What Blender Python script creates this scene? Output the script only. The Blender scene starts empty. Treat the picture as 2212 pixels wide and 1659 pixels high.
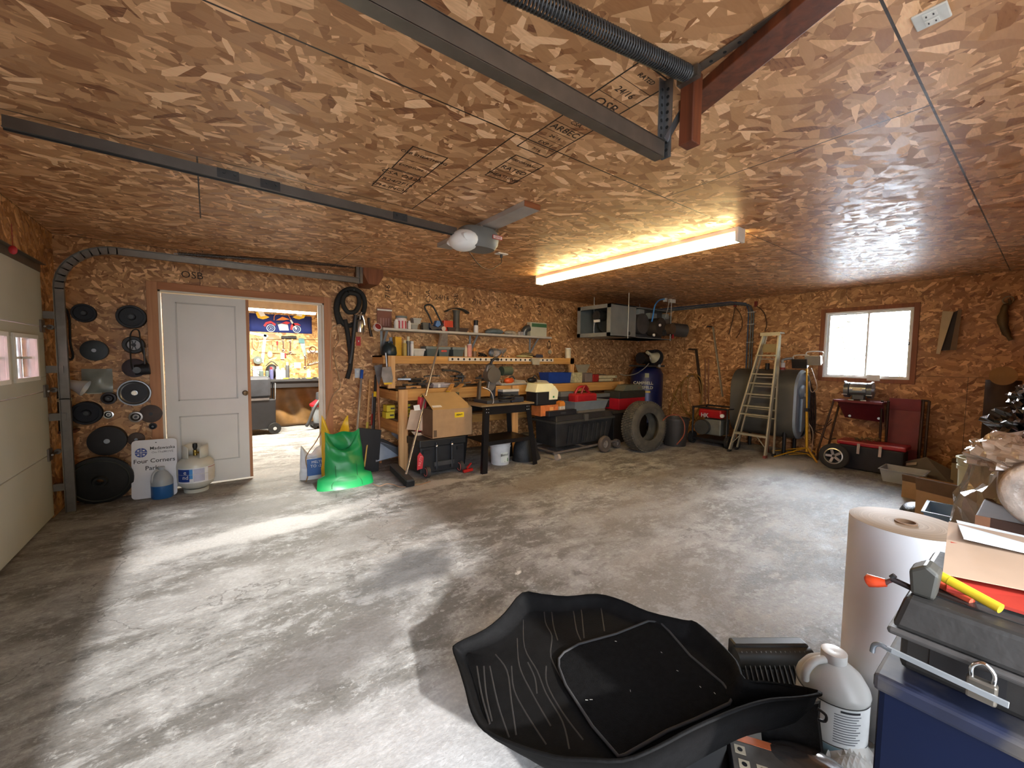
import bpy, bmesh, math, random
from mathutils import Vector, Matrix, Euler
random.seed(7)
S = bpy.context.scene
COL = S.collection
PI = math.pi
# ------------------------------------------------------------------ camera
F, YAW, PITCH, ROLL, CAMH = 875.936, 0.64207, -0.061556, 0.011339, 1.38
_w = Vector((math.sin(YAW)*math.cos(PITCH), math.cos(YAW)*math.cos(PITCH), math.sin(PITCH)))
_r0 = Vector((math.cos(YAW), -math.sin(YAW), 0)); _u0 = _r0.cross(_w)
_r = math.cos(ROLL)*_r0 + math.sin(ROLL)*_u0
_u = -math.sin(ROLL)*_r0 + math.cos(ROLL)*_u0
CAMP = Vector((0, 0, CAMH))
cam = bpy.data.cameras.new('camera'); camo = bpy.data.objects.new('camera', cam); COL.objects.link(camo)
cam.sensor_width = 36; cam.lens = F/2212*36; cam.clip_start = 0.02
camo.matrix_world = Matrix(((_r.x, _u.x, -_w.x, 0), (_r.y, _u.y, -_w.y, 0), (_r.z, _u.z, -_w.z, CAMH), (0, 0, 0, 1)))
S.camera = camo
S.view_settings.view_transform = 'Standard'; S.view_settings.look = 'None'
S.view_settings.gamma = 1; S.view_settings.use_curve_mapping = False
S.view_settings.exposure = 2.1
S.cycles.use_denoising = True
S.cycles.max_bounces = 8; S.cycles.diffuse_bounces = 4; S.cycles.glossy_bounces = 3
S.cycles.transmission_bounces = 6; S.cycles.transparent_max_bounces = 8
S.cycles.sample_clamp_indirect = 6.0
S.cycles.caustics_reflective = False; S.cycles.caustics_refractive = False
# room planes
XL, XR, YB, YF, HC = -1.08, 7.32, 5.37, -0.42, 2.447
def at(px, py, X=None, Y=None, Z=None):
    d = (px-1106)*_r - (py-829.5)*_u + F*_w
    t = (Z-CAMH)/d.z if Z is not None else (Y/d.y if Y is not None else X/d.x)
    return CAMP + t*d
# ------------------------------------------------------------------ world and daylight
W = bpy.data.worlds.new('overcast_sky'); S.world = W; W.use_nodes = True
nt = W.node_tree; bg = nt.nodes['Background']
tc = nt.nodes.new('ShaderNodeTexCoord'); sx = nt.nodes.new('ShaderNodeSeparateXYZ'); rp = nt.nodes.new('ShaderNodeValToRGB')
nt.links.new(tc.outputs['Generated'], sx.inputs[0]); nt.links.new(sx.outputs['Z'], rp.inputs[0]); nt.links.new(rp.outputs[0], bg.inputs[0])
rp.color_ramp.elements[0].position = 0.0; rp.color_ramp.elements[0].color = (.93, .96, 1, 1)
rp.color_ramp.elements[1].position = 1.0; rp.color_ramp.elements[1].color = (.72, .84, 1, 1)
mrw = nt.nodes.new('ShaderNodeMapRange'); nt.links.new(sx.outputs['X'], mrw.inputs[0]); nt.links.new(mrw.outputs[0], bg.inputs[1])
for _i, _v in enumerate((.45, .85, 2.5, 34.0)): mrw.inputs[_i+1].default_value = _v   # the overcast is brighter on the window side

def light(name, kind, loc, rot, energy, color=(1, 1, 1), **kw):
    l = bpy.data.lights.new(name, kind); l.energy = energy; l.color = color
    for k, v in kw.items():
        if k == 'portal': l.cycles.is_portal = True
        else: setattr(l, k, v)
    o = bpy.data.objects.new(name, l); o.location = loc; o.rotation_euler = rot; COL.objects.link(o); return o
SUN_EL = math.radians(24)
light('low_sun', 'SUN', (0, -6, 4), (PI/2-SUN_EL, 0, math.radians(0)), 2.3, (1, .97, .93), angle=math.radians(2.2))
light('sky_portal_garage_opening', 'AREA', (0.95, YF-.16, 1.15), (PI/2, 0, 0), 1, shape='RECTANGLE', size=2.9, size_y=2.3, portal=1)
light('sky_portal_window', 'AREA', (XR+.1, 1.6, 1.64), (0, PI/2, 0), 1, shape='RECTANGLE', size=.9, size_y=.92, portal=1)

# ------------------------------------------------------------------ materials
def srgb(c):
    if isinstance(c, str): c = tuple(int(c[i:i+2], 16)/255 for i in (0, 2, 4))
    return tuple((x/12.92 if x <= .04045 else ((x+.055)/1.055)**2.4) for x in c)+(1,)
def newmat(name):
    m = bpy.data.materials.new(name); m.use_nodes = True
    return m, m.node_tree, m.node_tree.nodes['Principled BSDF']
def N(nt, t, **kw):
    n = nt.nodes.new('ShaderNode'+t)
    for k, v in kw.items(): setattr(n, k, v)
    return n
def L(nt, a, b): nt.links.new(a, b)
_mc = {}
def M(col, rough=.5, metal=0, var=.12, scale=9, bump=0, dirt=None, alpha=None, trans=0, emit=0, sub=0, stretch=None, coat=0, name=None):
    """procedural material: two noise octaves of tone variation, optional dirt patches and bump"""
    key = (str(col), rough, metal, var, scale, bump, dirt, alpha, trans, emit, stretch, coat)
    if key in _mc: return _mc[key]
    m, nt, b = newmat(name or 'mat_%s_%d' % (col if isinstance(col, str) else 'c', len(_mc)))
    c = srgb(col)
    tc = N(nt, 'TexCoord'); vec = tc.outputs['Object']
    if stretch:
        mp = N(nt, 'Mapping'); mp.inputs['Scale'].default_value = stretch; L(nt, vec, mp.inputs[0]); vec = mp.outputs[0]
    n = N(nt, 'TexNoise'); n.inputs['Scale'].default_value = scale; n.inputs['Detail'].default_value = 4; L(nt, vec, n.inputs['Vector'])
    mr = N(nt, 'MapRange'); L(nt, n.outputs['Fac'], mr.inputs[0]); mr.inputs[1].default_value = .3; mr.inputs[2].default_value = .7
    mr.inputs[3].default_value = 1-var; mr.inputs[4].default_value = 1+var
    vm = N(nt, 'VectorMath', operation='SCALE'); vm.inputs[0].default_value = c[:3]; L(nt, mr.outputs[0], vm.inputs['Scale'])
    out = vm.outputs[0]
    if dirt:
        n2 = N(nt, 'TexNoise'); n2.inputs['Scale'].default_value = scale*.45; n2.inputs['Detail'].default_value = 6; L(nt, tc.outputs['Object'], n2.inputs['Vector'])
        r2 = N(nt, 'MapRange'); L(nt, n2.outputs['Fac'], r2.inputs[0]); r2.inputs[1].default_value = .48; r2.inputs[2].default_value = .72; r2.inputs[4].default_value = .75
        mx = N(nt, 'Mix', data_type='RGBA'); L(nt, r2.outputs[0], mx.inputs[0]); L(nt, out, mx.inputs[6]); mx.inputs[7].default_value = srgb(dirt); out = mx.outputs[2]
    L(nt, out, b.inputs['Base Color'])
    b.inputs['Roughness'].default_value = rough; b.inputs['Metallic'].default_value = metal
    b.inputs['Transmission Weight'].default_value = trans; b.inputs['Coat Weight'].default_value = coat
    if alpha is not None: b.inputs['Alpha'].default_value = alpha
    if emit: b.inputs['Emission Color'].default_value = c; b.inputs['Emission Strength'].default_value = emit
    if bump:
        n3 = N(nt, 'TexNoise'); n3.inputs['Scale'].default_value = scale*4; n3.inputs['Detail'].default_value = 3; L(nt, vec, n3.inputs['Vector'])
        bp = N(nt, 'Bump'); bp.inputs['Strength'].default_value = bump; bp.inputs['Distance'].default_value = .01
        L(nt, n3.outputs['Fac'], bp.inputs['Height']); L(nt, bp.outputs[0], b.inputs['Normal'])
    _mc[key] = m; return m

def low_spec(m, v):
    m.node_tree.nodes['Principled BSDF'].inputs['Specular IOR Level'].default_value = v; return m
def osb(name, ax, tint=(1, 1, 1), rough=.42, seams=None, seed=0, big=1.0, spec=.5):
    """oriented strand board: stacked layers of stretched cells, each cell one strand"""
    m, nt, b = newmat(name)
    g = N(nt, 'NewGeometry'); s = N(nt, 'SeparateXYZ'); L(nt, g.outputs['Position'], s.inputs[0])
    c = N(nt, 'CombineXYZ'); L(nt, s.outputs[ax[0]], c.inputs[0]); L(nt, s.outputs[ax[1]], c.inputs[1]); P0 = c.outputs[0]
    wn = N(nt, 'TexNoise'); wn.noise_dimensions = '2D'; wn.inputs['Scale'].default_value = 9; wn.inputs['Detail'].default_value = 2; L(nt, P0, wn.inputs['Vector'])
    wd = N(nt, 'VectorMath', operation='SCALE'); L(nt, wn.outputs['Color'], wd.inputs[0]); wd.inputs['Scale'].default_value = .010
    wa = N(nt, 'VectorMath', operation='ADD'); L(nt, P0, wa.inputs[0]); L(nt, wd.outputs[0], wa.inputs[1])
    prev = None; prevr = None
    layers = [(0, 10, 26, 0), (62, 9, 28, .45), (-38, 11, 30, .5), (20, 10, 34, .5), (-75, 12, 36, .6), (-12, 8, 24, .58), (42, 9, 22, .72)]
    for k, (a, fx, fy, th) in enumerate(layers):
        r = N(nt, 'VectorRotate'); r.rotation_type = 'Z_AXIS'; r.inputs['Angle'].default_value = math.radians(a); L(nt, wa.outputs[0], r.inputs['Vector'])
        mp = N(nt, 'Mapping'); mp.inputs['Scale'].default_value = (fx/big, fy/big, 1); mp.inputs['Location'].default_value = (k*3.7+seed, k*1.9, 0); L(nt, r.outputs[0], mp.inputs[0])
        v = N(nt, 'TexVoronoi'); v.voronoi_dimensions = '2D'; v.inputs['Scale'].default_value = 1; L(nt, mp.outputs[0], v.inputs['Vector'])
        sc = N(nt, 'SeparateColor'); L(nt, v.outputs['Color'], sc.inputs[0])
        if prev is None: prev = sc.outputs[0]; prevr = sc.outputs[2]
        else:
            gt = N(nt, 'Math', operation='GREATER_THAN'); L(nt, sc.outputs[1], gt.inputs[0]); gt.inputs[1].default_value = th
            mx = N(nt, 'Mix'); L(nt, gt.outputs[0], mx.inputs[0]); L(nt, prev, mx.inputs[2]); L(nt, sc.outputs[0], mx.inputs[3]); prev = mx.outputs[0]
            mx2 = N(nt, 'Mix'); L(nt, gt.outputs[0], mx2.inputs[0]); L(nt, prevr, mx2.inputs[2]); L(nt, sc.outputs[2], mx2.inputs[3]); prevr = mx2.outputs[0]
    # fine fibre streaks over the strands
    fm = N(nt, 'Mapping'); fm.inputs['Scale'].default_value = (22, 120, 1); L(nt, wa.outputs[0], fm.inputs[0])
    fn = N(nt, 'TexNoise'); fn.noise_dimensions = '2D'; fn.inputs['Scale'].default_value = 1; fn.inputs['Detail'].default_value = 3; L(nt, fm.outputs[0], fn.inputs['Vector'])
    ma = N(nt, 'Math', operation='MULTIPLY_ADD'); L(nt, fn.outputs['Fac'], ma.inputs[0]); ma.inputs[1].default_value = .2; ma.inputs[2].default_value = -.09
    ad = N(nt, 'Math', operation='ADD'); L(nt, prev, ad.inputs[0]); L(nt, ma.outputs[0], ad.inputs[1])
    rp = N(nt, 'ValToRGB'); L(nt, ad.outputs[0], rp.inputs[0]); e = rp.color_ramp.elements
    cols = [(0, (.15, .065, .03)), (.035, (.24, .12, .058)), (.25, (.31, .18, .092)), (.6, (.40, .25, .138)), (.84, (.52, .345, .20)), (1, (.74, .55, .37))]
    e[0].position, e[0].color = 0, (*[x*t for x, t in zip(cols[0][1], tint)], 1)
    e[1].position, e[1].color = 1, (*[x*t for x, t in zip(cols[-1][1], tint)], 1)
    for p, cc in cols[1:-1]:
        q = e.new(p); q.color = (*[x*t for x, t in zip(cc, tint)], 1)
    col = rp.outputs[0]
    # broad tone variation between boards
    bn = N(nt, 'TexNoise'); bn.inputs['Scale'].default_value = .9; bn.inputs['Detail'].default_value = 2; L(nt, P0, bn.inputs['Vector'])
    bm = N(nt, 'MapRange'); L(nt, bn.outputs['Fac'], bm.inputs[0]); bm.inputs[3].default_value = .82; bm.inputs[4].default_value = 1.18
    vs = N(nt, 'VectorMath', operation='SCALE'); L(nt, col, vs.inputs[0]); L(nt, bm.outputs[0], vs.inputs['Scale']); col = vs.outputs[0]
    if seams:
        ox, oy, w, h, off, mort = seams
        sm = N(nt, 'VectorMath', operation='ADD'); L(nt, P0, sm.inputs[0]); sm.inputs[1].default_value = (ox, oy, 0)
        bk = N(nt, 'TexBrick'); bk.inputs['Scale'].default_value = 1; bk.inputs['Brick Width'].default_value = w; bk.inputs['Row Height'].default_value = h
        bk.inputs['Mortar Size'].default_value = mort; bk.inputs['Mortar Smooth'].default_value = 0; bk.offset = off; bk.offset_frequency = 2; L(nt, sm.outputs[0], bk.inputs['Vector'])
        mx = N(nt, 'Mix', data_type='RGBA'); L(nt, bk.outputs['Fac'], mx.inputs[0]); L(nt, col, mx.inputs[6]); mx.inputs[7].default_value = (.03, .016, .01, 1); col = mx.outputs[2]
    L(nt, col, b.inputs['Base Color'])
    rr = N(nt, 'MapRange'); L(nt, prevr, rr.inputs[0]); rr.inputs[3].default_value = rough-.14; rr.inputs[4].default_value = rough+.16; L(nt, rr.outputs[0], b.inputs['Roughness'])
    b.inputs['Specular IOR Level'].default_value = spec
    hb = N(nt, 'Math', operation='ADD'); L(nt, prevr, hb.inputs[0]); L(nt, ma.outputs[0], hb.inputs[1])
    bp = N(nt, 'Bump'); bp.inputs['Strength'].default_value = .35; bp.inputs['Distance'].default_value = .004; L(nt, hb.outputs[0], bp.inputs['Height']); L(nt, bp.outputs[0], b.inputs['Normal'])
    return m

def concrete():
    m, nt, b = newmat('worn_concrete')
    g = N(nt, 'NewGeometry'); P = g.outputs['Position']
    def noise(sc, det=5, sx=(1, 1, 1), rough=.55, dist=0, rot=0):
        mp = N(nt, 'Mapping'); mp.inputs['Scale'].default_value = sx; mp.inputs['Rotation'].default_value = (0, 0, rot); L(nt, P, mp.inputs[0])
        n = N(nt, 'TexNoise'); n.inputs['Scale'].default_value = sc; n.inputs['Detail'].default_value = det; n.inputs['Roughness'].default_value = rough; n.inputs['Distortion'].default_value = dist
        L(nt, mp.outputs[0], n.inputs['Vector']); return n.outputs['Fac']
    def rng(v, a, b_, c=0, d=1):
        r = N(nt, 'MapRange'); r.interpolation_type = 'SMOOTHSTEP'; L(nt, v, r.inputs[0])
        for i, x in enumerate((a, b_, c, d)): r.inputs[i+1].default_value = x
        return r.outputs[0]
    def mix(f, a, c, blend='MIX'):
        x = N(nt, 'Mix', data_type='RGBA'); x.blend_type = blend
        if isinstance(f, float): x.inputs[0].default_value = f
        else: L(nt, f, x.inputs[0])
        for i, v in ((6, a), (7, c)):
            if isinstance(v, tuple): x.inputs[i].default_value = v
            else: L(nt, v, x.inputs[i])
        return x.outputs[2]
    def mul(a, c):
        x = N(nt, 'Math', operation='MULTIPLY'); L(nt, a, x.inputs[0])
        if isinstance(c, float): x.inputs[1].default_value = c
        else: L(nt, c, x.inputs[1])
        return x.outputs[0]
    def spot(x, y, rx, ry, rot=0):
        mp = N(nt, 'Mapping'); mp.vector_type = 'TEXTURE'; mp.inputs['Location'].default_value = (x, y, 0); mp.inputs['Rotation'].default_value = (0, 0, rot); mp.inputs['Scale'].default_value = (rx, ry, 1)
        dn = N(nt, 'TexNoise'); dn.inputs['Scale'].default_value = 3.5; dn.inputs['Detail'].default_value = 5; L(nt, P, dn.inputs['Vector'])
        sb = N(nt, 'VectorMath', operation='MULTIPLY_ADD'); L(nt, dn.outputs['Color'], sb.inputs[0]); sb.inputs[1].default_value = (.5, .5, 0); L(nt, P, sb.inputs[2])
        of = N(nt, 'VectorMath', operation='ADD'); L(nt, sb.outputs[0], of.inputs[0]); of.inputs[1].default_value = (-.25, -.25, 0)
        L(nt, of.outputs[0], mp.inputs[0])
        ln = N(nt, 'VectorMath', operation='LENGTH'); L(nt, mp.outputs[0], ln.inputs[0]); return rng(ln.outputs['Value'], 1.0, .35)
    n1 = noise(1.3, 10, (1, 1.9, 1), .68, .5, .12); n2 = noise(4.2, 11, (1, 1.6, 1), .76, .3, .2); n3 = noise(20, 8, (1, 1.3, 1), .78); n4 = noise(60, 4); n5 = noise(.45, 4, (1, 2.2, 1), .5, .4)
    col = mix(rng(n1, .42, .58), (.17, .165, .155, 1), (.33, .33, .325, 1))
    col = mix(mul(rng(n2, .5, .6), .7), col, (.46, .465, .465, 1))
    col = mix(mul(rng(n2, .46, .37), .7), col, (.10, .098, .095, 1))
    col = mix(mul(rng(n5, .5, .68), .35), col, (.22, .19, .16, 1))
    col = mix(mul(rng(n3, .54, .64), .6), col, (.56, .57, .57, 1))
    col = mix(mul(rng(n3, .44, .34), .5), col, (.08, .078, .075, 1))
    # fixed patches: oily dark stains, chalky dry streaks, a pale area window side
    for (x, y, rx, ry, rot, c, k) in ((1.0, 2.45, .55, .28, .45, (.085, .085, .09, 1), .8), (.45, 1.95, .6, .25, .35, (.13, .12, .115, 1), .75), (.2, 4.25, 1.1, .33, .05, (.15, .145, .135, 1), .8),
                                  (1.5, 3.2, 1.3, .33, .12, (.16, .145, .13, 1), .7), (3.4, 2.2, 1.6, .6, .1, (.22, .195, .17, 1), .55), (2.2, 1.3, 1.1, .6, .3, (.28, .25, .22, 1), .5), (.3, 3.7, 1.3, .22, .10, (.62, .62, .61, 1), .85),
                                  (1.9, 3.98, 1.2, .14, .06, (.58, .58, .57, 1), .7), (-.1, 2.9, .6, .3, .3, (.5, .5, .5, 1), .5), (4.5, 2.7, 1.6, .25, -.1, (.2, .18, .16, 1), .6), (1.62, 2.0, .06, .05, 0, (.8, .8, .78, 1), 1.),
                                  (.4, 1.2, 1.0, .45, .3, (.52, .52, .53, 1), .6), (3.2, 3.45, 1.4, .3, .1, (.25, .22, .19, 1), .5), (6.0, 2.1, 1.3, .4, -.1, (.58, .57, .54, 1), .6)):
        col = mix(mul(spot(x, y, rx, ry, rot), k), col, c)
    col = mix(mul(rng(n4, .35, .65), .5), col, (.75, .75, .75, 1), 'MULTIPLY')
    vo = N(nt, 'TexVoronoi'); vo.feature = 'DISTANCE_TO_EDGE'; vo.inputs['Scale'].default_value = .55
    cn = N(nt, 'TexNoise'); cn.inputs['Scale'].default_value = 3; cn.inputs['Detail'].default_value = 6; L(nt, P, cn.inputs['Vector'])
    ca = N(nt, 'VectorMath', operation='MULTIPLY_ADD'); L(nt, cn.outputs['Color'], ca.inputs[0]); ca.inputs[1].default_value = (.8, .8, 0); L(nt, P, ca.inputs[2]); L(nt, ca.outputs[0], vo.inputs['Vector'])
    col = mix(mul(rng(vo.outputs['Distance'], .004, .0), .55), col, (.06, .055, .05, 1))
    L(nt, col, b.inputs['Base Color'])
    rr = N(nt, 'MapRange'); L(nt, n2, rr.inputs[0]); rr.inputs[1].default_value = .3; rr.inputs[2].default_value = .7; rr.inputs[3].default_value = .5; rr.inputs[4].default_value = .85; L(nt, rr.outputs[0], b.inputs['Roughness'])
    hs = N(nt, 'Math', operation='ADD'); L(nt, n3, hs.inputs[0]); L(nt, mul(n4, .5), hs.inputs[1])
    bp = N(nt, 'Bump'); bp.inputs['Strength'].default_value = .35; bp.inputs['Distance'].default_value = .012; L(nt, hs.outputs[0], bp.inputs['Height']); L(nt, bp.outputs[0], b.inputs['Normal'])
    return m
def wood(name, c1, c2, axis=0, rough=.6, knots=True):
    m, nt, b = newmat(name)
    tc = N(nt, 'TexCoord'); mp = N(nt, 'Mapping'); sc = [28, 28, 28]; sc[axis] = 1.6; mp.inputs['Scale'].default_value = sc; L(nt, tc.outputs['Object'], mp.inputs[0])
    n = N(nt, 'TexNoise'); n.inputs['Scale'].default_value = 1; n.inputs['Detail'].default_value = 5; n.inputs['Distortion'].default_value = .6; L(nt, mp.outputs[0], n.inputs['Vector'])
    rp = N(nt, 'ValToRGB'); L(nt, n.outputs['Fac'], rp.inputs[0]); rp.color_ramp.elements[0].position = .3; rp.color_ramp.elements[1].position = .7
    rp.color_ramp.elements[0].color = srgb(c1); rp.color_ramp.elements[1].color = srgb(c2); col = rp.outputs[0]
    if knots:
        v = N(nt, 'TexVoronoi'); v.inputs['Scale'].default_value = 5; L(nt, tc.outputs['Object'], v.inputs['Vector'])
        r = N(nt, 'MapRange'); L(nt, v.outputs['Distance'], r.inputs[0]); r.inputs[1].default_value = .05; r.inputs[2].default_value = .10; r.inputs[3].default_value = .8; r.inputs[4].default_value = 0
        mx = N(nt, 'Mix', data_type='RGBA'); L(nt, r.outputs[0], mx.inputs[0]); L(nt, col, mx.inputs[6]); mx.inputs[7].default_value = srgb('3a2010'); col = mx.outputs[2]
    L(nt, col, b.inputs['Base Color']); b.inputs['Roughness'].default_value = rough
    bp = N(nt, 'Bump'); bp.inputs['Strength'].default_value = .15; bp.inputs['Distance'].default_value = .004; L(nt, n.outputs['Fac'], bp.inputs['Height']); L(nt, bp.outputs[0], b.inputs['Normal'])
    return m
def glassmat(name, tint=(1, 1, 1, 1), rough=0.0):
    m, nt, b = newmat(name); nt.nodes.remove(b)
    t = N(nt, 'BsdfTransparent'); t.inputs[0].default_value = tint; g = N(nt, 'BsdfGlossy'); g.inputs['Roughness'].default_value = rough+.02
    fr = N(nt, 'Fresnel'); fr.inputs[0].default_value = 1.45
    n = N(nt, 'TexNoise'); n.inputs['Scale'].default_value = 4
    mr = N(nt, 'MapRange'); L(nt, n.outputs['Fac'], mr.inputs[0]); mr.inputs[3].default_value = .8; mr.inputs[4].default_value = 1.0
    ml = N(nt, 'Math', operation='MULTIPLY'); L(nt, fr.outputs[0], ml.inputs[0]); L(nt, mr.outputs[0], ml.inputs[1])
    mx = N(nt, 'MixShader'); L(nt, ml.outputs[0], mx.inputs[0]); L(nt, t.outputs[0], mx.inputs[1]); L(nt, g.outputs[0], mx.inputs[2])
    L(nt, mx.outputs[0], nt.nodes['Material Output'].inputs[0]); return m

# common materials
GALV = M('7c756c', .4, .85, .12, 14, name='galvanised_steel'); STEEL = M('8f9499', .3, .9, .1, 20, name='steel')
DSTEEL = M('4a4c4e', .45, .7, .2, 12, name='dark_steel'); CHROME = M('d8dadc', .12, 1, .04, name='chrome'); ALU = M('c9c7bf', .36, .85, .08, 15, name='aluminium')
BLK = M('17171a', .5, 0, .25, 10, name='black_plastic'); BLKR = M('1d1c1b', .78, 0, .3, 14, .25, name='black_rubber'); DGREY = M('3a3b3d', .55, 0, .2, name='dark_grey_plastic')
WHT = M('e4e3de', .45, 0, .05, name='white_plastic'); OFFW = M('d6d2c6', .5, 0, .06, name='offwhite_plastic'); GREYP = M('8d9296', .5, 0, .1, name='grey_plastic')
RED = M('b0222b', .4, 0, .12, name='red_plastic'); MAROON = M('6d1f25', .42, .1, .15, name='maroon_paint'); YEL = M('e2b51c', .45, 0, .1, name='yellow_plastic'); ORG = M('d8571f', .45, 0, .1, name='orange_plastic')
BLUE = M('1b3f7d', .4, 0, .12, name='blue_plastic'); NAVY = M('141f45', .4, .1, .2, name='navy_paint'); GREEN = M('1f9a52', .4, 0, .12, name='green_plastic')
CARD = M('a68560', .8, 0, .08, 12, name='cardboard'); CARDL = M('d3b79a', .8, 0, .06, 12, name='cardboard_inside'); CARDD = M('6b5138', .85, 0, .12, 12, name='brown_cardboard')
PINE = wood('pine_lumber', 'b07a3c', 'd3a25c', 0); PINEZ = wood('pine_post', 'b5824a', 'dcb07a', 2); PINEY = wood('pine_lumber_cross', 'a8743c', 'cc9a5a', 1)
REDW = wood('stained_brown_wood', '4a2414', '713a20', 2, .5); TRIMW = wood('door_casing_wood', 'a8714a', 'c08a60', 2, .55, False); TRIMH = wood('door_head_wood', '9a6038', 'b57a50', 0, .55, False)
CLEAR = M('dfe4e4', .15, 0, .05, 9, trans=.85, name='clear_plastic'); GLASS = glassmat('window_glass')
INK = M('2a1c12', .7, 0, .2, 60, name='stamp_ink'); TXTB = M('22252b', .6, 0, .05, name='black_print'); TXTW = M('e8e8e8', .6, 0, .05, name='white_print')
RUST = M('6d4a35', .7, .3, .3, 16, name='rusty_steel'); TAN = M('9c8a6a', .7, 0, .15, name='tan_board')

# ------------------------------------------------------------------ mesh helpers
class MB:
    def __init__(s, T=None):
        s.v = []; s.f = []; s.mi = []; s.sm = []; s.T = T or Matrix(); s.m = 0
    def _add(s, vs, fs, smooth=False):
        o = len(s.v); s.v += [s.T @ Vector(p) for p in vs]
        for f in fs: s.f.append([i+o for i in f]); s.mi.append(s.m); s.sm.append(smooth)
        return s
    def box(s, x0, x1, y0, y1, z0, z1):
        return s._add([(x, y, z) for z in (z0, z1) for y in (y0, y1) for x in (x0, x1)], [(0, 2, 3, 1), (4, 5, 7, 6), (0, 1, 5, 4), (2, 6, 7, 3), (0, 4, 6, 2), (1, 3, 7, 5)])
    def cbox(s, c, d):
        return s.box(c[0]-d[0]/2, c[0]+d[0]/2, c[1]-d[1]/2, c[1]+d[1]/2, c[2]-d[2]/2, c[2]+d[2]/2)
    def obox(s, c, d, R):
        T = s.T; s.T = T @ Matrix.Translation(c) @ R.to_4x4(); s.cbox((0, 0, 0), d); s.T = T; return s
    def bar(s, p0, p1, w, h, up=(0, 0, 1)):
        """rectangular bar from p0 to p1, w across, h along 'up'"""
        p0 = Vector(p0); p1 = Vector(p1); d = (p1-p0); l = d.length; d.normalize(); up = Vector(up)
        if abs(d.dot(up)) > .98: up = Vector((0, 1, 0))
        a = d.cross(up).normalized(); b = a.cross(d).normalized()
        R = Matrix((d, a, b)).transposed(); return s.obox((p0+p1)/2, (l, w, h), R)
    def cyl(s, p0, p1, r0, r1=None, n=16, caps=True):
        p0 = Vector(p0); p1 = Vector(p1); r1 = r0 if r1 is None else r1
        d = (p1-p0).normalized(); a = d.orthogonal().normalized(); b = d.cross(a)
        ring = lambda p, r: [p+r*(math.cos(2*PI*i/n)*a+math.sin(2*PI*i/n)*b) for i in range(n)]
        A = ring(p0, r0); B = ring(p1, r1)
        s._add(A+B, [(i, (i+1) % n, n+(i+1) % n, n+i) for i in range(n)], True)
        if caps: s._add(A, [tuple(range(n))[::-1]]); s._add(B, [tuple(range(n))])
        return s
    def lathe(s, prof, c=(0, 0, 0), n=24, axis=(0, 0, 1), flat=False):
        c = Vector(c); d = Vector(axis).normalized(); a = d.orthogonal().normalized(); b = d.cross(a)
        R = [(math.cos(2*PI*i/n)*a+math.sin(2*PI*i/n)*b) for i in range(n)]
        segs = []; cur = [prof[0]]
        for k in range(1, len(prof)):
            cur.append(prof[k])
            if k < len(prof)-1:
                v1 = Vector(prof[k])-Vector(prof[k-1]); v2 = Vector(prof[k+1])-Vector(prof[k])
                if v1.length > 1e-7 and v2.length > 1e-7 and v1.angle(v2) > .7: segs.append(cur); cur = [prof[k]]
        segs.append(cur)
        for sg in segs:
            vs = []; fs = []
            for r, z in sg: vs += [c+d*z+max(r, 1e-5)*q for q in R]
            for k in range(len(sg)-1):
                for i in range(n): fs.append((k*n+i, k*n+(i+1) % n, (k+1)*n+(i+1) % n, (k+1)*n+i))
            s._add(vs, fs, not flat)
        return s
    def tube(s, pts, r, n=8, closed=False, sm=0, caps=True):
        P = [Vector(p) for p in pts]
        if sm: P = spline(P, sm, closed)
        m = len(P); rs = r if isinstance(r, (list, tuple)) else [r]*m
        if len(rs) != m: rs = [rs[min(len(rs)-1, int(i*len(rs)/m))] for i in range(m)]
        vs = []; fs = []; t = [(P[(i+1) % m if closed else min(i+1, m-1)]-P[(i-1) % m if closed else max(i-1, 0)]).normalized() for i in range(m)]
        a = t[0].orthogonal().normalized()
        for i in range(m):
            a = (a-t[i]*a.dot(t[i])); a = a.normalized() if a.length > 1e-6 else t[i].orthogonal().normalized(); b = t[i].cross(a)
            vs += [P[i]+rs[i]*(math.cos(2*PI*k/n)*a+math.sin(2*PI*k/n)*b) for k in range(n)]
        for i in range(m if closed else m-1):
            j = (i+1) % m
            for k in range(n): fs.append((i*n+k, i*n+(k+1) % n, j*n+(k+1) % n, j*n+k))
        s._add(vs, fs, True)
        if caps and not closed: s._add(vs[:n], [tuple(range(n))[::-1]]); s._add(vs[-n:], [tuple(range(n))])
        return s
    def prism(s, pts, off):
        """polygon (3D points) extruded by vector off"""
        P = [Vector(p) for p in pts]; off = Vector(off); n = len(P)
        s._add(P+[p+off for p in P], [tuple(range(n))[::-1], tuple(range(n, 2*n))]+[(i, (i+1) % n, n+(i+1) % n, n+i) for i in range(n)]); return s
    def grid(s, fn, nu, nv, smooth=True, wrapu=False):
        vs = [fn(i/(nu if wrapu else nu-1) if nu > 1 else 0, j/(nv-1)) for j in range(nv) for i in range(nu)]
        fs = [(j*nu+i, j*nu+(i+1) % nu, (j+1)*nu+(i+1) % nu, (j+1)*nu+i) for j in range(nv-1) for i in range(nu if wrapu else nu-1)]
        return s._add(vs, fs, smooth)
    def ell(s, c, r, n=20, m=12):
        c = Vector(c)
        return s.grid(lambda u, v: c+Vector((r[0]*math.sin(PI*v+1e-4)*math.cos(2*PI*u), r[1]*math.sin(PI*v+1e-4)*math.sin(2*PI*u), r[2]*math.cos(PI*v))), n, m, True, True)
    def torus(s, c, R, r, axis=(0, 0, 1), n=32, k=10):
        d = Vector(axis).normalized(); a = d.orthogonal().normalized(); b = d.cross(a); c = Vector(c)
        return s.tube([c+R*(math.cos(2*PI*i/n)*a+math.sin(2*PI*i/n)*b) for i in range(n)], r, k, True)
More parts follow.
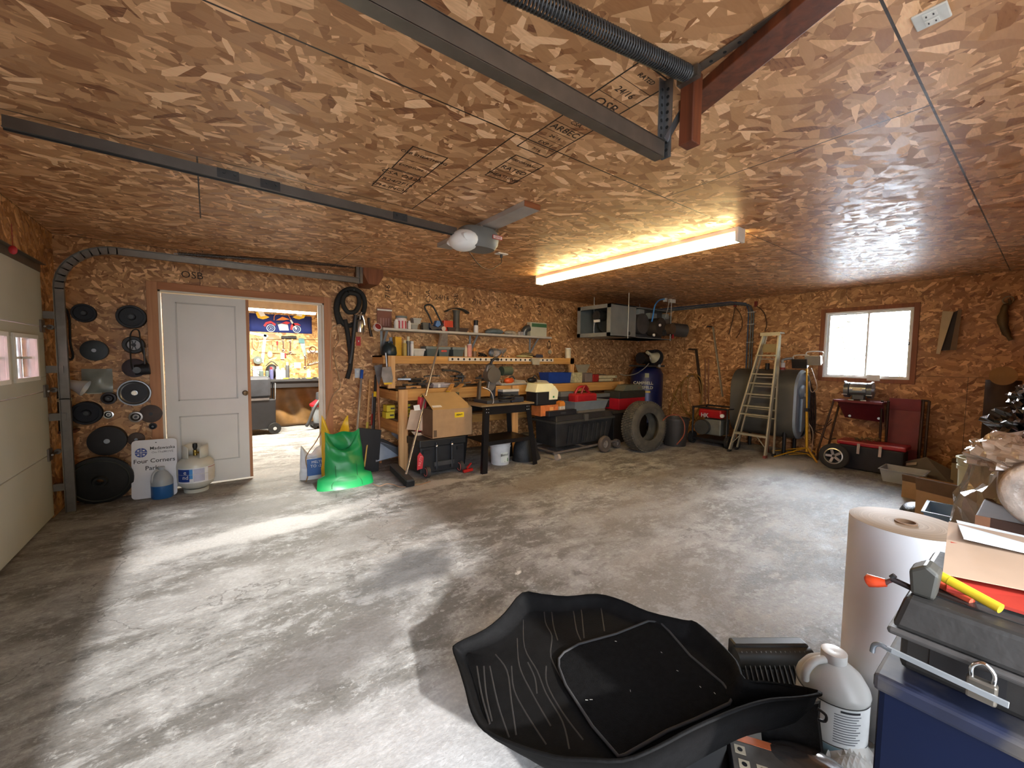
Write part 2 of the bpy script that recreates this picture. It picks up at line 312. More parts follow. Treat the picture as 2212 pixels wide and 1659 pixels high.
    def tray(s, x0, x1, y0, y1, z0, z1, t=.004, taper=.0, lip=0):
        """open-topped bin with walls and floor"""
        o = lambda x, a, b: x
        B = [(x0+taper, y0+taper), (x1-taper, y0+taper), (x1-taper, y1-taper), (x0+taper, y1-taper)]; Tt = [(x0, y0), (x1, y0), (x1, y1), (x0, y1)]
        sg = [(1, 1), (-1, 1), (-1, -1), (1, -1)]
        Bi = [(p[0]+t*q[0], p[1]+t*q[1]) for p, q in zip(B, sg)]; Ti = [(p[0]+t*q[0], p[1]+t*q[1]) for p, q in zip(Tt, sg)]
        vs = [(*p, z0) for p in B]+[(*p, z1) for p in Tt]+[(*p, z1) for p in Ti]+[(*p, z0+t) for p in Bi]; fs = [(3, 2, 1, 0), (12, 13, 14, 15)]
        for i in range(4):
            j = (i+1) % 4; fs += [(i, j, 4+j, 4+i), (4+i, 4+j, 8+j, 8+i), (8+i, 8+j, 12+j, 12+i)]
        s._add(vs, fs)
        if lip:
            for (a0, a1, b0, b1) in ((x0-lip, x1+lip, y0-lip, y0), (x0-lip, x1+lip, y1, y1+lip), (x0-lip, x0, y0, y1), (x1, x1+lip, y0, y1)): s.box(a0, a1, b0, b1, z1-t*1.5, z1)
        return s
    def build(s, name, mats, parent=None, bevel=0, sub=0, solid=0, loc=None):
        me = bpy.data.meshes.new(name); me.from_pydata([tuple(v) for v in s.v], [], s.f)
        mats = mats if isinstance(mats, (list, tuple)) else [mats]
        for m in mats: me.materials.append(m)
        me.polygons.foreach_set('material_index', s.mi); me.polygons.foreach_set('use_smooth', s.sm); me.update()
        o = bpy.data.objects.new(name, me); COL.objects.link(o)
        if parent: o.parent = parent
        if loc: o.location = loc
        if solid: md = o.modifiers.new('s', 'SOLIDIFY'); md.thickness = solid; md.offset = 0
        if bevel: md = o.modifiers.new('b', 'BEVEL'); md.width = bevel; md.segments = 2; md.limit_method = 'ANGLE'; md.angle_limit = .8
        if sub: md = o.modifiers.new('u', 'SUBSURF'); md.levels = sub; md.render_levels = sub
        return o
def spline(P, k, closed=False):
    out = []; n = len(P); rg = range(n if closed else n-1)
    g = (lambda i: P[i % n]) if closed else (lambda i: P[max(0, min(n-1, i))])
    for i in rg:
        a, b, c, d = g(i-1), g(i), g(i+1), g(i+2)
        for j in range(k):
            t = j/k; out.append(.5*((2*b)+(c-a)*t+(2*a-5*b+4*c-d)*t*t+(3*b-a-3*c+d)*t**3))
    if not closed: out.append(P[-1])
    return out
def tag(o, label, cat, group=None, kind=None):
    o['label'] = label; o['category'] = cat
    if group: o['group'] = group
    if kind: o['kind'] = kind
    return o
def thing(name, label, cat, loc=(0, 0, 0), rz=0, group=None, rot=None):
    o = bpy.data.objects.new(name, None); COL.objects.link(o); o.location = loc; o.rotation_euler = rot or (0, 0, rz)
    o.empty_display_size = .05
    return tag(o, label, cat, group)
def struct(o): o['kind'] = 'structure'; return o
def text(name, s, size, mat, parent, Mx, ext=.0004, align='CENTER', bold=0, sx=1):
    """lettering as a thin mesh; Mx maps the text's x,y,z to the parent's space"""
    cu = bpy.data.curves.new(name, 'FONT'); cu.body = s; cu.size = size; cu.extrude = ext; cu.align_x = align; cu.align_y = 'CENTER'; cu.offset = bold; cu.resolution_u = 2
    t = bpy.data.objects.new(name, cu); me = bpy.data.meshes.new_from_object(t); bpy.data.objects.remove(t)
    me.name = name; me.materials.clear(); me.materials.append(mat); me.transform(Mx @ Matrix.Diagonal((sx, 1, 1, 1)))
    o = bpy.data.objects.new(name, me); COL.objects.link(o); o.parent = parent; return o
def basis(o, x, y):
    """matrix with origin o, text x axis along x and up axis along y"""
    x = Vector(x).normalized(); y = Vector(y).normalized(); z = x.cross(y).normalized(); m = Matrix((x, y, z)).transposed().to_4x4(); m.translation = Vector(o); return m
def dup(root, loc, rz=None, label=None, scale=None):
    r = root.copy(); COL.objects.link(r); r.location = loc
    if rz is not None: r.rotation_euler = (r.rotation_euler.x, r.rotation_euler.y, rz)
    if scale: r.scale = scale
    if label: r['label'] = label
    for ch in list(root.children):
        c = ch.copy(); COL.objects.link(c); c.parent = r
        for g in ch.children: d = g.copy(); COL.objects.link(d); d.parent = c
    return r
def span(x0, y0, x1, y1, Y):
    a = at(x0, y1, Y=Y); b = at(x1, y0, Y=Y); return a.x, b.x, a.z, b.z
# ------------------------------------------------------------------ the room
OSBC = osb('osb_ceiling', 'XY', (1.4, 1.2, 1.02), .42, (.02, .86, 2.44, 1.2275, .5, .004), 0, .95, .65)
OSBW = osb('osb_back_wall', 'XZ', (1.25, 1.05, .78), .45, (.05, 2.44, 2.44, 1.22, .5, .002), 5, .62)
OSBR = osb('osb_right_wall', 'YZ', (1.15, .93, .66), .45, (.6, 2.44, 2.44, 1.22, .5, .002), 11, .75)
OSBS = osb('osb_shop_wall', 'XZ', (1.2, 1.12, .72), .5, None, 19)
CONC = concrete()
floor = struct(MB().box(XL-.1, XR+.12, YF-.3, 9.5, -.12, 0).build('floor', CONC))
ceil = struct(MB().box(XL-.1, XR+.12, YF-.3, 9.5, HC, HC+.1).build('ceiling', OSBC))
# back wall with the double doorway
DX0, DX1, DZ = at(343, 700, Y=YB).x, at(700, 700, Y=YB).x, at(539, 645, Y=YB).z+.015
w = MB()
w.box(XL-.1, DX0, YB, YB+.12, 0, HC).box(DX1, XR+.12, YB, YB+.12, 0, HC).box(DX0, DX1, YB, YB+.12, DZ, HC)
struct(w.build('wall_back', OSBW))
# right wall with window
WY0, WY1, WZ0, WZ1 = 1.13, 2.07, 1.165, 2.11
w = MB(); w.box(XR, XR+.12, YF-.3, WY0, 0, HC).box(XR, XR+.12, WY1, YB, 0, HC).box(XR, XR+.12, WY0, WY1, 0, WZ0).box(XR, XR+.12, WY0, WY1, WZ1, HC)
struct(w.build('wall_right', OSBR))
# left wall with the closed garage door opening
GY0, GY1, GZ = 1.2, 4.98, 2.13
w = MB(); w.box(XL-.12, XL, YF-.3, GY0, 0, HC).box(XL-.12, XL, GY1, YB, 0, HC).box(XL-.12, XL, GY0, GY1, GZ, HC)
struct(w.build('wall_left', OSBR))
# front wall behind the camera: open garage doorway the daylight comes through
OX0, OX1, OZ = -.48, 2.4, 2.3
w = MB(); w.box(XL-.1, OX0, YF-.12, YF, 0, HC).box(OX1, XR+.12, YF-.12, YF, 0, HC).box(OX0, OX1, YF-.12, YF, OZ, HC)
struct(w.build('wall_front', OSBW))
# second room behind the doorway
SX0, SX1, SY = -1.0, 2.75, 9.27
w = MB(); w.box(SX0, SX1, SY, SY+.1, 0, HC); struct(w.build('wall_shop_back', OSBS))
struct(MB().box(SX0-.1, SX0, YB+.12, SY+.1, 0, HC).build('wall_shop_left', OSBS))
struct(MB().box(SX1, SX1+.1, YB+.12, SY+.1, 0, HC).build('wall_shop_right', OSBS))
# door casing
JW = .085
t = MB(); t.box(DX0-JW, DX0, YB-.02, YB, 0, DZ+.075); t.box(DX1, DX1+JW, YB-.02, YB, 0, DZ+.075); struct(t.build('trim_1', TRIMW, bevel=.003))
struct(MB().box(DX0, DX1, YB-.021, YB, DZ, DZ+.075).build('trim_2', TRIMH, bevel=.003))
jm = MB(); jm.box(DX0, DX0+.018, YB, YB+.13, 0, DZ).box(DX1-.018, DX1, YB, YB+.13, 0, DZ).box(DX0, DX1, YB, YB+.13, DZ-.018, DZ); jm.box(DX1-.055, DX1-.018, YB+.06, YB+.10, 0, DZ-.02)
struct(jm.build('trim_3', M('ded9cc', .5, 0, .06)))
# closed leaf of the doorway, two-panel white door with bare wood edge
LX0, LX1 = DX0+.03, at(541, 800, Y=YB-.01).x
WDOOR = M('dcdbd8', .42, 0, .04, 3, name='white_door_paint')
door = struct(MB().box(LX0, LX1-.028, YB+.004, YB+.04, .02, DZ-.03).build('door_1', WDOOR))
pm = MB()
def frame_rect(m, x0, x1, z0, z1, y, w=.012, d=.008):
    m.box(x0, x1, y-d, y, z0, z0+w).box(x0, x1, y-d, y, z1-w, z1).box(x0, x0+w, y-d, y, z0, z1).box(x1-w, x1, y-d, y, z0, z1)
DWW = LX1-LX0
a = at(371, 652, Y=YB); b = at(514, 860, Y=YB); c_ = at(382, 900, Y=YB); d_ = at(518, 985, Y=YB)
for (z0, z1) in ((b.z-.005, a.z), (d_.z-.02, c_.z)):
    frame_rect(pm, LX0+.1, LX1-.12, z0, z1, YB+.004); 
    pm.m = 1; pm.box(LX0+.112, LX1-.132, YB-.001, YB+.004, z0+.012, z1-.012); pm.m = 0
pm.build('door_panel_moulding', [M('c4c4c2', .45, 0, .03), WDOOR], door, bevel=.002)
MB().box(LX1-.028, LX1, YB+.002, YB+.042, .02, DZ-.03).build('door_edge', TRIMW, door)
k = at(530, 849, Y=YB-.03)
MB().lathe([(.001, -.075), (.02, -.072), (.027, -.058), (.024, -.045), (.012, -.035), (.011, -.012), (.028, -.008), (.028, 0)], (k.x, YB+.002, k.z), 20, (0, 1, 0)).build('door_knob', M('5d4a34', .3, .8, .15), door)
# window
win = struct(MB().box(XR-.018, XR, WY0-.055, WY0, WZ0-.055, WZ1+.055).box(XR-.018, XR, WY1, WY1+.055, WZ0-.055, WZ1+.055).box(XR-.018, XR, WY0, WY1, WZ1, WZ1+.055).box(XR-.018, XR, WY0, WY1, WZ0-.055, WZ0).build('window_1', wood('window_casing_wood', '7a4426', '94572f', 2, .5, False), bevel=.003))
m = MB()
def wfr(m, y0, y1, z0, z1, x0, x1, t):
    m.box(x0, x1, y0, y1, z0, z0+t).box(x0, x1, y0, y1, z1-t, z1).box(x0, x1, y0, y0+t, z0+t, z1-t).box(x0, x1, y1-t, y1, z0+t, z1-t)
wfr(m, WY0, WY1, WZ0, WZ1, XR, XR+.11, .022); m.build('window_frame', WHT, win)
ymid = at(1872, 740, X=XR).y
m = MB(); wfr(m, WY0+.022, ymid+.012, WZ0+.022, WZ1-.022, XR+.03, XR+.055, .02); m.build('sash', WHT, win)
m = MB(); wfr(m, ymid-.012, WY1-.022, WZ0+.022, WZ1-.022, XR+.06, XR+.085, .02); m.build('sash', WHT, win)
MB().box(XR+.04, XR+.044, WY0+.04, ymid, WZ0+.04, WZ1-.04).build('pane', GLASS, win)
MB().box(XR+.07, XR+.074, ymid, WY1-.04, WZ0+.04, WZ1-.04).build('pane', GLASS, win)
MB().box(XR+.022, XR+.032, WY0+.02, WY0+.04, 1.62, 1.66).build('sash_latch', DGREY, win)
# garage door, closed: five sections, the third from the floor glazed
GD = M('b9b9ae', .55, 0, .06, 2, .08, name='garage_door_panel_paint')
gd = struct(MB().box(XL-.06, XL-.02, GY0, GY1+.02, 0, .02).build('door_2', BLKR))
NS, sh = 4, (GZ-.02)/4
winrows = []
gw0 = at(22, 716, X=XL); gw1 = at(83, 822, X=XL)
wz0, wz1 = gw1.z+.025, gw0.z-.025
for k in range(NS):
    z0 = .02+k*sh; z1 = z0+sh-.006; m = MB()
    if z0 < (wz0+wz1)/2 < z1:
        ys = [GY0+.0]; Wd = abs(gw0.y-gw1.y)-.05; y = gw1.y-.025
        wins = []
        while y-Wd > GY0+.1: wins.append((y-Wd, y)); y -= Wd+.13
        zz0, zz1 = max(z0+.03, wz0), min(z1-.03, wz1)
        m.box(XL-.045, XL, GY0, GY1+.01, z0, zz0).box(XL-.045, XL, GY0, GY1+.01, zz1, z1)
        e = GY1+.01
        for (a0, a1) in wins: m.box(XL-.045, XL, a1, e, zz0, zz1); e = a0
        m.box(XL-.045, XL, GY0, e, zz0, zz1); winrows = [(p, q, zz0, zz1) for p, q in wins]
    else: m.box(XL-.045, XL, GY0, GY1+.01, z0, z1)
    m.build('door_section', GD, gd, bevel=.004)
for (y0, y1, z0, z1) in winrows:
    m = MB(); wfr(m, y0-.02, y1+.02, z0-.02, z1+.02, XL-.001, XL+.014, .03); wfr(m, y0, y1, z0, z1, XL-.04, XL, .008)
    fo = m.build('window_frame', WHT, gd, bevel=.002)
    yc, zc = (y0+y1)/2, (z0+z1)/2
    MB().box(XL-.03, XL-.02, yc-.008, yc+.008, z0, z1).box(XL-.03, XL-.02, y0, y1, zc-.008, zc+.008).build('muntin', WHT, fo)
    MB().box(XL-.026, XL-.023, y0, y1, z0, z1).build('pane', GLASS, fo)
for k in range(1, NS):   # hinges and roller brackets at the far edge
    z = .02+k*sh
    m = MB(); m.box(XL, XL+.012, GY1-.09, GY1, z-.05, z+.05); m.cyl((XL+.025, GY1-.07, z), (XL+.025, GY1+.07, z), .008); m.cyl((XL+.025, GY1+.07, z), (XL+.025, GY1+.1, z), .022)
    m.build('hinge', GALV, gd)
MB().box(XL, XL+.006, GY0, GY1, GZ-.09, GZ-.03).box(XL, XL+.04, GY0, GY1, GZ-.03, GZ-.025).build('stiffening_strut', GALV, gd)
# pull cord tag at the top
k = at(28, 540, X=XL+.12); pc = thing('release_cord', 'red plastic release handle hanging on a cord by the top of the garage door', 'cord', k)
MB().ell((0, 0, 0), (.02, .01, .028), 12, 8).build('handle', RED, pc); MB().cyl((0, 0, .02), (0, 0, .16), .002, n=6).build('cord', M('8c2a26', .7), pc)
# outside
SNOW = M('dfe3e6', .8, 0, .08, 2, name='pale_gravel_ground')
g = MB(); g.box(XR+.14, XR+22, -12, 16, -.3, -.12); tag(g.build('ground', SNOW), 'pale ground outside beyond the window', 'ground')
g = MB(); g.box(-9, 9, -14, YF-.32, -.3, -.02); tag(g.build('driveway', M('a9a7a2', .85, 0, .12, 3, name='driveway_gravel')), 'pale gravel driveway outside the open front doorway', 'driveway')
g = MB(); g.box(-12, XL-.3, YF, 14, -.3, -.1); tag(g.build('yard', M('b5b3ae', .85, 0, .1, 3, name='yard_gravel')), 'pale yard outside the closed garage door', 'ground')
sid = thing('neighbouring_building', 'pinkish board-sided building seen through the garage door panes', 'building', (-4.2, 0, -.1))
m = MB(); m.box(-.2, 0, -2, 12, 0, 3.4)
for k in range(93): m.box(0, .02, -2+k*.15, -2+k*.15+.02, 0, 3.4)
m.build('siding', M('a0706e', .8, 0, .1, 3), sid); MB().box(-.5, .35, -2.2, 12.2, 3.4, 3.52).build('roof', DGREY, sid)
# unseen dark blocks added right of the driveway to hold back sky and sun
sh_ = struct(MB().box(1.5, 16, -14, -4.5, -.02, 9).box(2.9, 16, -4.5, -.9, -.02, 7).build('unseen_sky_block', M('20261f', .9, 0, .3, 2)))
# evergreens beyond the window
FOL = M('8aa590', .8, 0, .4, 3, name='evergreen_needles'); BARK = M('8f8a84', .9, 0, .2, name='grey_bark')
def tree(x, y, h, r, lab, bare=False, seed=1):
    rnd = random.Random(seed); t = thing('evergreen_tree', lab, 'tree', (x, y, -.12), group='trees beyond the window')
    MB().cyl((0, 0, 0), (0, 0, h), .05, .015, 8).build('trunk', BARK, t)
    b = MB(); f = MB(); n = 60 if not bare else 40
    for i in range(n):
        z = .3+h*(i/n)*.95; a = rnd.uniform(0, 2*PI); l = r*(1-(z/h)*.8)*rnd.uniform(.7, 1.1); d = Vector((math.cos(a), math.sin(a), rnd.uniform(-.35, .1)))
        p0 = Vector((0, 0, z)); pts = [p0+d*l*q+Vector((0, 0, -.25*q*q*l)) for q in (0, .35, .7, 1)]; b.tube(pts, [.02, .014, .009, .004], 5)
        for k in range(20 if not bare else 9):
            q = rnd.uniform(.12, 1); p = p0+d*l*q+Vector((0, 0, -.25*q*q*l)); e = Vector((rnd.uniform(-1, 1), rnd.uniform(-1, 1), rnd.uniform(-.8, .2))).normalized()*rnd.uniform(.12, .3)*(1 if not bare else .6)
            s_ = e.cross(Vector((0, 0, 1))).normalized()*.028; f._add([p-s_, p+s_, p+e+s_*.3, p+e-s_*.3], [(0, 1, 2, 3)])
    b.build('branches', BARK, t); f.build('needles', FOL, t)
tree(XR+3.3, 1.0, 4.6, 1.6, 'dense green evergreen outside the right pane of the window', False, 3)
tree(XR+4.2, 2.9, 5.0, 1.5, 'thin bare-branched evergreen outside the left pane of the window', True, 5)
tree(XR+7.0, -.9, 5.6, 1.9, 'taller evergreen standing behind the dense one outside the window', False, 8)

# printing on the boards
def stamp(pos, x, y, w, h, lines, parent, z=.0005):
    B = basis(pos, x, y); m = MB(B); t = .006
    for (a0, a1, b0, b1) in ((-w/2, w/2, -h/2, -h/2+t), (-w/2, w/2, h/2-t, h/2), (-w/2, -w/2+t, -h/2, h/2), (w/2-t, w/2, -h/2, h/2)): m.box(a0, a1, b0, b1, 0, z)
    n = len(lines); fo = m.build('printed_frame', INK, parent)
    for i, (s_, k) in enumerate(lines):
        zc = h/2-(i+.5)*h/n
        if i and s_ != '|': MB(B).box(-w/2, w/2, zc+h/n/2-.001, zc+h/n/2+.001, 0, z).build('printed_rule', INK, fo)
        text('printed_stamp', s_, k, INK, fo, B @ Matrix.Translation((0, zc, z)), .0003)
for i, (px, py, ls) in enumerate(((855, 392, [('CSA O325', .055), ('1R24/2F16', .05), ('7/16 INCH', .05)]), (905, 352, [('OSB SHEATHING', .035), ('EXPOSURE 1', .03)]),
        (1110, 368, [('PERFORMANCE', .03), ('RATED', .055), ('SHEATHING', .04)]), (1210, 290, [('2015', .05), ('CSA', .035), ('ARBEC', .055), ('24/16', .03), ('EXP 1', .035), ('7/16', .03)]), (1350, 200, [('RATED', .03), ('24/16', .045), ('OSB', .07)]))):
    p = at(px, py, Z=HC); stamp((p.x, p.y, HC-.001), (1, 0, 0), (0, -1, 0), .2, .42 if i == 3 else .3, ls, ceil)
bwall = bpy.data.objects['wall_back']
for i, px in enumerate((415, 838, 880, 925, 955, 985, 1030, 1075, 1120, 1165, 1210)):
    p = at(px, 595 if px == 415 else 620+(px-820)*.115+8, Y=YB)
    text('printed_stamp', ['OSB', '7/16', '=|=', 'CSA', '24/16'][i % 5], .1, INK, bwall, basis((p.x, YB-.001, p.z), (0, 0, 1) if i % 2 else (1, 0, 0), (-1, 0, 0) if i % 2 else (0, 0, 1)), .0004)
# ------------------------------------------------------------------ ceiling gear
def WB(t): return MB(t.matrix_basis.inverted())
def arc(c, r, a0, a1, n, ax='XZ'):
    o = []
    for i in range(n+1):
        a = math.radians(a0+(a1-a0)*i/n); o.append(Vector((c[0]+r*math.cos(a), c[1], c[2]+r*math.sin(a))))
    return o
def track(t, y, z, x_end, xv):
    R = .36; s = 1 if y > 3 else -1
    vert = [(xv, y, .03), (xv, y, 1.0), (xv, y, z-R)]; crv = arc((xv+R, y, z-R), R, 180, 90, 10); hor = [(xv+R, y, z), (x_end, y, z)]
    def ch(pts, name):
        m = WB(t); P = [Vector(p) for p in pts]
        for a, b in zip(P[:-1], P[1:]):
            d = (b-a).normalized(); up = Vector((0, 1, 0)).cross(d)*-1; e = d*.004
            m.bar(a-e, b+e, .004, .06, up)
            for q in (1, -1): m.bar(a-e+up*q*.03-Vector((0, s*.018, 0)), b+e+up*q*.03-Vector((0, s*.018, 0)), .04, .004, up)
        return m.build(name, GALV, t)
    ch(vert, 'vertical_rail'); ch(crv, 'curved_rail'); ch(hor, 'horizontal_rail')
t = thing('garage_door_track', 'galvanised garage door track curving along the back wall over the white door', 'track', (XL+.1, 5.0, 0)); track(t, 5.0, 2.285, 1.45, XL+.1)
m = WB(t); 
for z in (.25, .85, 1.25, 1.7): m = WB(t); m.box(XL, XL+.1, 4.99, 5.05, z-.03, z+.03); m.build('jamb_bracket', GALV, t)
m = WB(t); m.box(1.42, 1.46, 5.0, 5.004, 2.25, HC).box(1.42, 1.424, 5.0, 5.04, 2.25, HC); m.build('hanger_strap', GALV, t)
yn, zn = .94, 2.185
t = thing('garage_door_track', 'heavy galvanised garage door track ending at a perforated bracket near the wood post', 'track', (1.4, yn, zn)); track(t, yn, zn, 1.41, XL+.1)
m = WB(t); m.box(1.395, 1.43, yn+.014, yn+.018, zn-.03, HC).box(1.426, 1.43, yn-.02, yn+.018, zn-.03, HC); hb = m.build('perforated_angle', STEEL, t)
m = WB(t)
for k in range(9):
    z = zn+k*.028; m.cyl((1.412, yn+.0125, z), (1.412, yn+.014, z), .006, n=8); m.cyl((1.424, yn-.002, z), (1.426, yn-.002, z), .006, n=8)
m.build('slot_holes', M('0c0b0a', .9), hb)
m = WB(t); m.bar((1.41, yn-.01, zn+.03), (1.52, yn-.05, HC-.03), .025, .004, (0, 1, 0)); m.build('diagonal_brace', STEEL, t)
def spring(name, lab, p0, p1, R, r, pitch, seg=7):
    p0, p1 = Vector(p0), Vector(p1); t = thing(name, lab, 'spring', p1); d = p1-p0; l = d.length; d.normalize(); a = d.orthogonal().normalized(); b = d.cross(a)
    n = int(l/pitch*seg); pts = [p0+d*l*i/n+R*(math.cos(2*PI*i/seg)*a+math.sin(2*PI*i/seg)*b) for i in range(n+1)]
    WB(t).tube(pts, r, 4).build('coil', DSTEEL, t)
    m = WB(t); m.cyl(p0-d*.03, p1+d*.04, .004, n=6); m.cyl(p1, p1+d*.02, R, n=12); m.build('safety_cable', STEEL, t); return t
y_ = .86; a = at(1160, 2, Y=y_); b = at(1482, 158, Y=y_); dd = (b-a)
spring('extension_spring', 'large dark coil spring under the ceiling above the near track', a-dd*.9, b, .026, .0038, .0125, 9)
a = at(384, 548, Y=5.05); b = at(775, 576, Y=5.05)
spring('extension_spring', 'long thin rusty coil spring above the far garage door track', a, b, .02, .0028, .0115, 6)
t = thing('spring_anchor_post', 'short red-brown wood post hanging from the ceiling at the near spring', 'post', (1.485, .875, 2.2))
WB(t).prism([(1.445, .845, 2.19), (1.445, .90, 2.19), (1.505, .90, 2.19), (1.505, .845, 2.19)], (0, 0, HC-2.19)).build('post', REDW, t, bevel=.004)
m = WB(t); m.box(1.42, 1.445, .82, .9, HC-.05, HC-.01); m.build('bracket_plate', GALV, t)
t = thing('wood_brace', 'red-brown wooden brace plank running along the ceiling from the hanging post', 'brace', (1.6, .8, HC-.02))
WB(t).bar((1.63, .97, HC-.02), (1.28, .05, HC-.02), .11, .038).build('plank', REDW, t, bevel=.003)
m = WB(t); m.torus((1.575, .93, 2.4), .012, .003, (0, 1, 0), 16, 6); m.cyl((1.575, .93, 2.41), (1.575, .93, 2.43), .003, n=6); m.build('eye_hook', STEEL, t)
t = thing('perforated_strap', 'galvanised perforated angle fixed to the ceiling beyond the wood brace', 'strap', (1.42, .6, HC-.005))
WB(t).bar((1.46, .86, HC-.004), (1.40, .25, HC-.004), .04, .004).build('angle', GALV, t)
m = WB(t)
for k in range(12):
    q = k/12; p = Vector((1.46-.06*q, .84-.6*q, HC-.0065)); m.cyl(p, p+Vector((0, 0, -.001)), .006, n=8)
m.build('holes', M('15120f', .9), t)
t = thing('spring_anchor_block', 'brown wood block with steel bracket under the ceiling above the hanging black hose', 'bracket', (1.62, 5.1, 2.3))
WB(t).prism([(1.5, 4.98, HC), (1.74, 4.98, HC), (1.74, 4.98, 2.36), (1.68, 4.98, 2.26), (1.56, 4.98, 2.26), (1.5, 4.98, 2.38)], (0, .39, 0)).build('block', wood('red_fir', '6d3c22', '8c5432', 2), t)
m = WB(t); m.box(1.46, 1.5, 5.0, 5.005, 2.26, HC).box(1.46, 1.464, 4.97, 5.005, 2.26, HC); m.build('bracket', GALV, t)
# opener rail, motor, board
a = at(6, 262, Y=2.8); b = at(985, 500, Y=2.8)
t = thing('garage_door_opener', 'grey garage door opener with white lens and long steel rail under the ceiling', 'opener', (b.x+.16, 2.8, b.z))
m = WB(t); m.bar(a, b, .028, .05); m.bar(a+Vector((0, .0, -.028)), b+Vector((0, 0, -.028)), .05, .004); m.build('rail', M('6d6a66', .4, .75, .1), t)
m = WB(t); m.bar(a+Vector((0, 0, -.033)), b+Vector((.02, 0, -.033)), .008, .006); m.build('chain', BLK, t)
for q in (.36, .45, .8):
    p = a.lerp(b, q); m = WB(t); m.cbox(p+Vector((0, 0, .0)), (.1, .034, .056)); m.cyl(p+Vector((-.02, -.017, .01)), p+Vector((-.02, -.024, .01)), .008, n=8).cyl(p+Vector((.03, -.017, .01)), p+Vector((.03, -.024, .01)), .008, n=8); m.build('rail_splice', DSTEEL, t)
ox, oz = b.x, b.z
m = WB(t); OW = .13
def hous(u, v):
    a_ = 2*PI*u; rx = .17; ry = OW; k = 2.8
    c, s_ = math.cos(a_), math.sin(a_); sg = lambda q: (abs(q)**(2/k))*(1 if q >= 0 else -1)
    sc = [.86, 1, 1, .96, .8][min(4, int(v*4.999))] if v < 1 else .8
    return (ox+.19+rx*sg(c)*sc, 2.8+ry*sg(s_)*sc, oz+.045-.15*v)
m.grid(hous, 28, 5, True, True); m._add([hous(i/28, 1) for i in range(28)], [tuple(range(28))]); m._add([hous(i/28, 0) for i in range(28)], [tuple(range(28))]); m.build('motor_housing', M('6f716f', .45, .1, .06), t)
m = WB(t); m.grid(lambda u, v: (ox+.13-.12*math.sin(PI*v)-.02, 2.8-.135*math.cos(PI*u)*(.6+.4*math.sin(PI*v)), oz+.0-.115*v+.02*math.sin(PI*u)-.0), 16, 10)
m.ell((ox+.07, 2.8, oz-.055), (.11, .14, .08), 24, 12); m.build('light_lens', M('eceeec', .35, 0, .02), t)
lb = at(1075, 513, Y=2.8-OW-.003)
m = WB(t); m.cbox((lb.x, 2.8-OW-.001, lb.z), (.09, .004, .03)); lg = m.build('badge', M('c2413c', .5), t)
m = WB(t); m.cbox((lb.x, 2.8-OW-.0035, lb.z), (.08, .002, .022)); m.build('badge_face', M('d9d4cf', .5), t)
text('badge_lettering', 'GENIE', .022, M('b02a28', .5), t, Matrix.Translation(-t.location) @ basis((lb.x, 2.8-OW-.0055, lb.z), (1, 0, 0), (0, 0, 1)))
for yy in (2.7, 2.9):
    for xx in (ox+.15, ox+.3): WB(t).box(xx, xx+.025, yy, yy+.003, oz+.03, HC-.04).build('hanging_strap', GALV, t)
t = thing('mounting_board', 'grey-painted plank on the ceiling that carries the door opener', 'board', (1.8, 2.7, HC-.02))
a = at(1172, 454, Z=HC-.04); WB(t).bar((1.8, a.y+.02, HC-.02), (1.8, 3.5, HC-.02), .14, .038).build('plank', M('a59c93', .7, 0, .12, 6), t, bevel=.002)
MB(t.matrix_basis.inverted()).bar((1.8, a.y+.018, HC-.02), (1.8, a.y+.022, HC-.02), .14, .038).build('end_grain', wood('cut_end', '7c4526', '9a5c34', 0), t)
p = at(1083, 548, Z=HC)
t = thing('ceiling_outlet', 'small white outlet plate on the ceiling behind the door opener', 'outlet', (p.x, p.y, HC)); MB().cbox((0, 0, -.004), (.12, .075, .008)).build('cover_plate', WHT, t, bevel=.002)
MB().cyl((0, 0, -.008), (0, 0, -.04), .014, n=10).build('plug', DGREY, t)
q = Vector((ox+.12, 2.83, oz-.11)); pts = [q, q.lerp(p, .3)+Vector((0, 0, -.12)), q.lerp(p, .6)+Vector((0, 0, -.16)), q.lerp(p, .8)+Vector((0, 0, -.13)), Vector((p.x, p.y, HC-.09)), Vector((p.x, p.y, HC-.04))]
t = thing('power_lead', 'brown cord drooping from the door opener to the ceiling outlet', 'cord', q); WB(t).tube(pts, .005, 6, sm=6).build('cord', M('4a3624', .6), t)
p = at(2012, 33, Z=HC)
t = thing('ceiling_outlet', 'white double outlet plate on the ceiling at the upper right corner', 'outlet', (p.x, p.y, HC), -.02); MB().cbox((0, 0, -.004), (.085, .078, .008)).build('cover_plate', M('cfd0ca', .4), t, bevel=.003)
for yy in (-.028, .028):
    so = MB().cbox((yy*.7, 0, -.0085), (.026, .03, .003)).build('socket', M('dcdcd6', .4), t); m = MB()
    for xx in (-.008, .008): m.cbox((yy*.7, xx, -.0105), (.008, .003, .002))
    m.build('slots', BLK, so)
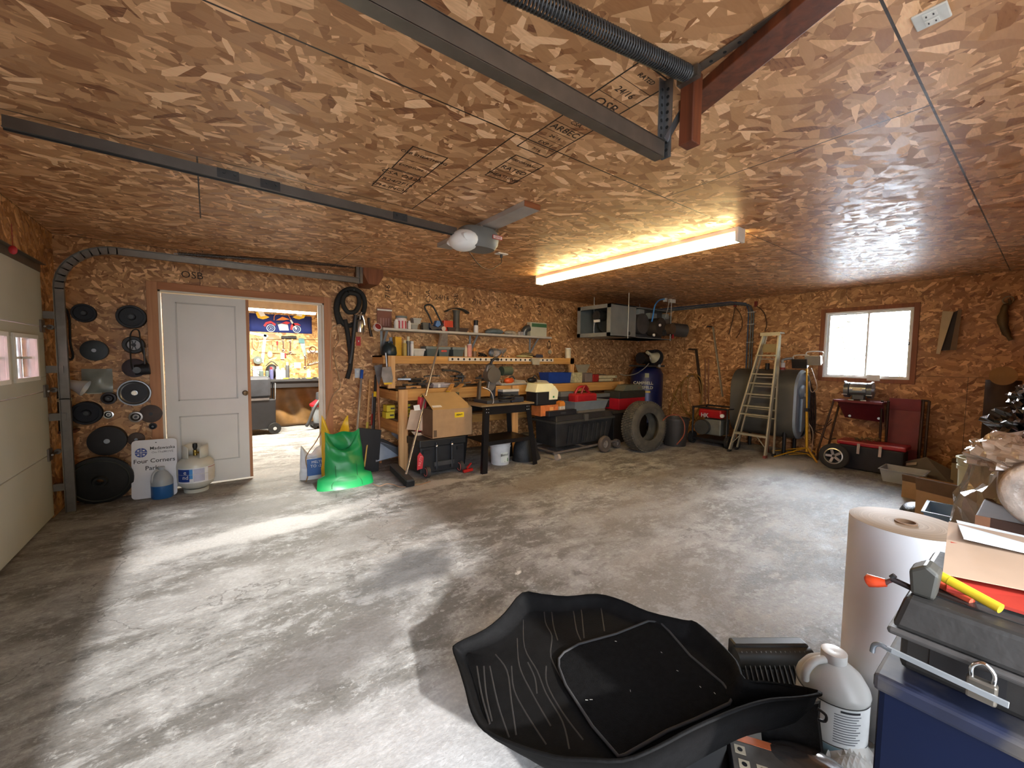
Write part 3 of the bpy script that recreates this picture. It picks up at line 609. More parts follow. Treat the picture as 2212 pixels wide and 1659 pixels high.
# fluorescent strip
y0, y1, lx = 1.56, 4.05, 3.44
t = thing('fluorescent_light', 'long lit white fluorescent strip light on the ceiling', 'ceiling light', (lx, (y0+y1)/2, HC))
m = WB(t); m.prism([(lx-.055, y0, HC), (lx+.055, y0, HC), (lx+.055, y0, HC-.03), (lx+.035, y0, HC-.062), (lx-.035, y0, HC-.062), (lx-.055, y0, HC-.03)], (0, y1-y0, 0)); m.build('housing', M('e6e4dc', .4, 0, .03), t)
for yy in (y0, y1-.02): WB(t).box(lx-.06, lx+.06, yy-.002, yy+.022, HC-.11, HC).build('end_cap', M('d5d2c8', .4), t, bevel=.003)
TUBE = M('ffe2a0', .3, 0, 0, emit=8, name='fluorescent_tube_glow')
for xx in (-.036, .036): WB(t).cyl((lx+xx, y0+.022, HC-.085), (lx+xx, y1-.022, HC-.085), .018, n=14).build('tube', TUBE, t)
# ------------------------------------------------------------------ left part of the back wall
def disc_r(px, py, ry, Y): return (at(px, py-ry, Y=Y).z-at(px, py+ry, Y=Y).z)/2
def pulley(lab, px, py, ry, style, mat, hub=None, d=.05, cat='pulley', name='pulley_wheel', grp='pulleys and discs on the wall'):
    Y = YB-d/2; c = at(px, py, Y=YB-d); R = disc_r(px, py, ry, YB-d)
    t = thing(name, lab, cat, (c.x, YB, c.z), group=grp)
    if style == 'groove': prof = [(R*.12, 0), (R*.97, 0), (R, -.006), (R*.9, -d*.5), (R, -d+.006), (R*.97, -d), (R*.82, -d), (R*.78, -d*.7), (R*.3, -d*.7), (R*.26, -d-.01), (.001, -d-.01)]
    elif style == 'dish': prof = [(.001, 0), (R*.96, 0), (R, -d*.4), (R*.98, -d), (R*.9, -d), (R*.84, -d*.75), (R*.72, -d*.6), (R*.25, -d*.66), (R*.2, -d*.95), (.001, -d*1.0)]
    elif style == 'flat': prof = [(.001, 0), (R, 0), (R, -d), (R*.85, -d-.003), (R*.3, -d-.004), (R*.12, -d-.004), (R*.1, -d+.01), (.001, -d+.01)]
    elif style == 'ring': prof = [(R*.58, 0), (R, 0), (R, -d*.7), (R*.92, -d), (R*.66, -d), (R*.58, -d*.6), (R*.58, 0)]
    else: prof = [(.001, 0), (R*.55, 0), (R*.6, -d*.4), (R, -d*.5), (R*.95, -d), (R*.7, -d*1.02), (R*.45, -d*.7), (.001, -d*.7)]
    MB().lathe(prof, (0, 0, 0), 36, (0, 1, 0)).build('rim', mat, t)
    MB().cyl((0, 0, 0), (0, -d-.012, 0), R*.13+.004, n=14).build('hub', hub or DSTEEL, t)
    return t, R
PB = M('202228', .55, .3, .25, 10, name='blackened_iron'); PBR = M('4a3c36', .6, .3, .2, 12, name='brown_iron')
pulley('dark round pulley topmost on the left near the garage door', 180, 676, 20, 'groove', PB)
pulley('black toothed pulley hanging highest beside the door frame', 283, 684, 25, 'groove', M('1b1c20', .5, .3, .2), None, .09)
pulley('grey pulley with a steel hub left of the white-centred ring', 203, 757, 22, 'flat', M('34393c', .5, .4, .2), STEEL, .06)
t, R = pulley('black ring wheel with a white centre beside the door frame', 288, 745, 19, 'ring', BLK, BLK, .06)
MB().cyl((0, -.004, 0), (0, -.015, 0), R*.6, n=28).build('white_plate', M('c9c6c6', .5), t)
m = MB()
for a in (1.2, 1.9): m.bar((-math.cos(a)*R*.55, -.02, -math.sin(a)*R*.55), (math.cos(a)*R*.5, -.02, math.sin(a)*R*.5), .006, .006)
m.build('spokes', BLK, t)
t, R = pulley('brown-black pulley with a small electric motor mounted on it', 290, 795, 20, 'flat', M('33262a', .55, .2, .2), None, .07)
MB().cyl((R*.1, -.11, -R*.2), (R*1.3, -.11, -R*.1), .05, n=18).build('motor_body', PB, t); MB().cyl((R*.3, -.07, -R*.2), (R*.3, -.16, -R*.2), .03, n=12).cyl((R*.9, -.11, 0), (R*.9, -.11, .2), .008, n=8).build('motor_bracket', DSTEEL, t)
t, R = pulley('large silver-rimmed dish wheel with a bright centre bolt', 290, 849, 28, 'dish', M('85888c', .3, .85, .15), M('e0dccf', .2, .9), .05)
MB().lathe([(R*.2, -.036), (R*.74, -.034)], (0, 0, 0), 36, (0, 1, 0)).build('dark_web', M('2b2d33', .6, .2, .2), t)
pulley('small dark cup pulley left of the silver-rimmed wheel', 234, 861, 13, 'cup', M('2a2426', .45, .3, .2), None, .06)
pulley('little chrome flange below the small dark cup pulley', 234, 896, 9, 'cup', CHROME, None, .045)
pulley('big black wheel behind the chrome flange near the garage door', 186, 893, 25, 'groove', M('14161f', .6, .2, .2), None, .07)
pulley('small silver cup pulley left of the flat brown disc', 293, 901, 12, 'cup', M('77716c', .3, .8, .2), BLK, .06)
pulley('flat brown disc pulley touching the door frame', 326, 894, 19, 'flat', PBR, BLK, .03)
pulley('tiny black knob pulley below the flat brown disc', 330, 921, 7, 'cup', PB, None, .035)
pulley('wide dark stepped pulley low on the wall above the sign', 231, 953, 31, 'flat', M('1c1a1b', .6, .2, .3), STEEL, .09)
pulley('small brown disc with a steel eye beside the wide dark pulley', 294, 949, 14, 'flat', PBR, STEEL, .03)
# belt between the ring and motor pulley
t = thing('drive_belt', 'dark rubber drive belt looped down from the ring wheel to the motor', 'belt', (at(296, 770, Y=YB-.07)))
P = [at(x, y, Y=YB-.085) for x, y in ((282, 722), (281, 745), (284, 790), (292, 800), (310, 785), (322, 795), (309, 762), (303, 735), (300, 715), (290, 712))]
WB(t).tube(P, .006, 6, True, 4).build('belt', BLKR, t)
t = thing('drive_belt', 'black fan belt hanging in the corner behind the garage door track', 'belt', at(150, 720, Y=YB-.02))
P = [at(x, y, Y=YB-.02) for x, y in ((140, 665), (150, 690), (152, 740), (158, 770), (148, 775), (136, 740), (134, 690))]
WB(t).tube(P, .008, 6, True, 4).build('belt', BLKR, t)
# plastic bag, lamp shade, canister
x0, x1, z0, z1 = span(174, 848, 244, 797, YB-.03)
t = thing('parts_bag', 'clear plastic bag with a pale card pinned to the wall below the grey pulley', 'bag', ((x0+x1)/2, YB, (z0+z1)/2))
m = WB(t); m.grid(lambda u, v: (x0+(x1-x0)*u, YB-.01-.03*math.sin(PI*u)*math.sin(PI*v)-.004*math.sin(9*u+5*v), z0+(z1-z0)*v), 14, 12); m.build('bag', M('a9b2ad', .2, 0, .15, trans=.4), t)
WB(t).box(x0+.03, x0+(x1-x0)*.62, YB-.008, YB-.004, z0+(z1-z0)*.5, z1-.01).build('card', M('b9b3a0', .7), t)
p = at(163, 832, Y=YB-.12)
t = thing('lamp_shade', 'white metal reflector shade hanging near the garage door track', 'shade', p); MB().lathe([(.018, .07), (.03, .06), (.045, .0), (.075, -.07), (.073, -.07), (.042, 0)], (0, 0, 0), 24, (-.9, .1, .45)).build('reflector', M('cdd2d8', .35, .1), t)
MB().cyl((-.05, .0, .025), (-.1, .1, .05), .012, n=10).build('socket', BLK, t)
p = at(136, 870, Y=YB-.1)
t = thing('fire_extinguisher', 'dark canister with a cream neck band standing on the corner ledge', 'canister', (p.x, YB-.09, at(136, 930, Y=YB-.1).z))
h = at(136, 845, Y=YB-.1).z-t.location.z
MB().lathe([(.001, 0), (.05, 0), (.052, .02), (.052, h*.72), (.04, h*.82), (.001, h*.83)], n=20).build('tank', M('23262a', .4, .2), t); MB().cyl((0, 0, h*.74), (0, 0, h*.82), .054, n=20).build('neck_band', M('a5a28c', .5), t); MB().lathe([(.03, h*.83), (.045, h*.86), (.04, h), (.001, h)], n=16).build('cap', DGREY, t)
t = thing('wall_ledge', 'narrow dark ledge in the corner under the canister', 'shelf', (p.x, YB-.08, at(136, 930, Y=YB-.1).z-.02)); MB().cbox((0, 0, 0.01), (.16, .16, .02)).build('ledge_board', REDW, t)
# huge disc leaning at floor level
c = Vector((-.83, 0, 0)); R = .23
t = thing('iron_disc', 'very large dark iron disc leaning on the wall at floor level', 'disc', (c.x, YB-.15, R*math.cos(.2)+.0), rot=(.2, 0, 0))
MB().lathe([(.03, .0), (R, 0), (R, -.03), (R*.9, -.035), (R*.25, -.035), (R*.2, -.06), (.03, -.06)], (0, 0, 0), 48, (0, 1, 0)).build('disc', M('1f1f1e', .6, .2, .3), t); MB().torus((0, -.037, 0), R*.86, .006, (0, 1, 0), 48, 6).build('raised_ring', M('33342e', .5, .3), t)
# sign, jug, tank
p0 = at(295, 1077, Z=0); p1 = at(378, 1068, Z=0); wd = .34; hh = .56
t = thing('parking_sign', 'white rounded sign reading Four Corners leaning beside the propane tank', 'sign', (-.455, 5.16, 0), rot=(-.15, 0, -.1))
pts = []; r = .035
for (cx_, cz_, a0) in ((wd/2-r, hh-r, 0), (-wd/2+r, hh-r, 90), (-wd/2+r, r, 180), (wd/2-r, r, 270)):
    for k in range(6): a = math.radians(a0+18*k); pts.append((cx_+r*math.cos(a), 0, cz_+r*math.sin(a)))
MB().prism(pts, (0, .003, 0)).build('panel', M('e4e6ec', .4, 0, .03), t)
MB().cyl((-.1, -.0015, .44), (-.1, .0, .44), .045, n=28).build('logo_disc', M('4a5fa8', .5), t)
m = MB(); m.cbox((-.1, -.002, .44), (.09, .001, .004)).cbox((-.1, -.002, .44), (.004, .001, .09))
for q in (-.02, .02):
    for z in (-.02, .02): m.cbox((-.1+q, -.002, .44+z), (.016, .001, .012))
m.build('logo_cross', TXTW, t); MB().cyl((0.01, -.001, .53), (0.01, 0, .53), .005, n=10).build('hole', BLK, t)
for s_, k, x, z, mt in (('Madawaska', .042, .06, .475, TXTB), ('On-TheMOVE', .028, .06, .435, M('9a9da6', .5)), ('Four Corners', .056, -.0, .355, TXTB), ('Park', .056, -.02, .285, TXTB)):
    text('sign_lettering', s_, k, mt, t, basis((x, -.0012, z), (1, 0, 0), (0, 0, 1)), .0004, bold=.0004)
def jug(name, lab, loc, rz, h, r, liquid, lmat, body, lbl=None):
    t = thing(name, lab, 'jug', loc, rz)
    MB().lathe([(.001, 0), (r*.92, 0), (r, r*.1), (r, h*liquid)], n=28).build('liquid_level', lmat, t)
    MB().lathe([(r, h*liquid), (r, h*.56), (r*.96, h*.62), (r*.55, h*.82), (r*.26, h*.9), (r*.24, h*.96)], n=28).build('body', body, t)
    MB().lathe([(r*.3, h*.93), (r*.31, h*1.0), (.001, h*1.0)], n=20).build('cap', body, t)
    MB().tube([(-r*.2, 0, h*.9), (-r*.62, 0, h*.88), (-r*.92, 0, h*.76), (-r*.95, 0, h*.6), (-r*.9, 0, h*.54)], r*.12, 8, sm=5).build('handle', body, t)
    return t
p = at(350, 1078, Z=0)
JB = M('b9c2cc', .35, 0, .05, trans=.25, name='translucent_jug_plastic')
jug('washer_fluid_jug', 'clear jug half full of blue liquid in front of the white sign', (p.x, p.y+.07, 0), .6, .30, .085, .42, M('2e66a8', .3, 0, .05, trans=.1), JB)
p = at(424, 1066, Z=0)
t = thing('propane_tank', 'white propane cylinder with a blue label standing by the white door', 'propane tank', (p.x, p.y+.12, 0))
TW = M('d3d4cc', .35, .05, .04, name='tank_white_enamel'); R = .155
MB().lathe([(.1, .0), (.105, .03), (.09, .035), (.09, .0), (.1, 0)], n=32).build('foot_ring', TW, t)
MB().lathe([(.001, .03), (.06, .03), (.11, .05), (.145, .085), (R, .12), (R, .27), (.15, .30), (.12, .335), (.07, .36), (.001, .365)], n=40).build('cylinder', TW, t)
MB().torus((0, 0, .2), R, .0025, (0, 0, 1), 40, 6).build('weld_seam', TW, t)
m = MB()
for (a0, a1) in ((-175, -120), (-70, 30), (60, 150)):
    m.grid(lambda u, v: (.105*math.cos(math.radians(a0+(a1-a0)*u)), .105*math.sin(math.radians(a0+(a1-a0)*u)), .35+.11*v+(.02*math.sin(PI*u) if v > .5 else 0)), 18, 3)
m.build('collar', TW, t, solid=.004)
MB().cyl((0, 0, .36), (0, 0, .42), .018, n=12).cyl((0, 0, .39), (.04, -.05, .40), .012, n=10).build('valve', M('a58d4a', .3, .9), t)
MB().lathe([(.001, .49), (.02, .485), (.022, .455), (.012, .42)], n=12).build('hand_wheel', BLK, t)
def wrap(m, a0, a1, z0, z1, r, n=14):
    m.grid(lambda u, v: (r*math.cos(math.radians(a0+(a1-a0)*u)), r*math.sin(math.radians(a0+(a1-a0)*u)), z0+(z1-z0)*v), n, 2)
for nm, a0, a1, z0, z1, mt, rr in (('label_panel', -150, -5, .115, .265, M('e8ebf2', .4), .0008), ('label_blue', -150, -108, .13, .255, M('1f3f8f', .4), .0016), ('label_light_blue', -108, -98, .16, .255, M('4b93d8', .4), .0016), ('label_grey', -96, -62, .13, .255, M('b9bdd6', .4), .0014), ('label_side', -50, -8, .12, .26, M('d6d3cc', .5), .0016), ('label_red_line', -50, -8, .252, .257, M('a53c3c', .5), .002)):
    m = MB(); wrap(m, a0, a1, z0, z1, R+rr); lp = m.build(nm, mt, t)
text('label_lettering', 'e', .06, TXTW, t, basis((R*math.cos(math.radians(-122)), R*math.sin(math.radians(-122))-.006, .225), (.85, -.53, 0), (0, 0, 1)))
text('label_lettering', 'nd', .055, TXTW, t, basis((R*math.cos(math.radians(-120))-.002, R*math.sin(math.radians(-120))-.006, .175), (.85, -.53, 0), (0, 0, 1)))
# ------------------------------------------------------------------ the room behind the doorway
light('shop_tubes_fill', 'AREA', (.9, 8.2, 2.25), (0, 0, 0), 55, (1, .95, .82), shape='RECTANGLE', size=1.3, size_y=.1)
Yt = 7.9
x0 = at(540, 668, Y=Yt).x-.1; x1 = at(683, 676, Y=Yt).x; zt = at(610, 672, Y=Yt).z
bpy.data.objects['shop_tubes_fill'].location = ((x0+x1)/2, Yt-.02, zt-.06)
t = thing('fluorescent_light', 'lit fluorescent strip light seen at the top of the doorway', 'ceiling light', ((x0+x1)/2, Yt, HC))
WB(t).box(x0, x1, Yt-.06, Yt+.06, zt+.01, HC).build('housing', M('dcd8c4', .5), t); WB(t).cyl((x0+.02, Yt-.03, zt-.01), (x1-.02, Yt-.03, zt-.01), .02, n=12).build('tube', M('fffbe8', .3, 0, 0, emit=16), t)
BZ = at(620, 819, Y=8.7).z; bx0, bx1 = -.4, 2.7
t = thing('shop_bench', 'black-topped workbench along the far wall of the second room', 'workbench', (1.2, 8.95, 0))
WB(t).box(bx0, bx1, 8.65, SY, BZ-.04, BZ).build('worktop', M('2b2a2b', .5, 0, .2), t); WB(t).box(bx0, bx1, 8.68, 8.72, BZ-.16, BZ-.04).build('apron', M('1b1717', .6), t)
for xx in (-.2, 2.6): WB(t).box(xx-.05, xx+.05, 8.7, 8.8, 0, BZ-.04).build('leg', DGREY, t)
MB_ = lambda t, *b: WB(t).box(*b)
WB(t).box(bx0, bx1, 9.0, SY, BZ-.12, BZ-.05).build('back_rail', PINE, t)
# banner with a motorcycle
BY = SY-.02; x0, x1, z0, z1 = span(538, 721, 674, 676, BY)
t = thing('motorcycle_banner', 'dark blue towel banner with a red motorcycle on the far wall', 'banner', ((x0+x1)/2, BY, (z0+z1)/2)); W_, H_ = x1-x0, z1-z0
MB().grid(lambda u, v: (-W_/2+W_*u, .004*math.sin(14*u), -H_/2+H_*v), 24, 4).build('cloth', M('1f2f73', .8, 0, .08), t, solid=.004)
def bp(px, py): p = at(px, py, Y=BY-.01); return Vector((p.x-t.location.x, -.012, p.z-t.location.z))
def bshape(pts, mt, name='print', z=0):
    m = MB(); m.prism([bp(*p)+Vector((0, -z, 0)) for p in pts], (0, .002, 0)); return m.build(name, mt, t)
Rr = abs(bp(589, 707).x-bp(575, 707).x)
RM = M('c8323a', .6); SV = M('bcd0dc', .6); YW = M('e8c22c', .6); OR = M('e0883c', .6); WT = M('e6e9ea', .6)
for cx_, cy_ in ((585, 709), (641, 711)):
    c = bp(cx_, cy_); m = MB(); m.torus(c, Rr*.62, .008, (0, 1, 0), 24, 6); m.torus(c, Rr*.35, .004, (0, 1, 0), 20, 6); m.cyl(c, c+Vector((0, -.004, 0)), .012, n=10); m.build('wheel_print', SV, t)
m = MB(); m.tube([bp(*p) for p in ((592, 692), (593, 682), (602, 677), (613, 676), (622, 680), (628, 690))], .006, 6, sm=4); m.build('arch_print', OR, t)
bshape([(569, 703), (574, 696), (585, 693), (596, 700), (594, 704), (586, 698), (577, 700), (573, 706)], RM); bshape([(627, 712), (628, 703), (633, 698), (643, 698), (650, 703), (640, 702), (633, 706), (631, 713)], RM)
bshape([(596, 692), (610, 684), (626, 690), (612, 692)], OR); bshape([(606, 699), (618, 694), (628, 697), (620, 701)], RM); bshape([(600, 701), (612, 698), (622, 702), (624, 714), (604, 714)], SV); bshape([(597, 696), (606, 697), (604, 700), (598, 700)], BLK)
bshape([(626, 692), (629, 690), (642, 710), (639, 712)], WT)
for sgn, cx_ in ((1, 566), (-1, 648)):
    bshape([(cx_-sgn*14, 676), (cx_-sgn*8, 672), (cx_+sgn*6, 680), (cx_+sgn*16, 685), (cx_+sgn*10, 688), (cx_+sgn*2, 690), (cx_-sgn*9, 687)], YW); bshape([(cx_-sgn*10, 672), (cx_+sgn*2, 672), (cx_+sgn*8, 682), (cx_-sgn*3, 684)], WT, z=.003)
# tools on the far wall
TY = SY-.02
def tw(px, py, d=.02): return at(px, py, Y=SY-d)
def tool(name, lab, cat, px, py): return thing(name, lab, cat, tw(px, py))
t = tool('drywall_square', 'white metal square hanging on the far wall left of the hammers', 'square', 572, 750)
m = WB(t); m.bar(tw(573, 722), tw(566, 783), .003, .05, (1, 0, 0)); m.bar(tw(540, 719), tw(578, 726), .003, .045); m.build('blade', M('c9dde0', .4, .3), t)
t = tool('hand_saw', 'hand saw hanging blade down on the far shop wall', 'saw', 655, 750); m = WB(t); m.prism([tw(646, 735), tw(658, 733), tw(662, 775), tw(659, 776)], (0, .004, 0)); m.build('blade', M('9db4b8', .3, .6), t); WB(t).box(*sum([[tw(645, 736).x, tw(657, 736).x], [TY-.02, TY], [tw(650, 741).z, tw(650, 731).z]], [])).build('handle', M('4a7c80', .5), t)
for i, (px, top, bot, kind, lab) in enumerate(((615, 727, 752, 'h', 'first rubber mallet from the left on the shop wall, light handle'), (631, 727, 752, 'h', 'second mallet on the shop wall, wider black head'), (599, 733, 758, 'r', 'red-handled screwdriver hanging on the shop wall'), (627, 733, 762, 'w', 'big silver wrench hanging under the mallets'), (612, 733, 757, 'w', 'slimmer wrench hanging left of the big silver wrench'), (589, 733, 757, 'r', 'wooden-handled file hanging on the shop wall'), (659, 765, 794, 'w', 'wrench hanging at the tip of the hand saw'))):
    t = tool('mallet' if kind == 'h' else ('wrench' if kind == 'w' else 'screwdriver'), lab, 'hand tool', px, top); a, b = tw(px, top+4), tw(px, bot)
    if kind == 'h': WB(t).cyl(a, b, .012, n=8).build('handle', PINEZ, t); c = tw(px, top+2); WB(t).cyl(c-Vector((.06+.015*i, 0, 0)), c+Vector((.06+.015*i, 0, 0)), .03, n=12).build('head', BLK, t)
    elif kind == 'r': WB(t).cyl(a, a.lerp(b, .4), .014, n=8).build('handle', RED if px == 599 else PINEZ, t); WB(t).cyl(a.lerp(b, .4), b, .005, n=6).build('shaft', STEEL, t)
    else:
        WB(t).bar(a, b, .006, .026, (1, 0, 0)).build('shank', CHROME, t); m = WB(t)
        for q in (a, b): m.torus(q, .022, .01, (0, 1, 0), 14, 6)
        m.build('jaw', CHROME, t)
m_ = 0
for k in range(8):
    px = 665+k*3.2; t = tool('combination_wrench', 'chrome combination wrench in the row at the right side of the doorway', 'wrench', px, 775); t['group'] = 'wrench row on the shop wall'
    a, b = tw(px, 762), tw(px, 788-k*.8); WB(t).bar(a, b, .004, .014, (1, 0, 0)).build('shank', CHROME, t); WB(t).torus(a, .012, .005, (0, 1, 0), 10, 5).torus(b, .014, .006, (0, 1, 0), 10, 5).build('jaw', CHROME, t)
t = tool('wrench_rack', 'wooden rack strip above the wrench row with an arched cut-out', 'rack', 676, 760); a, b = tw(663, 757), tw(700, 761); WB(t).box(a.x, b.x, SY-.03, SY, b.z, a.z).build('strip', OFFW, t); WB(t).torus((tw(675, 755).x, SY-.03, tw(675, 755).z), .06, .008, (0, 1, 0), 20, 6).build('arch', REDW, t)
t = tool('cable_coil', 'coil of pale cable hanging at the left of the shop wall', 'cable', 553, 745); c = tw(553, 742); WB(t).tube([c+Vector((.05*math.cos(a), -.01*(a % 2), .12*math.sin(a))) for a in [k*2*PI/16 for k in range(16)]], .006, 6, True).build('loop', M('c5b489', .6), t)
t = tool('face_mask', 'cream dust mask hanging on the shop wall', 'mask', 583, 766); c = tw(583, 766); WB(t).ell(c, (.05, .03, .07), 14, 8).build('cup', M('cbbf92', .7), t)
t = tool('grinding_wheel', 'round grinding wheel leaning on the far bench', 'wheel', 557, 778); c = tw(557, 778, .06); WB(t).cyl(c, c+Vector((0, -.03, 0)), .075, n=24).build('disc', M('5b645f', .7), t); WB(t).cyl(c, c+Vector((0, -.04, 0)), .03, n=16).build('hub', WHT, t)
t = tool('paper_sheet', 'small white paper sheet pinned on the shop wall above the bench', 'paper', 643, 789); a, b = tw(636, 795), tw(650, 783); WB(t).box(a.x, b.x, SY-.004, SY, a.z, b.z).build('sheet', WHT, t)
t = tool('phone_charger', 'white cordless device hanging on the shop wall beside a red tag', 'device', 610, 767); a, b = tw(606, 776), tw(614, 762); WB(t).box(a.x, b.x, SY-.04, SY, a.z, b.z).build('body', WHT, t, bevel=.008); a, b = tw(615, 772), tw(618, 763); WB(t).box(a.x, b.x, SY-.03, SY, a.z, b.z).build('tag', RED, t)
t = tool('wall_board', 'pegboard rail of hooks running along the shop wall', 'rail', 620, 733); a, b = tw(542, 732), tw(700, 734); WB(t).bar(a, b, .01, .012).build('rail', M('6b5428', .6), t); a, b = tw(560, 761), tw(640, 765); WB(t).bar(a, b, .01, .012).build('lower_rail', M('6b5428', .6), t)
# bench-top things of the far room
def can(name, lab, cat, x, y, z, r, h, body, cap=None, grp=None, neck=.6, capf=.25, n=18):
    t = thing(name, lab, cat, (x, y, z), group=grp)
    MB().lathe([(.001, 0), (r, 0), (r, h*(1-capf)), (r*.9, h*(1-capf*.8)), (r*neck, h*(1-capf*.75))], n=n).build('body', body, t)
    MB().lathe([(r*neck, h*(1-capf*.78)), (r*neck, h), (.001, h)], n=n).build('cap', cap or body, t); return t
def onb(px, py, Y=8.85): return at(px, py, Y=Y).x
for lab, px, y0_, r, c1, c2 in (('red-capped dark aerosol can on the far bench', 586, 793, .035, M('4a4a6e', .4), RED), ('tall white aerosol can on the far bench', 600, 792, .035, WHT, WHT), ('rounded white bottle on the far bench beside the tall can', 611, 795, .045, WHT, WHT), ('dark bottle with a grey cap at the back of the far bench', 621, 782, .035, DGREY, GREYP), ('pale spray bottle near the wrench end of the far bench', 667, 797, .035, M('b9c3d6', .4), GREYP)):
    h = at(px, y0_, Y=8.85).z-BZ; can('spray_can', lab, 'can', onb(px, 800), 8.85, BZ, r, h, c1, c2, None)
x0 = onb(545, 800, 8.9); x1 = onb(566, 800, 8.9)
t = thing('storage_case', 'cream plastic case on the far bench beside the door edge', 'case', ((x0+x1)/2, 8.9, BZ)); MB().cbox((0, 0, .12), (x1-x0, .2, .24)).build('body', M('d9dcc8', .5), t, bevel=.01)
MB().cbox((0.02, -.105, .2), (.1, .01, .03)).build('latch', GREYP, t)
x0 = onb(574, 790, 8.95); x1 = onb(603, 790, 8.95)
t = thing('tool_bag', 'black tool bag at the back of the far bench', 'bag', ((x0+x1)/2, 9.05, BZ)); MB().ell((0, 0, .14), ((x1-x0)/2, .1, .14), 16, 10).build('bag_body', BLK, t); MB().tube([(-.1, 0, .24), (0, 0, .33), (.1, 0, .24)], .01, 6, sm=4).build('handle', BLK, t)
t = thing('bench_vise', 'grey bench vise on the far bench with its handle raised', 'vise', (onb(570, 808, 8.75), 8.75, BZ)); m = MB(); m.cbox((0, 0, .03), (.14, .12, .06)).cbox((-.04, 0, .11), (.06, .1, .1)).cbox((.05, 0, .11), (.05, .1, .1)); m.build('jaws', M('55605c', .5, .4), t, bevel=.005); MB().cyl((-.07, -.02, .08), (-.2, -.02, .2), .008, n=8).build('handle', STEEL, t)
rnd = random.Random(4)
for k in range(15):
    px = 618+k*5.1; c = [M('d8b33a', .5), STEEL, M('8f8a6a', .6), BLK, M('b9b6a6', .5)][k % 5]
    t = thing('hand_tool', 'loose hand tool lying among the clutter on the far bench', 'hand tool', (onb(px, 810, 8.75), 8.72+.12*rnd.random(), BZ), rnd.uniform(-1, 1), 'loose tools on the far bench')
    MB().bar((-.06, 0, .012), (.05, 0, .014), .02, .022).build('grip', c, t); MB().bar((.05, 0, .012), (.13, 0, .012), .01, .01).build('shaft', STEEL, t)
# floor of the second room: rolling black cart, shop vacuum
p = at(560, 930, Z=0)
t = thing('rolling_tool_chest', 'black rolling tool chest with a soft top seen through the doorway', 'tool chest', (p.x, 8.45, 0), .1)
MB().box(-.28, .2, -.2, .2, .1, .62).build('lower_box', BLK, t, bevel=.015); MB().box(-.28, .14, -.19, .19, .64, 1.02).build('upper_bag', M('26272c', .6, 0, .3), t, bevel=.05)
MB().box(-.25, .1, -.21, -.2, .61, .65).build('lid_strip', STEEL, t); MB().tube([(.2, -.1, .1), (.22, -.1, .9), (.22, .1, .9), (.2, .1, .1)], .012, 6).build('handle_frame', BLK, t)
for xx, r in ((.17, .1), (-.22, .05)): 
    MB().cyl((xx, -.24, r), (xx, -.2, r), r, n=24).build('wheel', BLKR, t)
    MB().cyl((xx, -.245, r), (xx, -.235, r), r*.3, n=12).build('hub_cap', CHROME, t)
MB().box(-.285, -.275, -.18, .0, .2, .8).build('blue_side_print', BLUE, t)
p = at(672, 915, Z=0)
t = thing('shop_vacuum', 'grey shop vacuum with a red lid beside the doorway in the second room', 'vacuum', (p.x+.12, 8.6, 0))
MB().lathe([(.001, .1), (.17, .1), (.21, .42), (.21, .44)], n=28).build('drum', M('8f9498', .45), t); MB().lathe([(.235, .42), (.24, .46), (.16, .52), (.12, .55)], n=28).build('lid', RED, t); MB().lathe([(.13, .54), (.12, .68), (.001, .72)], n=24).build('motor_head', DGREY, t)
MB().tube([(-.05, -.18, .6), (-.2, -.26, .42), (-.3, -.25, .15), (-.34, -.22, .08)], .03, 10, sm=5).build('hose', DGREY, t); MB().box(-.22, .22, -.22, .22, .05, .1).build('base', BLK, t)
for xx in (-.18, .18):
    for yy in (-.18, .18): MB().cyl((xx, yy-.015, .03), (xx, yy+.015, .03), .03, n=12).build('caster', BLK, t)
MB().cyl((.02, -.24, .1), (.02, -.24, .42), .025, n=10).build('wand', BLK, t)
t = thing('brown_tarp', 'brown crumpled tarp sheet hanging under the far bench', 'tarp', (1.35, 9.0, 0))
MB().grid(lambda u, v: (-.5+1.1*u, .03*math.sin(17*u+3*v)+.02*math.sin(9*v+11*u), .02+(BZ-.2)*v), 30, 16).build('sheet', M('7a5a34', .5, 0, .3, 5), t, solid=.003)
# ------------------------------------------------------------------ wall right of the doorway
P = lambda pts, Y: [at(x, y, Y=Y) for x, y in pts]
t = thing('vacuum_hose', 'black coiled vacuum hose hanging beside the doorway with both ends down', 'hose', at(757, 690, Y=YB-.06))
Yh = YB-.06
WB(t).tube(P([(733, 700), (726, 670), (730, 645), (745, 628), (765, 625), (783, 637), (788, 660), (780, 685), (765, 700), (748, 703), (735, 690), (728, 668), (735, 645), (755, 632)], Yh), .03, 10, sm=5).build('outer_loop', BLKR, t)
WB(t).tube(P([(752, 632), (772, 637), (776, 655), (768, 672), (752, 674), (742, 660), (741, 645), (750, 632)], Yh-.05), .028, 10, sm=5).build('inner_loop', BLKR, t)
WB(t).tube(P([(745, 690), (751, 720), (756, 760), (757, 790), (750, 818)], Yh-.02), .028, 10, sm=4).build('left_end', BLKR, t)
WB(t).tube(P([(768, 680), (764, 720), (760, 760), (756, 785)], Yh-.06), [.024, .024, .028, .032], 10, sm=4).build('right_end', M('232427', .5), t)
WB(t).cyl(at(757, 630, Y=YB), at(757, 630, Y=YB)+Vector((0, -.16, 0)), .006, n=8).build('hook', STEEL, t)
p = at(778, 718, Y=YB-.1)
t = thing('spray_gun', 'silver paint spray gun with a round metal cup hanging beside the black hose', 'spray gun', (p.x, YB-.1, p.z)); g = .001
h = at(780, 695, Y=YB-.1).z-p.z
MB().lathe([(.001, 0), (.048, 0), (.05, .01), (.05, h*.95), (.04, h*1.1), (.02, h*1.2), (.001, h*1.22)], n=26).build('cup', M('b9b6ae', .25, .9, .08), t)
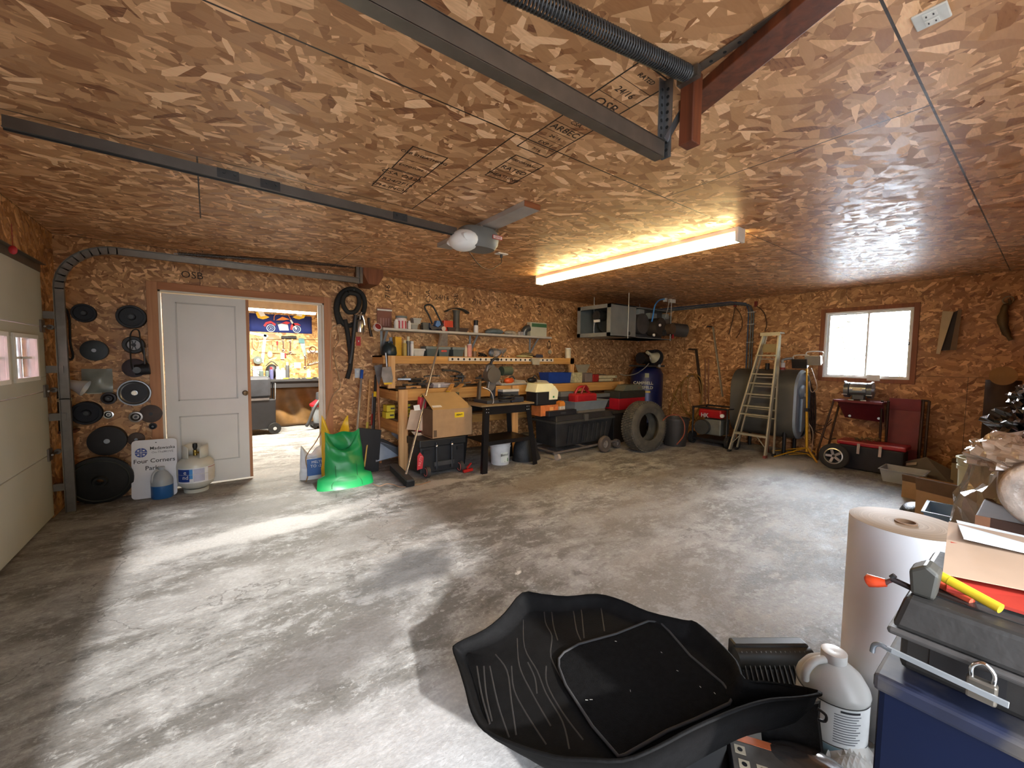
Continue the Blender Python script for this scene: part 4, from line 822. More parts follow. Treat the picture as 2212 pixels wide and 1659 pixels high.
MB().tube([(0, 0, h*1.2), (.0, 0, h*1.5), (.02, 0, h*1.9)], .012, 8).cyl((-.03, 0, h*1.6), (.05, 0, h*1.65), .014, n=12).tube([(.03, 0, h*1.6), (.05, 0, h*1.1), (.06, 0, h*.7)], .011, 8).build('gun_body', CHROME, t)
MB().cyl((0.015, 0.02, h*1.9), (0.015, .1, h*1.9), .004, n=8).build('hook', STEEL, t)
p = at(797, 700, Y=YB-.05)
t = thing('air_gun', 'dark air tool hanging right of the silver spray gun', 'air tool', (p.x, YB-.05, p.z)); MB().tube([(0, 0, .08), (.0, 0, 0), (.02, 0, -.1), (.03, 0, -.16)], .018, 8, sm=3).build('body', M('3a2a20', .4, .4), t); MB().cyl((.0, 0, .06), (.0, .05, .06), .004, n=6).build('hook', STEEL, t)
x0, x1, z0, z1 = span(769, 747, 779, 727, YB)
t = thing('switch_plate', 'red switch plate on the wall under the spray gun', 'switch', ((x0+x1)/2, YB, (z0+z1)/2)); MB().cbox((0, -.004, 0), (x1-x0, .008, z1-z0)).build('plate', RED, t, bevel=.002); MB().cbox((0, -.012, 0), (.01, .012, .02)).build('toggle', WHT, t)
x0, x1, z0, z1 = span(766, 816, 778, 796, YB)
t = thing('wall_socket', 'white wall socket plate behind the blue-tipped pole', 'outlet', ((x0+x1)/2, YB, (z0+z1)/2)); MB().cbox((0, -.004, 0), (x1-x0, .008, z1-z0)).build('plate', M('c9cdd0', .5), t, bevel=.002); MB().cbox((0, -.009, .02), (.03, .004, .03)).build('socket', WHT, t)
t = thing('extension_lead', 'tan extension cord running from the doorway wall down to the floor', 'cord', at(735, 702, Y=YB-.03))
pts = P([(735, 702), (722, 705), (715, 720), (714, 740)], YB-.03)
WB(t).tube(P([(740, 702), (728, 703), (731, 718), (733, 735), (722, 755), (724, 780), (731, 810), (735, 835), (722, 850), (713, 870)], YB-.05)+P([(707, 895), (695, 930), (682, 955)], YB-.15)+[Vector((.85, 5.0, .25)), Vector((.86, 4.95, .08)), Vector((.82, 4.85, .01))], .006, 6, sm=5).build('cord', M('a88a68', .6), t)
WB(t).tube(P([(735, 702), (720, 706), (714, 722), (714, 760), (713, 800)], YB-.02), .005, 6, sm=5).build('second_strand', M('b8a080', .6), t)
# long-handled tools leaning by the bench
def pole(name, lab, cat, top, bot, r, mat, Yt, zb=0.0, yb=None):
    a = at(*top, Y=Yt); b = at(*bot, Z=zb) if yb is None else at(*bot, Y=yb)
    t = thing(name, lab, cat, b); WB(t).tube([a, b], r, 10).build('handle', mat, t); return t, a, b
t, a, b = pole('telescopic_pole', 'silver pole with a blue grip leaning behind the green bag', 'pole', (782, 800), (770, 945), .014, M('b9bcc0', .3, .8), YB-.06, yb=5.0)
WB(t).tube([a, a.lerp(b, .13)], .02, 10).build('grip', M('2455a8', .5), t); 
t, a, b = pole('broom_handle', 'bare wooden broom handle right of the silver pole', 'pole', (799, 822), (789, 990), .014, PINEZ, YB-.06, yb=5.0)
WB(t).tube([a.lerp(b, .55), a.lerp(b, .75)], .0155, 10).build('yellow_sleeve', M('c7b44a', .5), t)
t, a, b = pole('snow_brush', 'red and silver striped pole with a black head near the wooden broom', 'brush', (806, 850), (802, 1005), .013, M('9aa6b3', .4, .3), YB-.08, yb=4.95)
WB(t).tube([a.lerp(b, .3), a.lerp(b, .46)], .016, 10).build('red_band', RED, t)
t, a, b = pole('hockey_stick_shaft', 'black shaft with a yellow band standing against the bench end', 'pole', (812, 810), (806, 935), .017, BLK, YB-.1, yb=5.05)
WB(t).tube([a.lerp(b, .3), a.lerp(b, .39)], .019, 10).build('yellow_band', YEL, t)
t, a, b = pole('measuring_stick', 'thin yellow wooden stick standing low in front of the black bin', 'stick', (797, 930), (787, 1008), .009, M('c2a55a', .6), 4.95, yb=4.75)
t, a, b = pole('shovel', 'shovel with a brown handle and grey blade up beside the bench post', 'shovel', (816, 815), (822, 1000), .016, M('a06a40', .6), 5.15, yb=5.1)
q = 5.12; WB(t).prism(P([(808, 790), (826, 787), (824, 815), (818, 832), (813, 815)], q), (0, .006, 0)).build('blade', M('6f6a68', .5, .6, .3), t)
t = thing('flat_shovel', 'square grey shovel blade hanging from the end of the bench shelf', 'shovel', at(838, 806, Y=4.9))
WB(t).prism(P([(826, 793), (845, 792), (849, 815), (848, 828), (829, 828), (824, 812)], 4.9), (0, .012, 0)).build('blade', M('85807e', .5, .6, .3), t, bevel=.003)
WB(t).prism(P([(829, 827), (848, 826), (846, 830), (831, 831)], 4.895), (0, .02, 0)).build('yellow_edge', YEL, t); WB(t).tube(P([(836, 795), (834, 770), (833, 762)], 4.92), .012, 8).build('handle_stub', STEEL, t)
# bin and bags
t = thing('dustpan', 'tall black dustpan standing behind the green bag', 'dustpan', (1.5, 4.86, 0)); MB().prism([(-.14, 0, 0), (.12, 0, 0), (.16, 0, .5), (-.1, 0, .55)], (0, .03, 0)).build('pan', BLK, t, bevel=.004)
def sack(name, lab, x0, x1, y, h, mat, seed, foldtop=.3, depth=.14, lean=.1, ears=(1, 1), wide=1.0, back=.12):
    """upright plastic sack: full base, collapsed open top with two corners standing up"""
    rnd = random.Random(seed); W_ = x1-x0; ph = [rnd.uniform(0, 6) for _ in range(6)]
    t = thing(name, lab, 'bag', ((x0+x1)/2, y, 0))
    def f(side):
        def g(u, v):
            wv = W_*(.5+(wide-1)*.5*(1-v)) if v < .2 else W_*.5*(1-.18*v)
            x = (u*2-1)*wv; sag = foldtop*math.sin(PI*u)**1.5*v**3
            z = h*v*(1-(sag if side < 0 else sag*back))+(.02*math.sin(ph[0]+8*u))*v**2; full = math.sin(PI*min(1, max(0, u)))**.5
            th = depth*(1-v)**.6*full+.012*v*(1+math.sin(ph[1]+7*u))
            yy = side*th*.5+lean*v+.012*math.sin(ph[2]+13*u+9*v)*v+.008*math.sin(ph[3]+21*v+4*u)
            e = (ears[0] if u < .5 else ears[1]); z += .06*h*e*abs(2*u-1)**3*v**2
            return (x, yy, max(z, .0))
        return g
    m = MB(); m.grid(f(-1), 26, 22); m.grid(f(1), 26, 22); b = m.build('sack', mat, t); return t, f(-1)
t, _ = sack('ice_melt_bag', 'white and blue ice melt bag standing leftmost of the three bags', .78, 1.05, 5.0, .34, M('dfe3e8', .35, 0, .06), 3, .15, .12, .05, back=1)
MB().box(-.07, .14, -.085, -.075, .05, .24).build('blue_print', M('4067a8', .5), t)
text('bag_lettering', 'MELTS', .04, TXTW, t, basis((.03, -.0865, .2), (1, 0, 0), (0, 0, 1))); text('bag_lettering', 'TO -22', .045, TXTW, t, basis((.03, -.0865, .155), (1, 0, 0), (0, 0, 1)))
t, _ = sack('yellow_bag', 'tall yellow plastic bag behind the green one', .98, 1.33, 4.85, .66, M('e3b91f', .4, 0, .1), 8, .3, .1, .12, (1.0, .9), 1.0, 1)
t, fs = sack('green_bag', 'bright green plastic sack with a collapsed open top standing in front', .93, 1.36, 4.48, .58, M('168a4a', .4, 0, .12, 6), 5, .42, .22, .12, (.35, .8), 1.35)
m = MB()
for u in (.22, .75): m.tube([Vector(fs(u, v))+Vector((0, -.004, 0)) for v in (.03, .1, .2, .3, .42)], .003, 5)
m.build('stitched_lines', M('0d5c30', .5), t)
m = MB(); m.grid(lambda u, v: Vector(fs(.3+.36*u, .14+.07*v))+Vector((0, -.004, 0)), 10, 4); m.build('printed_block', M('137a40', .5), t)
# ------------------------------------------------------------------ workbench
BYF = 4.72; BT = at(1000, 838, Y=BYF).z; bL = at(862, 840, Y=BYF).x; bR = at(1345, 826, Y=BYF).x
bt = thing('workbench', 'long rough lumber workbench along the back wall with an upper shelf', 'workbench', ((bL+bR)/2, 5.0, 0))
BT = .995
WB(bt).box(bL-.02, bR, BYF+.04, YB, BT-.02, BT).build('worktop', M('6b5238', .75, 0, .25, 6), bt)
WB(bt).box(bL+.09, bR, BYF, BYF+.04, BT-.14, BT).build('front_apron', PINE, bt, bevel=.002)
WB(bt).box(bL-.02, bL+.02, BYF+.04, YB, BT-.14, BT).build('side_apron', PINEY, bt, bevel=.002)
for x in (bL+.04, at(1110, 850, Y=BYF).x, bR-.06):
    WB(bt).box(x-.055, x+.055, BYF-.04, BYF, 0, BT-.0).build('leg', PINEZ, bt, bevel=.003)
WB(bt).box(bL-.02, bL+.02, BYF, YB, .45, .6).build('lower_side_rail', PINEY, bt, bevel=.002); WB(bt).box(bL, bR, 5.05, 5.09, .45, .6).build('lower_rail', PINE, bt)
WB(bt).box(bL-.0, bR, BYF+.1, YB-.02, .6, .62).build('lower_shelf', M('5b4630', .8, 0, .25, 6), bt)
UY = 4.95; UZ = at(1000, 771, Y=UY).z; UZ = 1.405; uL = at(828, 790, Y=UY).x; uR = at(1240, 790, Y=UY).x
WB(bt).box(uL, uR, UY+.04, YB, UZ-.02, UZ).build('upper_shelf', M('6b5238', .75, 0, .25, 6), bt)
WB(bt).box(uL+.1, uR, UY, UY+.04, UZ-.1, UZ).build('upper_apron', PINE, bt, bevel=.002); WB(bt).box(uL, uL+.04, UY, YB, UZ-.1, UZ).build('upper_side_rail', PINEY, bt)
WB(bt).box(uL+.06, uL+.15, UY-.002, UY+.04, BT, UZ).build('upper_post', PINEZ, bt, bevel=.002)
WB(bt).box(uR-.09, uR, UY, UY+.04, BT, UZ).build('upper_post', PINEZ, bt, bevel=.002)
# power strip on the upper apron
a = at(968, 774, Y=UY); b = at(1193, 779, Y=UY)
t = thing('power_strip', 'long white power strip with black sockets along the upper bench shelf edge', 'power strip', ((a.x+b.x)/2, UY, UZ-.035))
WB(t).box(a.x, b.x, UY-.03, UY, UZ-.06, UZ-.012).build('strip', M('ddd3c2', .5), t, bevel=.003)
n = 21
for k in range(n):
    x = a.x+.05+(b.x-a.x-.1)*k/(n-1)
    if k == 16: continue
    WB(t).cyl((x, UY-.0315, UZ-.036), (x, UY-.03, UZ-.036), .016, n=12).build('socket', BLK, t)
x = a.x+.05+(b.x-a.x-.1)*16/(n-1)
t = thing('plug_adapter', 'beige adapter box plugged into the long white power strip', 'adapter', (x, UY-.05, UZ-.055)); MB().prism([(-.09, 0, .05), (.08, 0, .05), (.07, 0, -.06), (-.06, 0, -.055)], (0, -.03, 0)).build('box', M('a8a08a', .6), t, bevel=.004)
# white shelf above
SY_ = 5.08; SZ = 1.75; sL = at(828, 716, Y=SY_).x; sR = at(1192, 731, Y=SY_).x; SZ = at(1000, 717, Y=SY_).z
t = thing('wall_shelf', 'long white-grey board shelf on brackets above the workbench', 'shelf', ((sL+sR)/2, YB, SZ))
WB(t).box(sL, sR, SY_, YB, SZ-.03, SZ).build('board', M('b9b5ac', .55, 0, .08), t, bevel=.002)
for x in (sL+.07, (sL+sR)/2, sR-.25): WB(t).bar((x, YB-.015, SZ-.33), (x, YB-.015, SZ-.03), .03, .01, (0, 1, 0)).bar((x, YB-.02, SZ-.28), (x, SY_+.06, SZ-.035), .03, .01).build('bracket', M('9aa0a4', .5, .3), t)
def boxy(name, lab, cat, px0, py0, px1, py1, Yf, dep, z, mat, kind='box', lidm=None, grp=None, rz=0):
    """container whose front face fills px0..px1 at depth Yf, standing on z"""
    a = at(px0, (py0+py1)/2, Y=Yf).x; b = at(px1, (py0+py1)/2, Y=Yf).x; zt = at((px0+px1)/2, py0, Y=Yf).z; h = max(.02, zt-z)
    t = thing(name, lab, cat, ((a+b)/2, Yf+dep/2, z), rz, grp); w_ = (b-a)/2
    if kind == 'box':
        MB().box(-w_, w_, -dep/2, dep/2, 0, h).build('body', mat, t, bevel=min(.006, w_*.2)); MB().box(-w_*.9, w_*.9, -dep*.45, dep*.45, h-.001, h+.002).build('lid', lidm or mat, t)
    elif kind == 'tray': MB().tray(-w_, w_, -dep/2, dep/2, 0, h, .004, w_*.1, .006).build('body', mat, t)
    elif kind == 'tub': MB().tray(-w_*.85, w_*.85, -dep/2, dep/2, 0, h*.72, .004, w_*.12).build('tub', mat, t); MB().box(-w_, w_, -dep*.55, dep*.55, h*.72, h).build('lid', lidm or mat, t, bevel=.004)
    return t
def cy(name, lab, cat, px, py0, y1, rpx, Yf, z, body, cap=None, **k):
    x = at(px, (py0+y1)/2, Y=Yf).x; r = abs(at(px+rpx, (py0+y1)/2, Y=Yf).x-at(px-rpx, (py0+y1)/2, Y=Yf).x)/2; h = at(px, py0, Y=Yf).z-z
    return can(name, lab, cat, x, Yf, z, r, max(h, .03), body, cap, **k)
Ys = 5.2
# top shelf, left to right
a, b, z0, z1 = span(814, 713, 846, 664, YB-.02)
t = thing('red_card_rack', 'faded red-brown hanging card rack at the left end of the white shelf', 'rack', ((a+b)/2, YB-.02, (z0+z1)/2)); MB().cbox((0, 0, 0), (b-a, .01, z1-z0)).build('card', M('8a5a4a', .7, 0, .1), t)
for k in range(4): MB().cbox((-.05+.035*k, -.008, -.04), (.02, .006, .1)).build('bit', M('a5766a', .5), t)
MB().cbox((0, -.012, -(z1-z0)*.4), (b-a, .02, .02)).build('clip', WHT, t)
p = at(815, 707, Y=5.12); t = thing('tape_roll', 'red and white tape roll hanging at the left tip of the white shelf', 'tape', (p.x, 5.12, p.z)); MB().lathe([(.02, -.02), (.05, -.02), (.05, .02), (.02, .02)], (0, 0, 0), 24, (.2, -.9, .5)).build('roll', M('d8d0cc', .5), t); MB().lathe([(.001, -.021), (.04, -.021)], (0, 0, 0), 24, (.2, -.9, .5)).lathe([(.001, .022), (.04, .022)], (0, 0, 0), 24, (.2, -.9, .5)).build('label', M('8e2a2c', .5), t)
t = cy('striped_canister', 'red and white striped canister with a grey lid on the white shelf', 'canister', 867, 683, 712, 11, Ys, SZ, M('e3d5d2', .5), M('75807e', .5), neck=1.08, capf=.2)
m = MB(); r = abs(at(878, 700, Y=Ys).x-at(856, 700, Y=Ys).x)/2
for k in range(10):
    a0 = k*36; m.grid(lambda u, v, a0=a0: ((r+.001)*math.cos(math.radians(a0+18*u)), (r+.001)*math.sin(math.radians(a0+18*u)), .005+.1*v), 3, 2)
m.build('stripes', M('b83a48', .5), t)
cy('white_bottle', 'small white bottle left of the striped canister', 'bottle', 856, 690, 712, 5, Ys-.03, SZ, WHT)
cy('white_bottle', 'slim white bottle right of the striped canister', 'bottle', 884, 693, 712, 4, Ys, SZ, WHT)
boxy('plastic_tub', 'clear plastic tub standing on the white shelf, lower of two', 'tub', 888, 698, 904, 712, Ys, .1, SZ, M('b9bbb6', .3, 0, .05, trans=.3), 'tub')
t = boxy('plastic_tub', 'clear plastic tub stacked on top of the other at the shelf', 'tub', 892, 687, 911, 699, Ys, .1, at(900, 699, Y=Ys).z, M('c5c7c2', .3, 0, .05, trans=.3), 'tub')
boxy('glass_dish', 'small clear dish right of the stacked tubs on the white shelf', 'dish', 914, 697, 928, 712, Ys, .08, SZ, M('8e8f88', .2, 0, .1, trans=.5), 'tray')
# chainsaw-like handle tool
t = thing('hedge_trimmer', 'dark blue power tool with a tall black looped handle on the white shelf', 'power tool', at(945, 705, Y=Ys))
WB(t).tube(P([(934, 700), (927, 682), (919, 668), (918, 661), (925, 658), (934, 661), (941, 672), (950, 690), (957, 702)], Ys), .012, 8, sm=4).build('loop_handle', BLK, t)
WB(t).prism(P([(929, 697), (936, 704), (948, 706), (957, 700), (959, 708), (952, 713), (934, 713), (929, 708)], Ys-.04), (0, .1, 0)).build('motor_body', M('141a33', .4), t, bevel=.006)
WB(t).prism(P([(940, 703), (944, 692), (951, 693), (953, 702), (946, 707)], Ys-.05), (0, .08, 0)).build('blue_guard', M('3f76b5', .4), t, bevel=.005)
boxy('red_torch', 'glossy red flashlight body beside the blue power tool', 'torch', 959, 693, 979, 706, Ys, .09, SZ, M('d34430', .25), 'box')
t = thing('tall_funnel', 'grey pipe with a wide drooping dark cap standing on the white shelf', 'pipe', (at(986, 700, Y=Ys).x, Ys, SZ)); h = at(986, 668, Y=Ys).z-SZ
MB().lathe([(.045, 0), (.045, h*.8), (.06, h*.95)], n=20).build('pipe', M('5a574f', .6, .3), t); MB().grid(lambda u, v: (-.17+.36*u, -.05+.1*v, h*.95+.03*math.sin(PI*u)**.6-.03*abs(2*u-1)**2), 12, 4).build('cap', M('3c3f3b', .6), t, solid=.01)
boxy('flat_tray', 'dark flat tray with tan bits lying under the grey pipe', 'tray', 968, 708, 1012, 716, Ys-.04, .16, SZ, M('4c3c34', .6), 'tray')
cy('glue_bottle', 'white and black glue bottle in the middle of the white shelf', 'bottle', 1028, 692, 715, 4.5, Ys, SZ, WHT, BLK, capf=.5, neck=.95)
t = thing('grey_glove', 'grey plastic bag heap lying on the white shelf', 'bag', (at(1068, 712, Y=Ys).x, Ys, SZ)); MB().ell((0, 0, .04), (.16, .1, .05), 18, 10).ell((-.1, -.03, .025), (.09, .05, .03), 14, 8).build('heap', M('5f6d70', .35, 0, .3, 14, .3), t)
t = thing('crumpled_wrap', 'crumpled clear wrap beside the grey bag heap on the white shelf', 'wrap', (at(1102, 712, Y=Ys).x, Ys, SZ)); MB().ell((0, 0, .035), (.12, .07, .04), 16, 10).ell((.08, 0, .02), (.09, .06, .025), 16, 8).build('heap', M('a39a8a', .25, 0, .35, 20, .5), t)
t = thing('duct_elbow', 'dark grey duct elbow standing on the right part of the white shelf', 'duct', (at(1132, 715, Y=Ys).x, Ys, SZ)); MB().tube([(0, 0, .0), (0, 0, .06), (.03, -.01, .11), (.09, -.02, .13)], .055, 16, sm=3).build('elbow', M('5d6163', .4, .6, .15), t); MB().cyl((.088, -.02, .13), (.094, -.021, .131), .045, n=16).build('opening', M('141414', .8), t)
boxy('spark_plug_box', 'small bright silver box in front of the duct elbow', 'box', 1121, 717, 1131, 724, Ys-.08, .05, SZ, M('d9dadb', .2, .7), 'box')
boxy('green_carton', 'green and cream printed carton at the right end of the white shelf', 'carton', 1146, 697, 1181, 726, Ys, .1, SZ, M('c4c3ac', .6, 0, .06), 'box')
a, b, z0, z1 = span(1149, 708, 1181, 698, Ys-.003)
MB().box(a, b, Ys-.004, Ys-.001, z0, z1).build('green_print', M('3f6a48', .6), None)
o = bpy.data.objects['green_print']; cc = [x for x in COL.objects if x.get('label', '').startswith('green and cream')][0]; o.parent = cc; o.location = -cc.location
# upper bench shelf, left to right
Yu = 5.1; Z = UZ
t = thing('dark_jug', 'dark blue-green rounded jug at the left end of the bench shelf', 'jug', (at(840, 750, Y=Yu).x, Yu, Z)); MB().lathe([(.001, 0), (.09, 0), (.1, .03), (.09, .11), (.05, .15), (.03, .16), (.03, .18), (.001, .18)], n=20).build('body', M('16282e', .4), t)
boxy('blue_box', 'navy box behind the dark jug on the bench shelf', 'box', 836, 738, 853, 762, Yu+.08, .1, Z, M('1c3050', .4), 'box')
cy('window_cleaner', 'pale blue bottle behind the navy box on the bench shelf', 'bottle', 845, 729, 765, 7, Yu+.2, Z, M('8a98b0', .3))
t = boxy('oil_jug', 'yellow flat oil jug on the bench shelf', 'jug', 854, 728, 868, 764, Yu, .1, Z, M('d29f1c', .4), 'box', YEL)
cy('silicone_tube', 'tan caulk tube with a nozzle on the bench shelf', 'tube', 874, 735, 764, 4.5, Yu-.02, Z, M('b59a4a', .5), M('cfc19a', .5), neck=.7)
cy('spray_can', 'grey spray can with a cream top on the bench shelf', 'can', 882, 727, 764, 5, Yu+.04, Z, M('6f6a66', .4, .3), M('d9d0b0', .5), neck=.6, capf=.3)
cy('white_tube', 'tall thin white tube on the bench shelf right of the spray can', 'tube', 890, 737, 765, 3.6, Yu, Z, WHT, M('d0d2d6', .5), neck=.9)
boxy('margarine_tub', 'white lidded tub on the bench shelf', 'tub', 892, 753, 919, 765, Yu, .12, Z, M('cfcbbf', .5), 'tub')
for i, (x0, x1, lb) in enumerate(((920, 946, 'grey translucent bin on the bench shelf, first of three'), (946, 973, 'grey translucent bin in the middle of the three on the bench shelf'), (977, 1004, 'grey translucent bin nearest the pink cans on the bench shelf'))):
    boxy('parts_bin', lb, 'bin', x0, 748+i, x1, 767, Yu-.03, .16, Z, M('66716f', .35, 0, .1, trans=.2), 'tub', M('77817f', .4), 'three grey bins on the bench shelf')
cy('pink_can', 'pink and white upright can right of the grey bins', 'can', 1014, 743, 768, 4.6, Yu, Z, M('dc9a8c', .5), M('e6cfc4', .5), neck=.95, capf=.12)
cy('cream_tube', 'narrow cream tube left of the pink can on the bench shelf', 'tube', 1006, 746, 768, 3, Yu, Z, M('dccdb0', .5))
cy('orange_bottle', 'small orange-topped bottle right of the pink can', 'bottle', 1025, 751, 768, 4, Yu, Z, M('8a6a4a', .5), M('d08a3a', .5), neck=.7, capf=.5)
t = thing('dark_tool_heap', 'dark tangle of small tools on the bench shelf right of the orange bottle', 'tools', (at(1042, 765, Y=Yu).x, Yu, Z)); m = MB(); rnd = random.Random(2)
for k in range(7): m.tube([(rnd.uniform(-.1, .1), rnd.uniform(-.05, .05), .015), (rnd.uniform(-.1, .1), rnd.uniform(-.05, .05), .04+.02*rnd.random())], .012, 6)
m.build('tangle', M('26201c', .5, .2), t)
for i, (px, lb) in enumerate(((1068, 'round glass jar lying on its side on the bench shelf'), (1086, 'upright glass goblet-like jar on the bench shelf'))):
    x = at(px, 755, Y=Yu).x; t = thing('glass_jar', lb, 'jar', (x, Yu, Z))
    if i == 0: MB().lathe([(.001, -.08), (.06, -.07), (.068, -.03), (.065, .05), (.04, .08), (.04, .09)], (0, 0, .068), 22, (1, .2, 0)).build('body', CLEAR, t); MB().cyl((.085, .017, .068), (.1, .02, .068), .043, n=18).build('lid', STEEL, t)
    else: MB().lathe([(.001, 0), (.035, .003), (.01, .02), (.012, .05), (.05, .09), (.07, .14), (.069, .14)], n=22).build('body', CLEAR, t)
t = thing('work_gloves', 'pair of pale yellow work gloves lying on the bench shelf', 'gloves', (at(1128, 770, Y=Yu-.05).x, Yu-.05, Z)); m = MB(); m.ell((0, 0, .02), (.12, .05, .022), 16, 8)
for k in range(5): m.tube([(.08, -.03+.015*k, .02), (.17+.02*(k % 3), -.05+.025*k, .012)], .011, 6)
m.build('gloves', M('b7ab72', .8, 0, .15), t)
t = thing('tan_rag', 'tan rag bundle behind the yellow gloves', 'rag', (at(1140, 765, Y=Yu+.1).x, Yu+.12, Z)); MB().ell((0, 0, .04), (.13, .07, .045), 16, 10).build('rag', M('7a6a48', .9, 0, .3, 18, .5), t)
t = thing('trowel', 'blue-grey trowel lying at the right end of the bench shelf', 'trowel', (at(1165, 770, Y=Yu-.05).x, Yu-.05, Z)); MB().prism([(-.1, 0, .0), (.06, -.03, .0), (.08, 0, .04), (.0, .04, .05)], (0, .02, .01)).build('blade', M('5c5f72', .4, .4), t); MB().cyl((-.2, 0, .02), (-.09, 0, .02), .014, n=10).build('handle', M('3a2b20', .6), t)
t = thing('padlock_ring', 'wire loop with a pale disc hanging above the bench shelf', 'wire loop', at(1186, 750, Y=YB-.02)); c = at(1186, 748, Y=YB-.02); WB(t).tube([c+Vector((.03*math.cos(a), 0, .07*math.sin(a)+.03)) for a in [k*2*PI/16 for k in range(16)]], .005, 6, True).build('loop', BLK, t); d = at(1187, 760, Y=YB-.03); WB(t).cyl(d, d+Vector((0, -.02, 0)), .035, n=18).build('disc', M('b3ab90', .5), t)
cy('drill_bit_tube', 'small cream tube with a yellow base standing at the right end of the bench shelf', 'tube', 1227, 752, 772, 4.5, UY+.06, Z, M('d6cdb0', .5), WHT, neck=1, capf=.1)
t = thing('hanging_card', 'carded part in clear pack with red print hanging under the white shelf', 'packaged part', at(957, 724, Y=SY_-.005)); a, b, z0, z1 = span(949, 748, 967, 719, SY_-.01); WB(t).box(a, b, SY_-.012, SY_-.009, z0, z1).build('card', M('6d6660', .4, 0, .3, 30), t)
WB(t).cyl((a*.5+b*.5, SY_-.02, z0+.06), (a*.5+b*.5, SY_-.012, z0+.06), .032, n=16).build('part', M('b9a9a2', .4), t); WB(t).box(a+.03, b-.015, SY_-.014, SY_-.012, z1-.08, z1-.055).build('red_print', M('c84a3a', .5), t)
# worktop items
Yb_ = 4.85; Z = BT
t = thing('mesh_basket', 'white plastic mesh basket on the left part of the worktop', 'basket', (at(958, 820, Y=Yb_).x, Yb_+.12, Z))
a, b, z0, z1 = span(936, 828, 979, 803, Yb_); w_ = (b-a)/2; h = z1-Z; m = MB(); BM = M('bdb7ba', .5)
for s_ in (-1, 1):
    for k in range(15): x = -w_+.01+(2*w_-.02)*k/14; m.bar((x, s_*.12, .01), (x, s_*.13, h), .003, .003, (0, 1, 0))
    for k in range(7): z = .015+(h-.02)*k/6; m.bar((-w_, s_*(.12+.01*k/6), z), (w_, s_*(.12+.01*k/6), z), .003, .003)
    for k in range(6): z = .015+(h-.02)*k/5; m.bar((s_*w_, -.12, z), (s_*w_, .12, z), .003, .003)
m.build('mesh_walls', BM, t); m = MB(); m.box(-w_, w_, -.12, .12, 0, .008); m.build('base', BM, t); m = MB()
for (x0, x1, y0_, y1_) in ((-w_-.01, w_+.01, -.14, -.125), (-w_-.01, w_+.01, .125, .14), (-w_-.01, -w_+.005, -.125, .125), (w_-.005, w_+.01, -.125, .125)): m.box(x0, x1, y0_, y1_, h-.012, h)
m.build('rim', BM, t); MB().box(-.09, -.055, -.142, -.128, 0, h).build('solid_rib', WHT, t)
rnd = random.Random(11); bits = [DSTEEL, BLK, M('4c4033', .6, .2), STEEL, M('55493c', .6), M('3a3330', .5, .3)]
for k in range(26):   # scrap tools heaped on the worktop left and right of the basket
    px = rnd.uniform(868, 932) if k < 12 else rnd.uniform(985, 1052); Yk = rnd.uniform(4.8, 5.15); a = at(px, 822, Y=Yk); l = rnd.uniform(.12, .26); an = rnd.uniform(-.5, .5)
    t = thing('scrap_tool', 'dark greasy tool in the heap %s of the mesh basket on the worktop' % ('left' if k < 12 else 'right'), 'hand tool', (a.x, Yk, Z+.002+.03*(k % 5)), an, 'greasy tools heaped %s of the basket' % ('left' if k < 12 else 'right'))
    q = k % 4
    if q == 0: MB().tube([(-l/2, 0, .012), (0, .02, .02), (l/2, 0, .014)], .012, 7, sm=3).build('bar', bits[k % 6], t)
    elif q == 1: MB().bar((-l/2, 0, .01), (l/2, 0, .014), .03, .012).build('shank', bits[k % 6], t); MB().torus((l/2, 0, .016), .022, .008, (0, 0, 1), 12, 6).build('jaw', bits[k % 6], t)
    elif q == 2: MB().cyl((-l/2, 0, .014), (0, 0, .014), .013, n=10).build('grip', bits[(k+2) % 6], t); MB().cyl((0, 0, .014), (l/2, 0, .014), .006, n=8).build('shaft', STEEL, t)
    else: MB().box(-l*.4, l*.4, -.04, .04, 0, .03).build('block', bits[k % 6], t, bevel=.005); MB().cyl((-.02, 0, .03), (.02, 0, .06), .014, n=8).build('stem', bits[(k+1) % 6], t)
t = thing('paint_roller', 'tan paint brush handle sticking forward on the worktop near the left post', 'brush', at(898, 827, Y=4.78)); c = Vector((at(898, 827, Y=4.78).x, 4.78, Z)); WB(t).cyl(c+Vector((-.12, .02, .02)), c+Vector((.06, -.02, .02)), .02, n=12).build('handle', M('b98a52', .6), t)
t = thing('bent_pipe', 'dark curved metal bar sweeping over the heap right of the basket', 'bar', at(1000, 808, Y=5.0)); WB(t).tube(P([(955, 800), (980, 801), (995, 806), (1000, 815), (998, 826)], 5.0), .012, 8, sm=4).build('bar', DSTEEL, t)
for (px, lb) in ((972, 'yellow-ended tan wood offcut hanging over the worktop edge'), (993, 'short brown wood offcut beside the yellow-ended one')):
    t = thing('wood_offcut', lb, 'wood', at(px, 835, Y=BYF-.02)); a = at(px+6, 830, Y=BYF-.005); b = at(px-4, 846 if px == 972 else 838, Y=BYF-.1); WB(t).bar(a, b, .05, .02).build('slat', PINE, t)
    if px == 972: WB(t).bar(b, b+(b-a).normalized()*.008, .05, .02).build('painted_end', YEL, t)
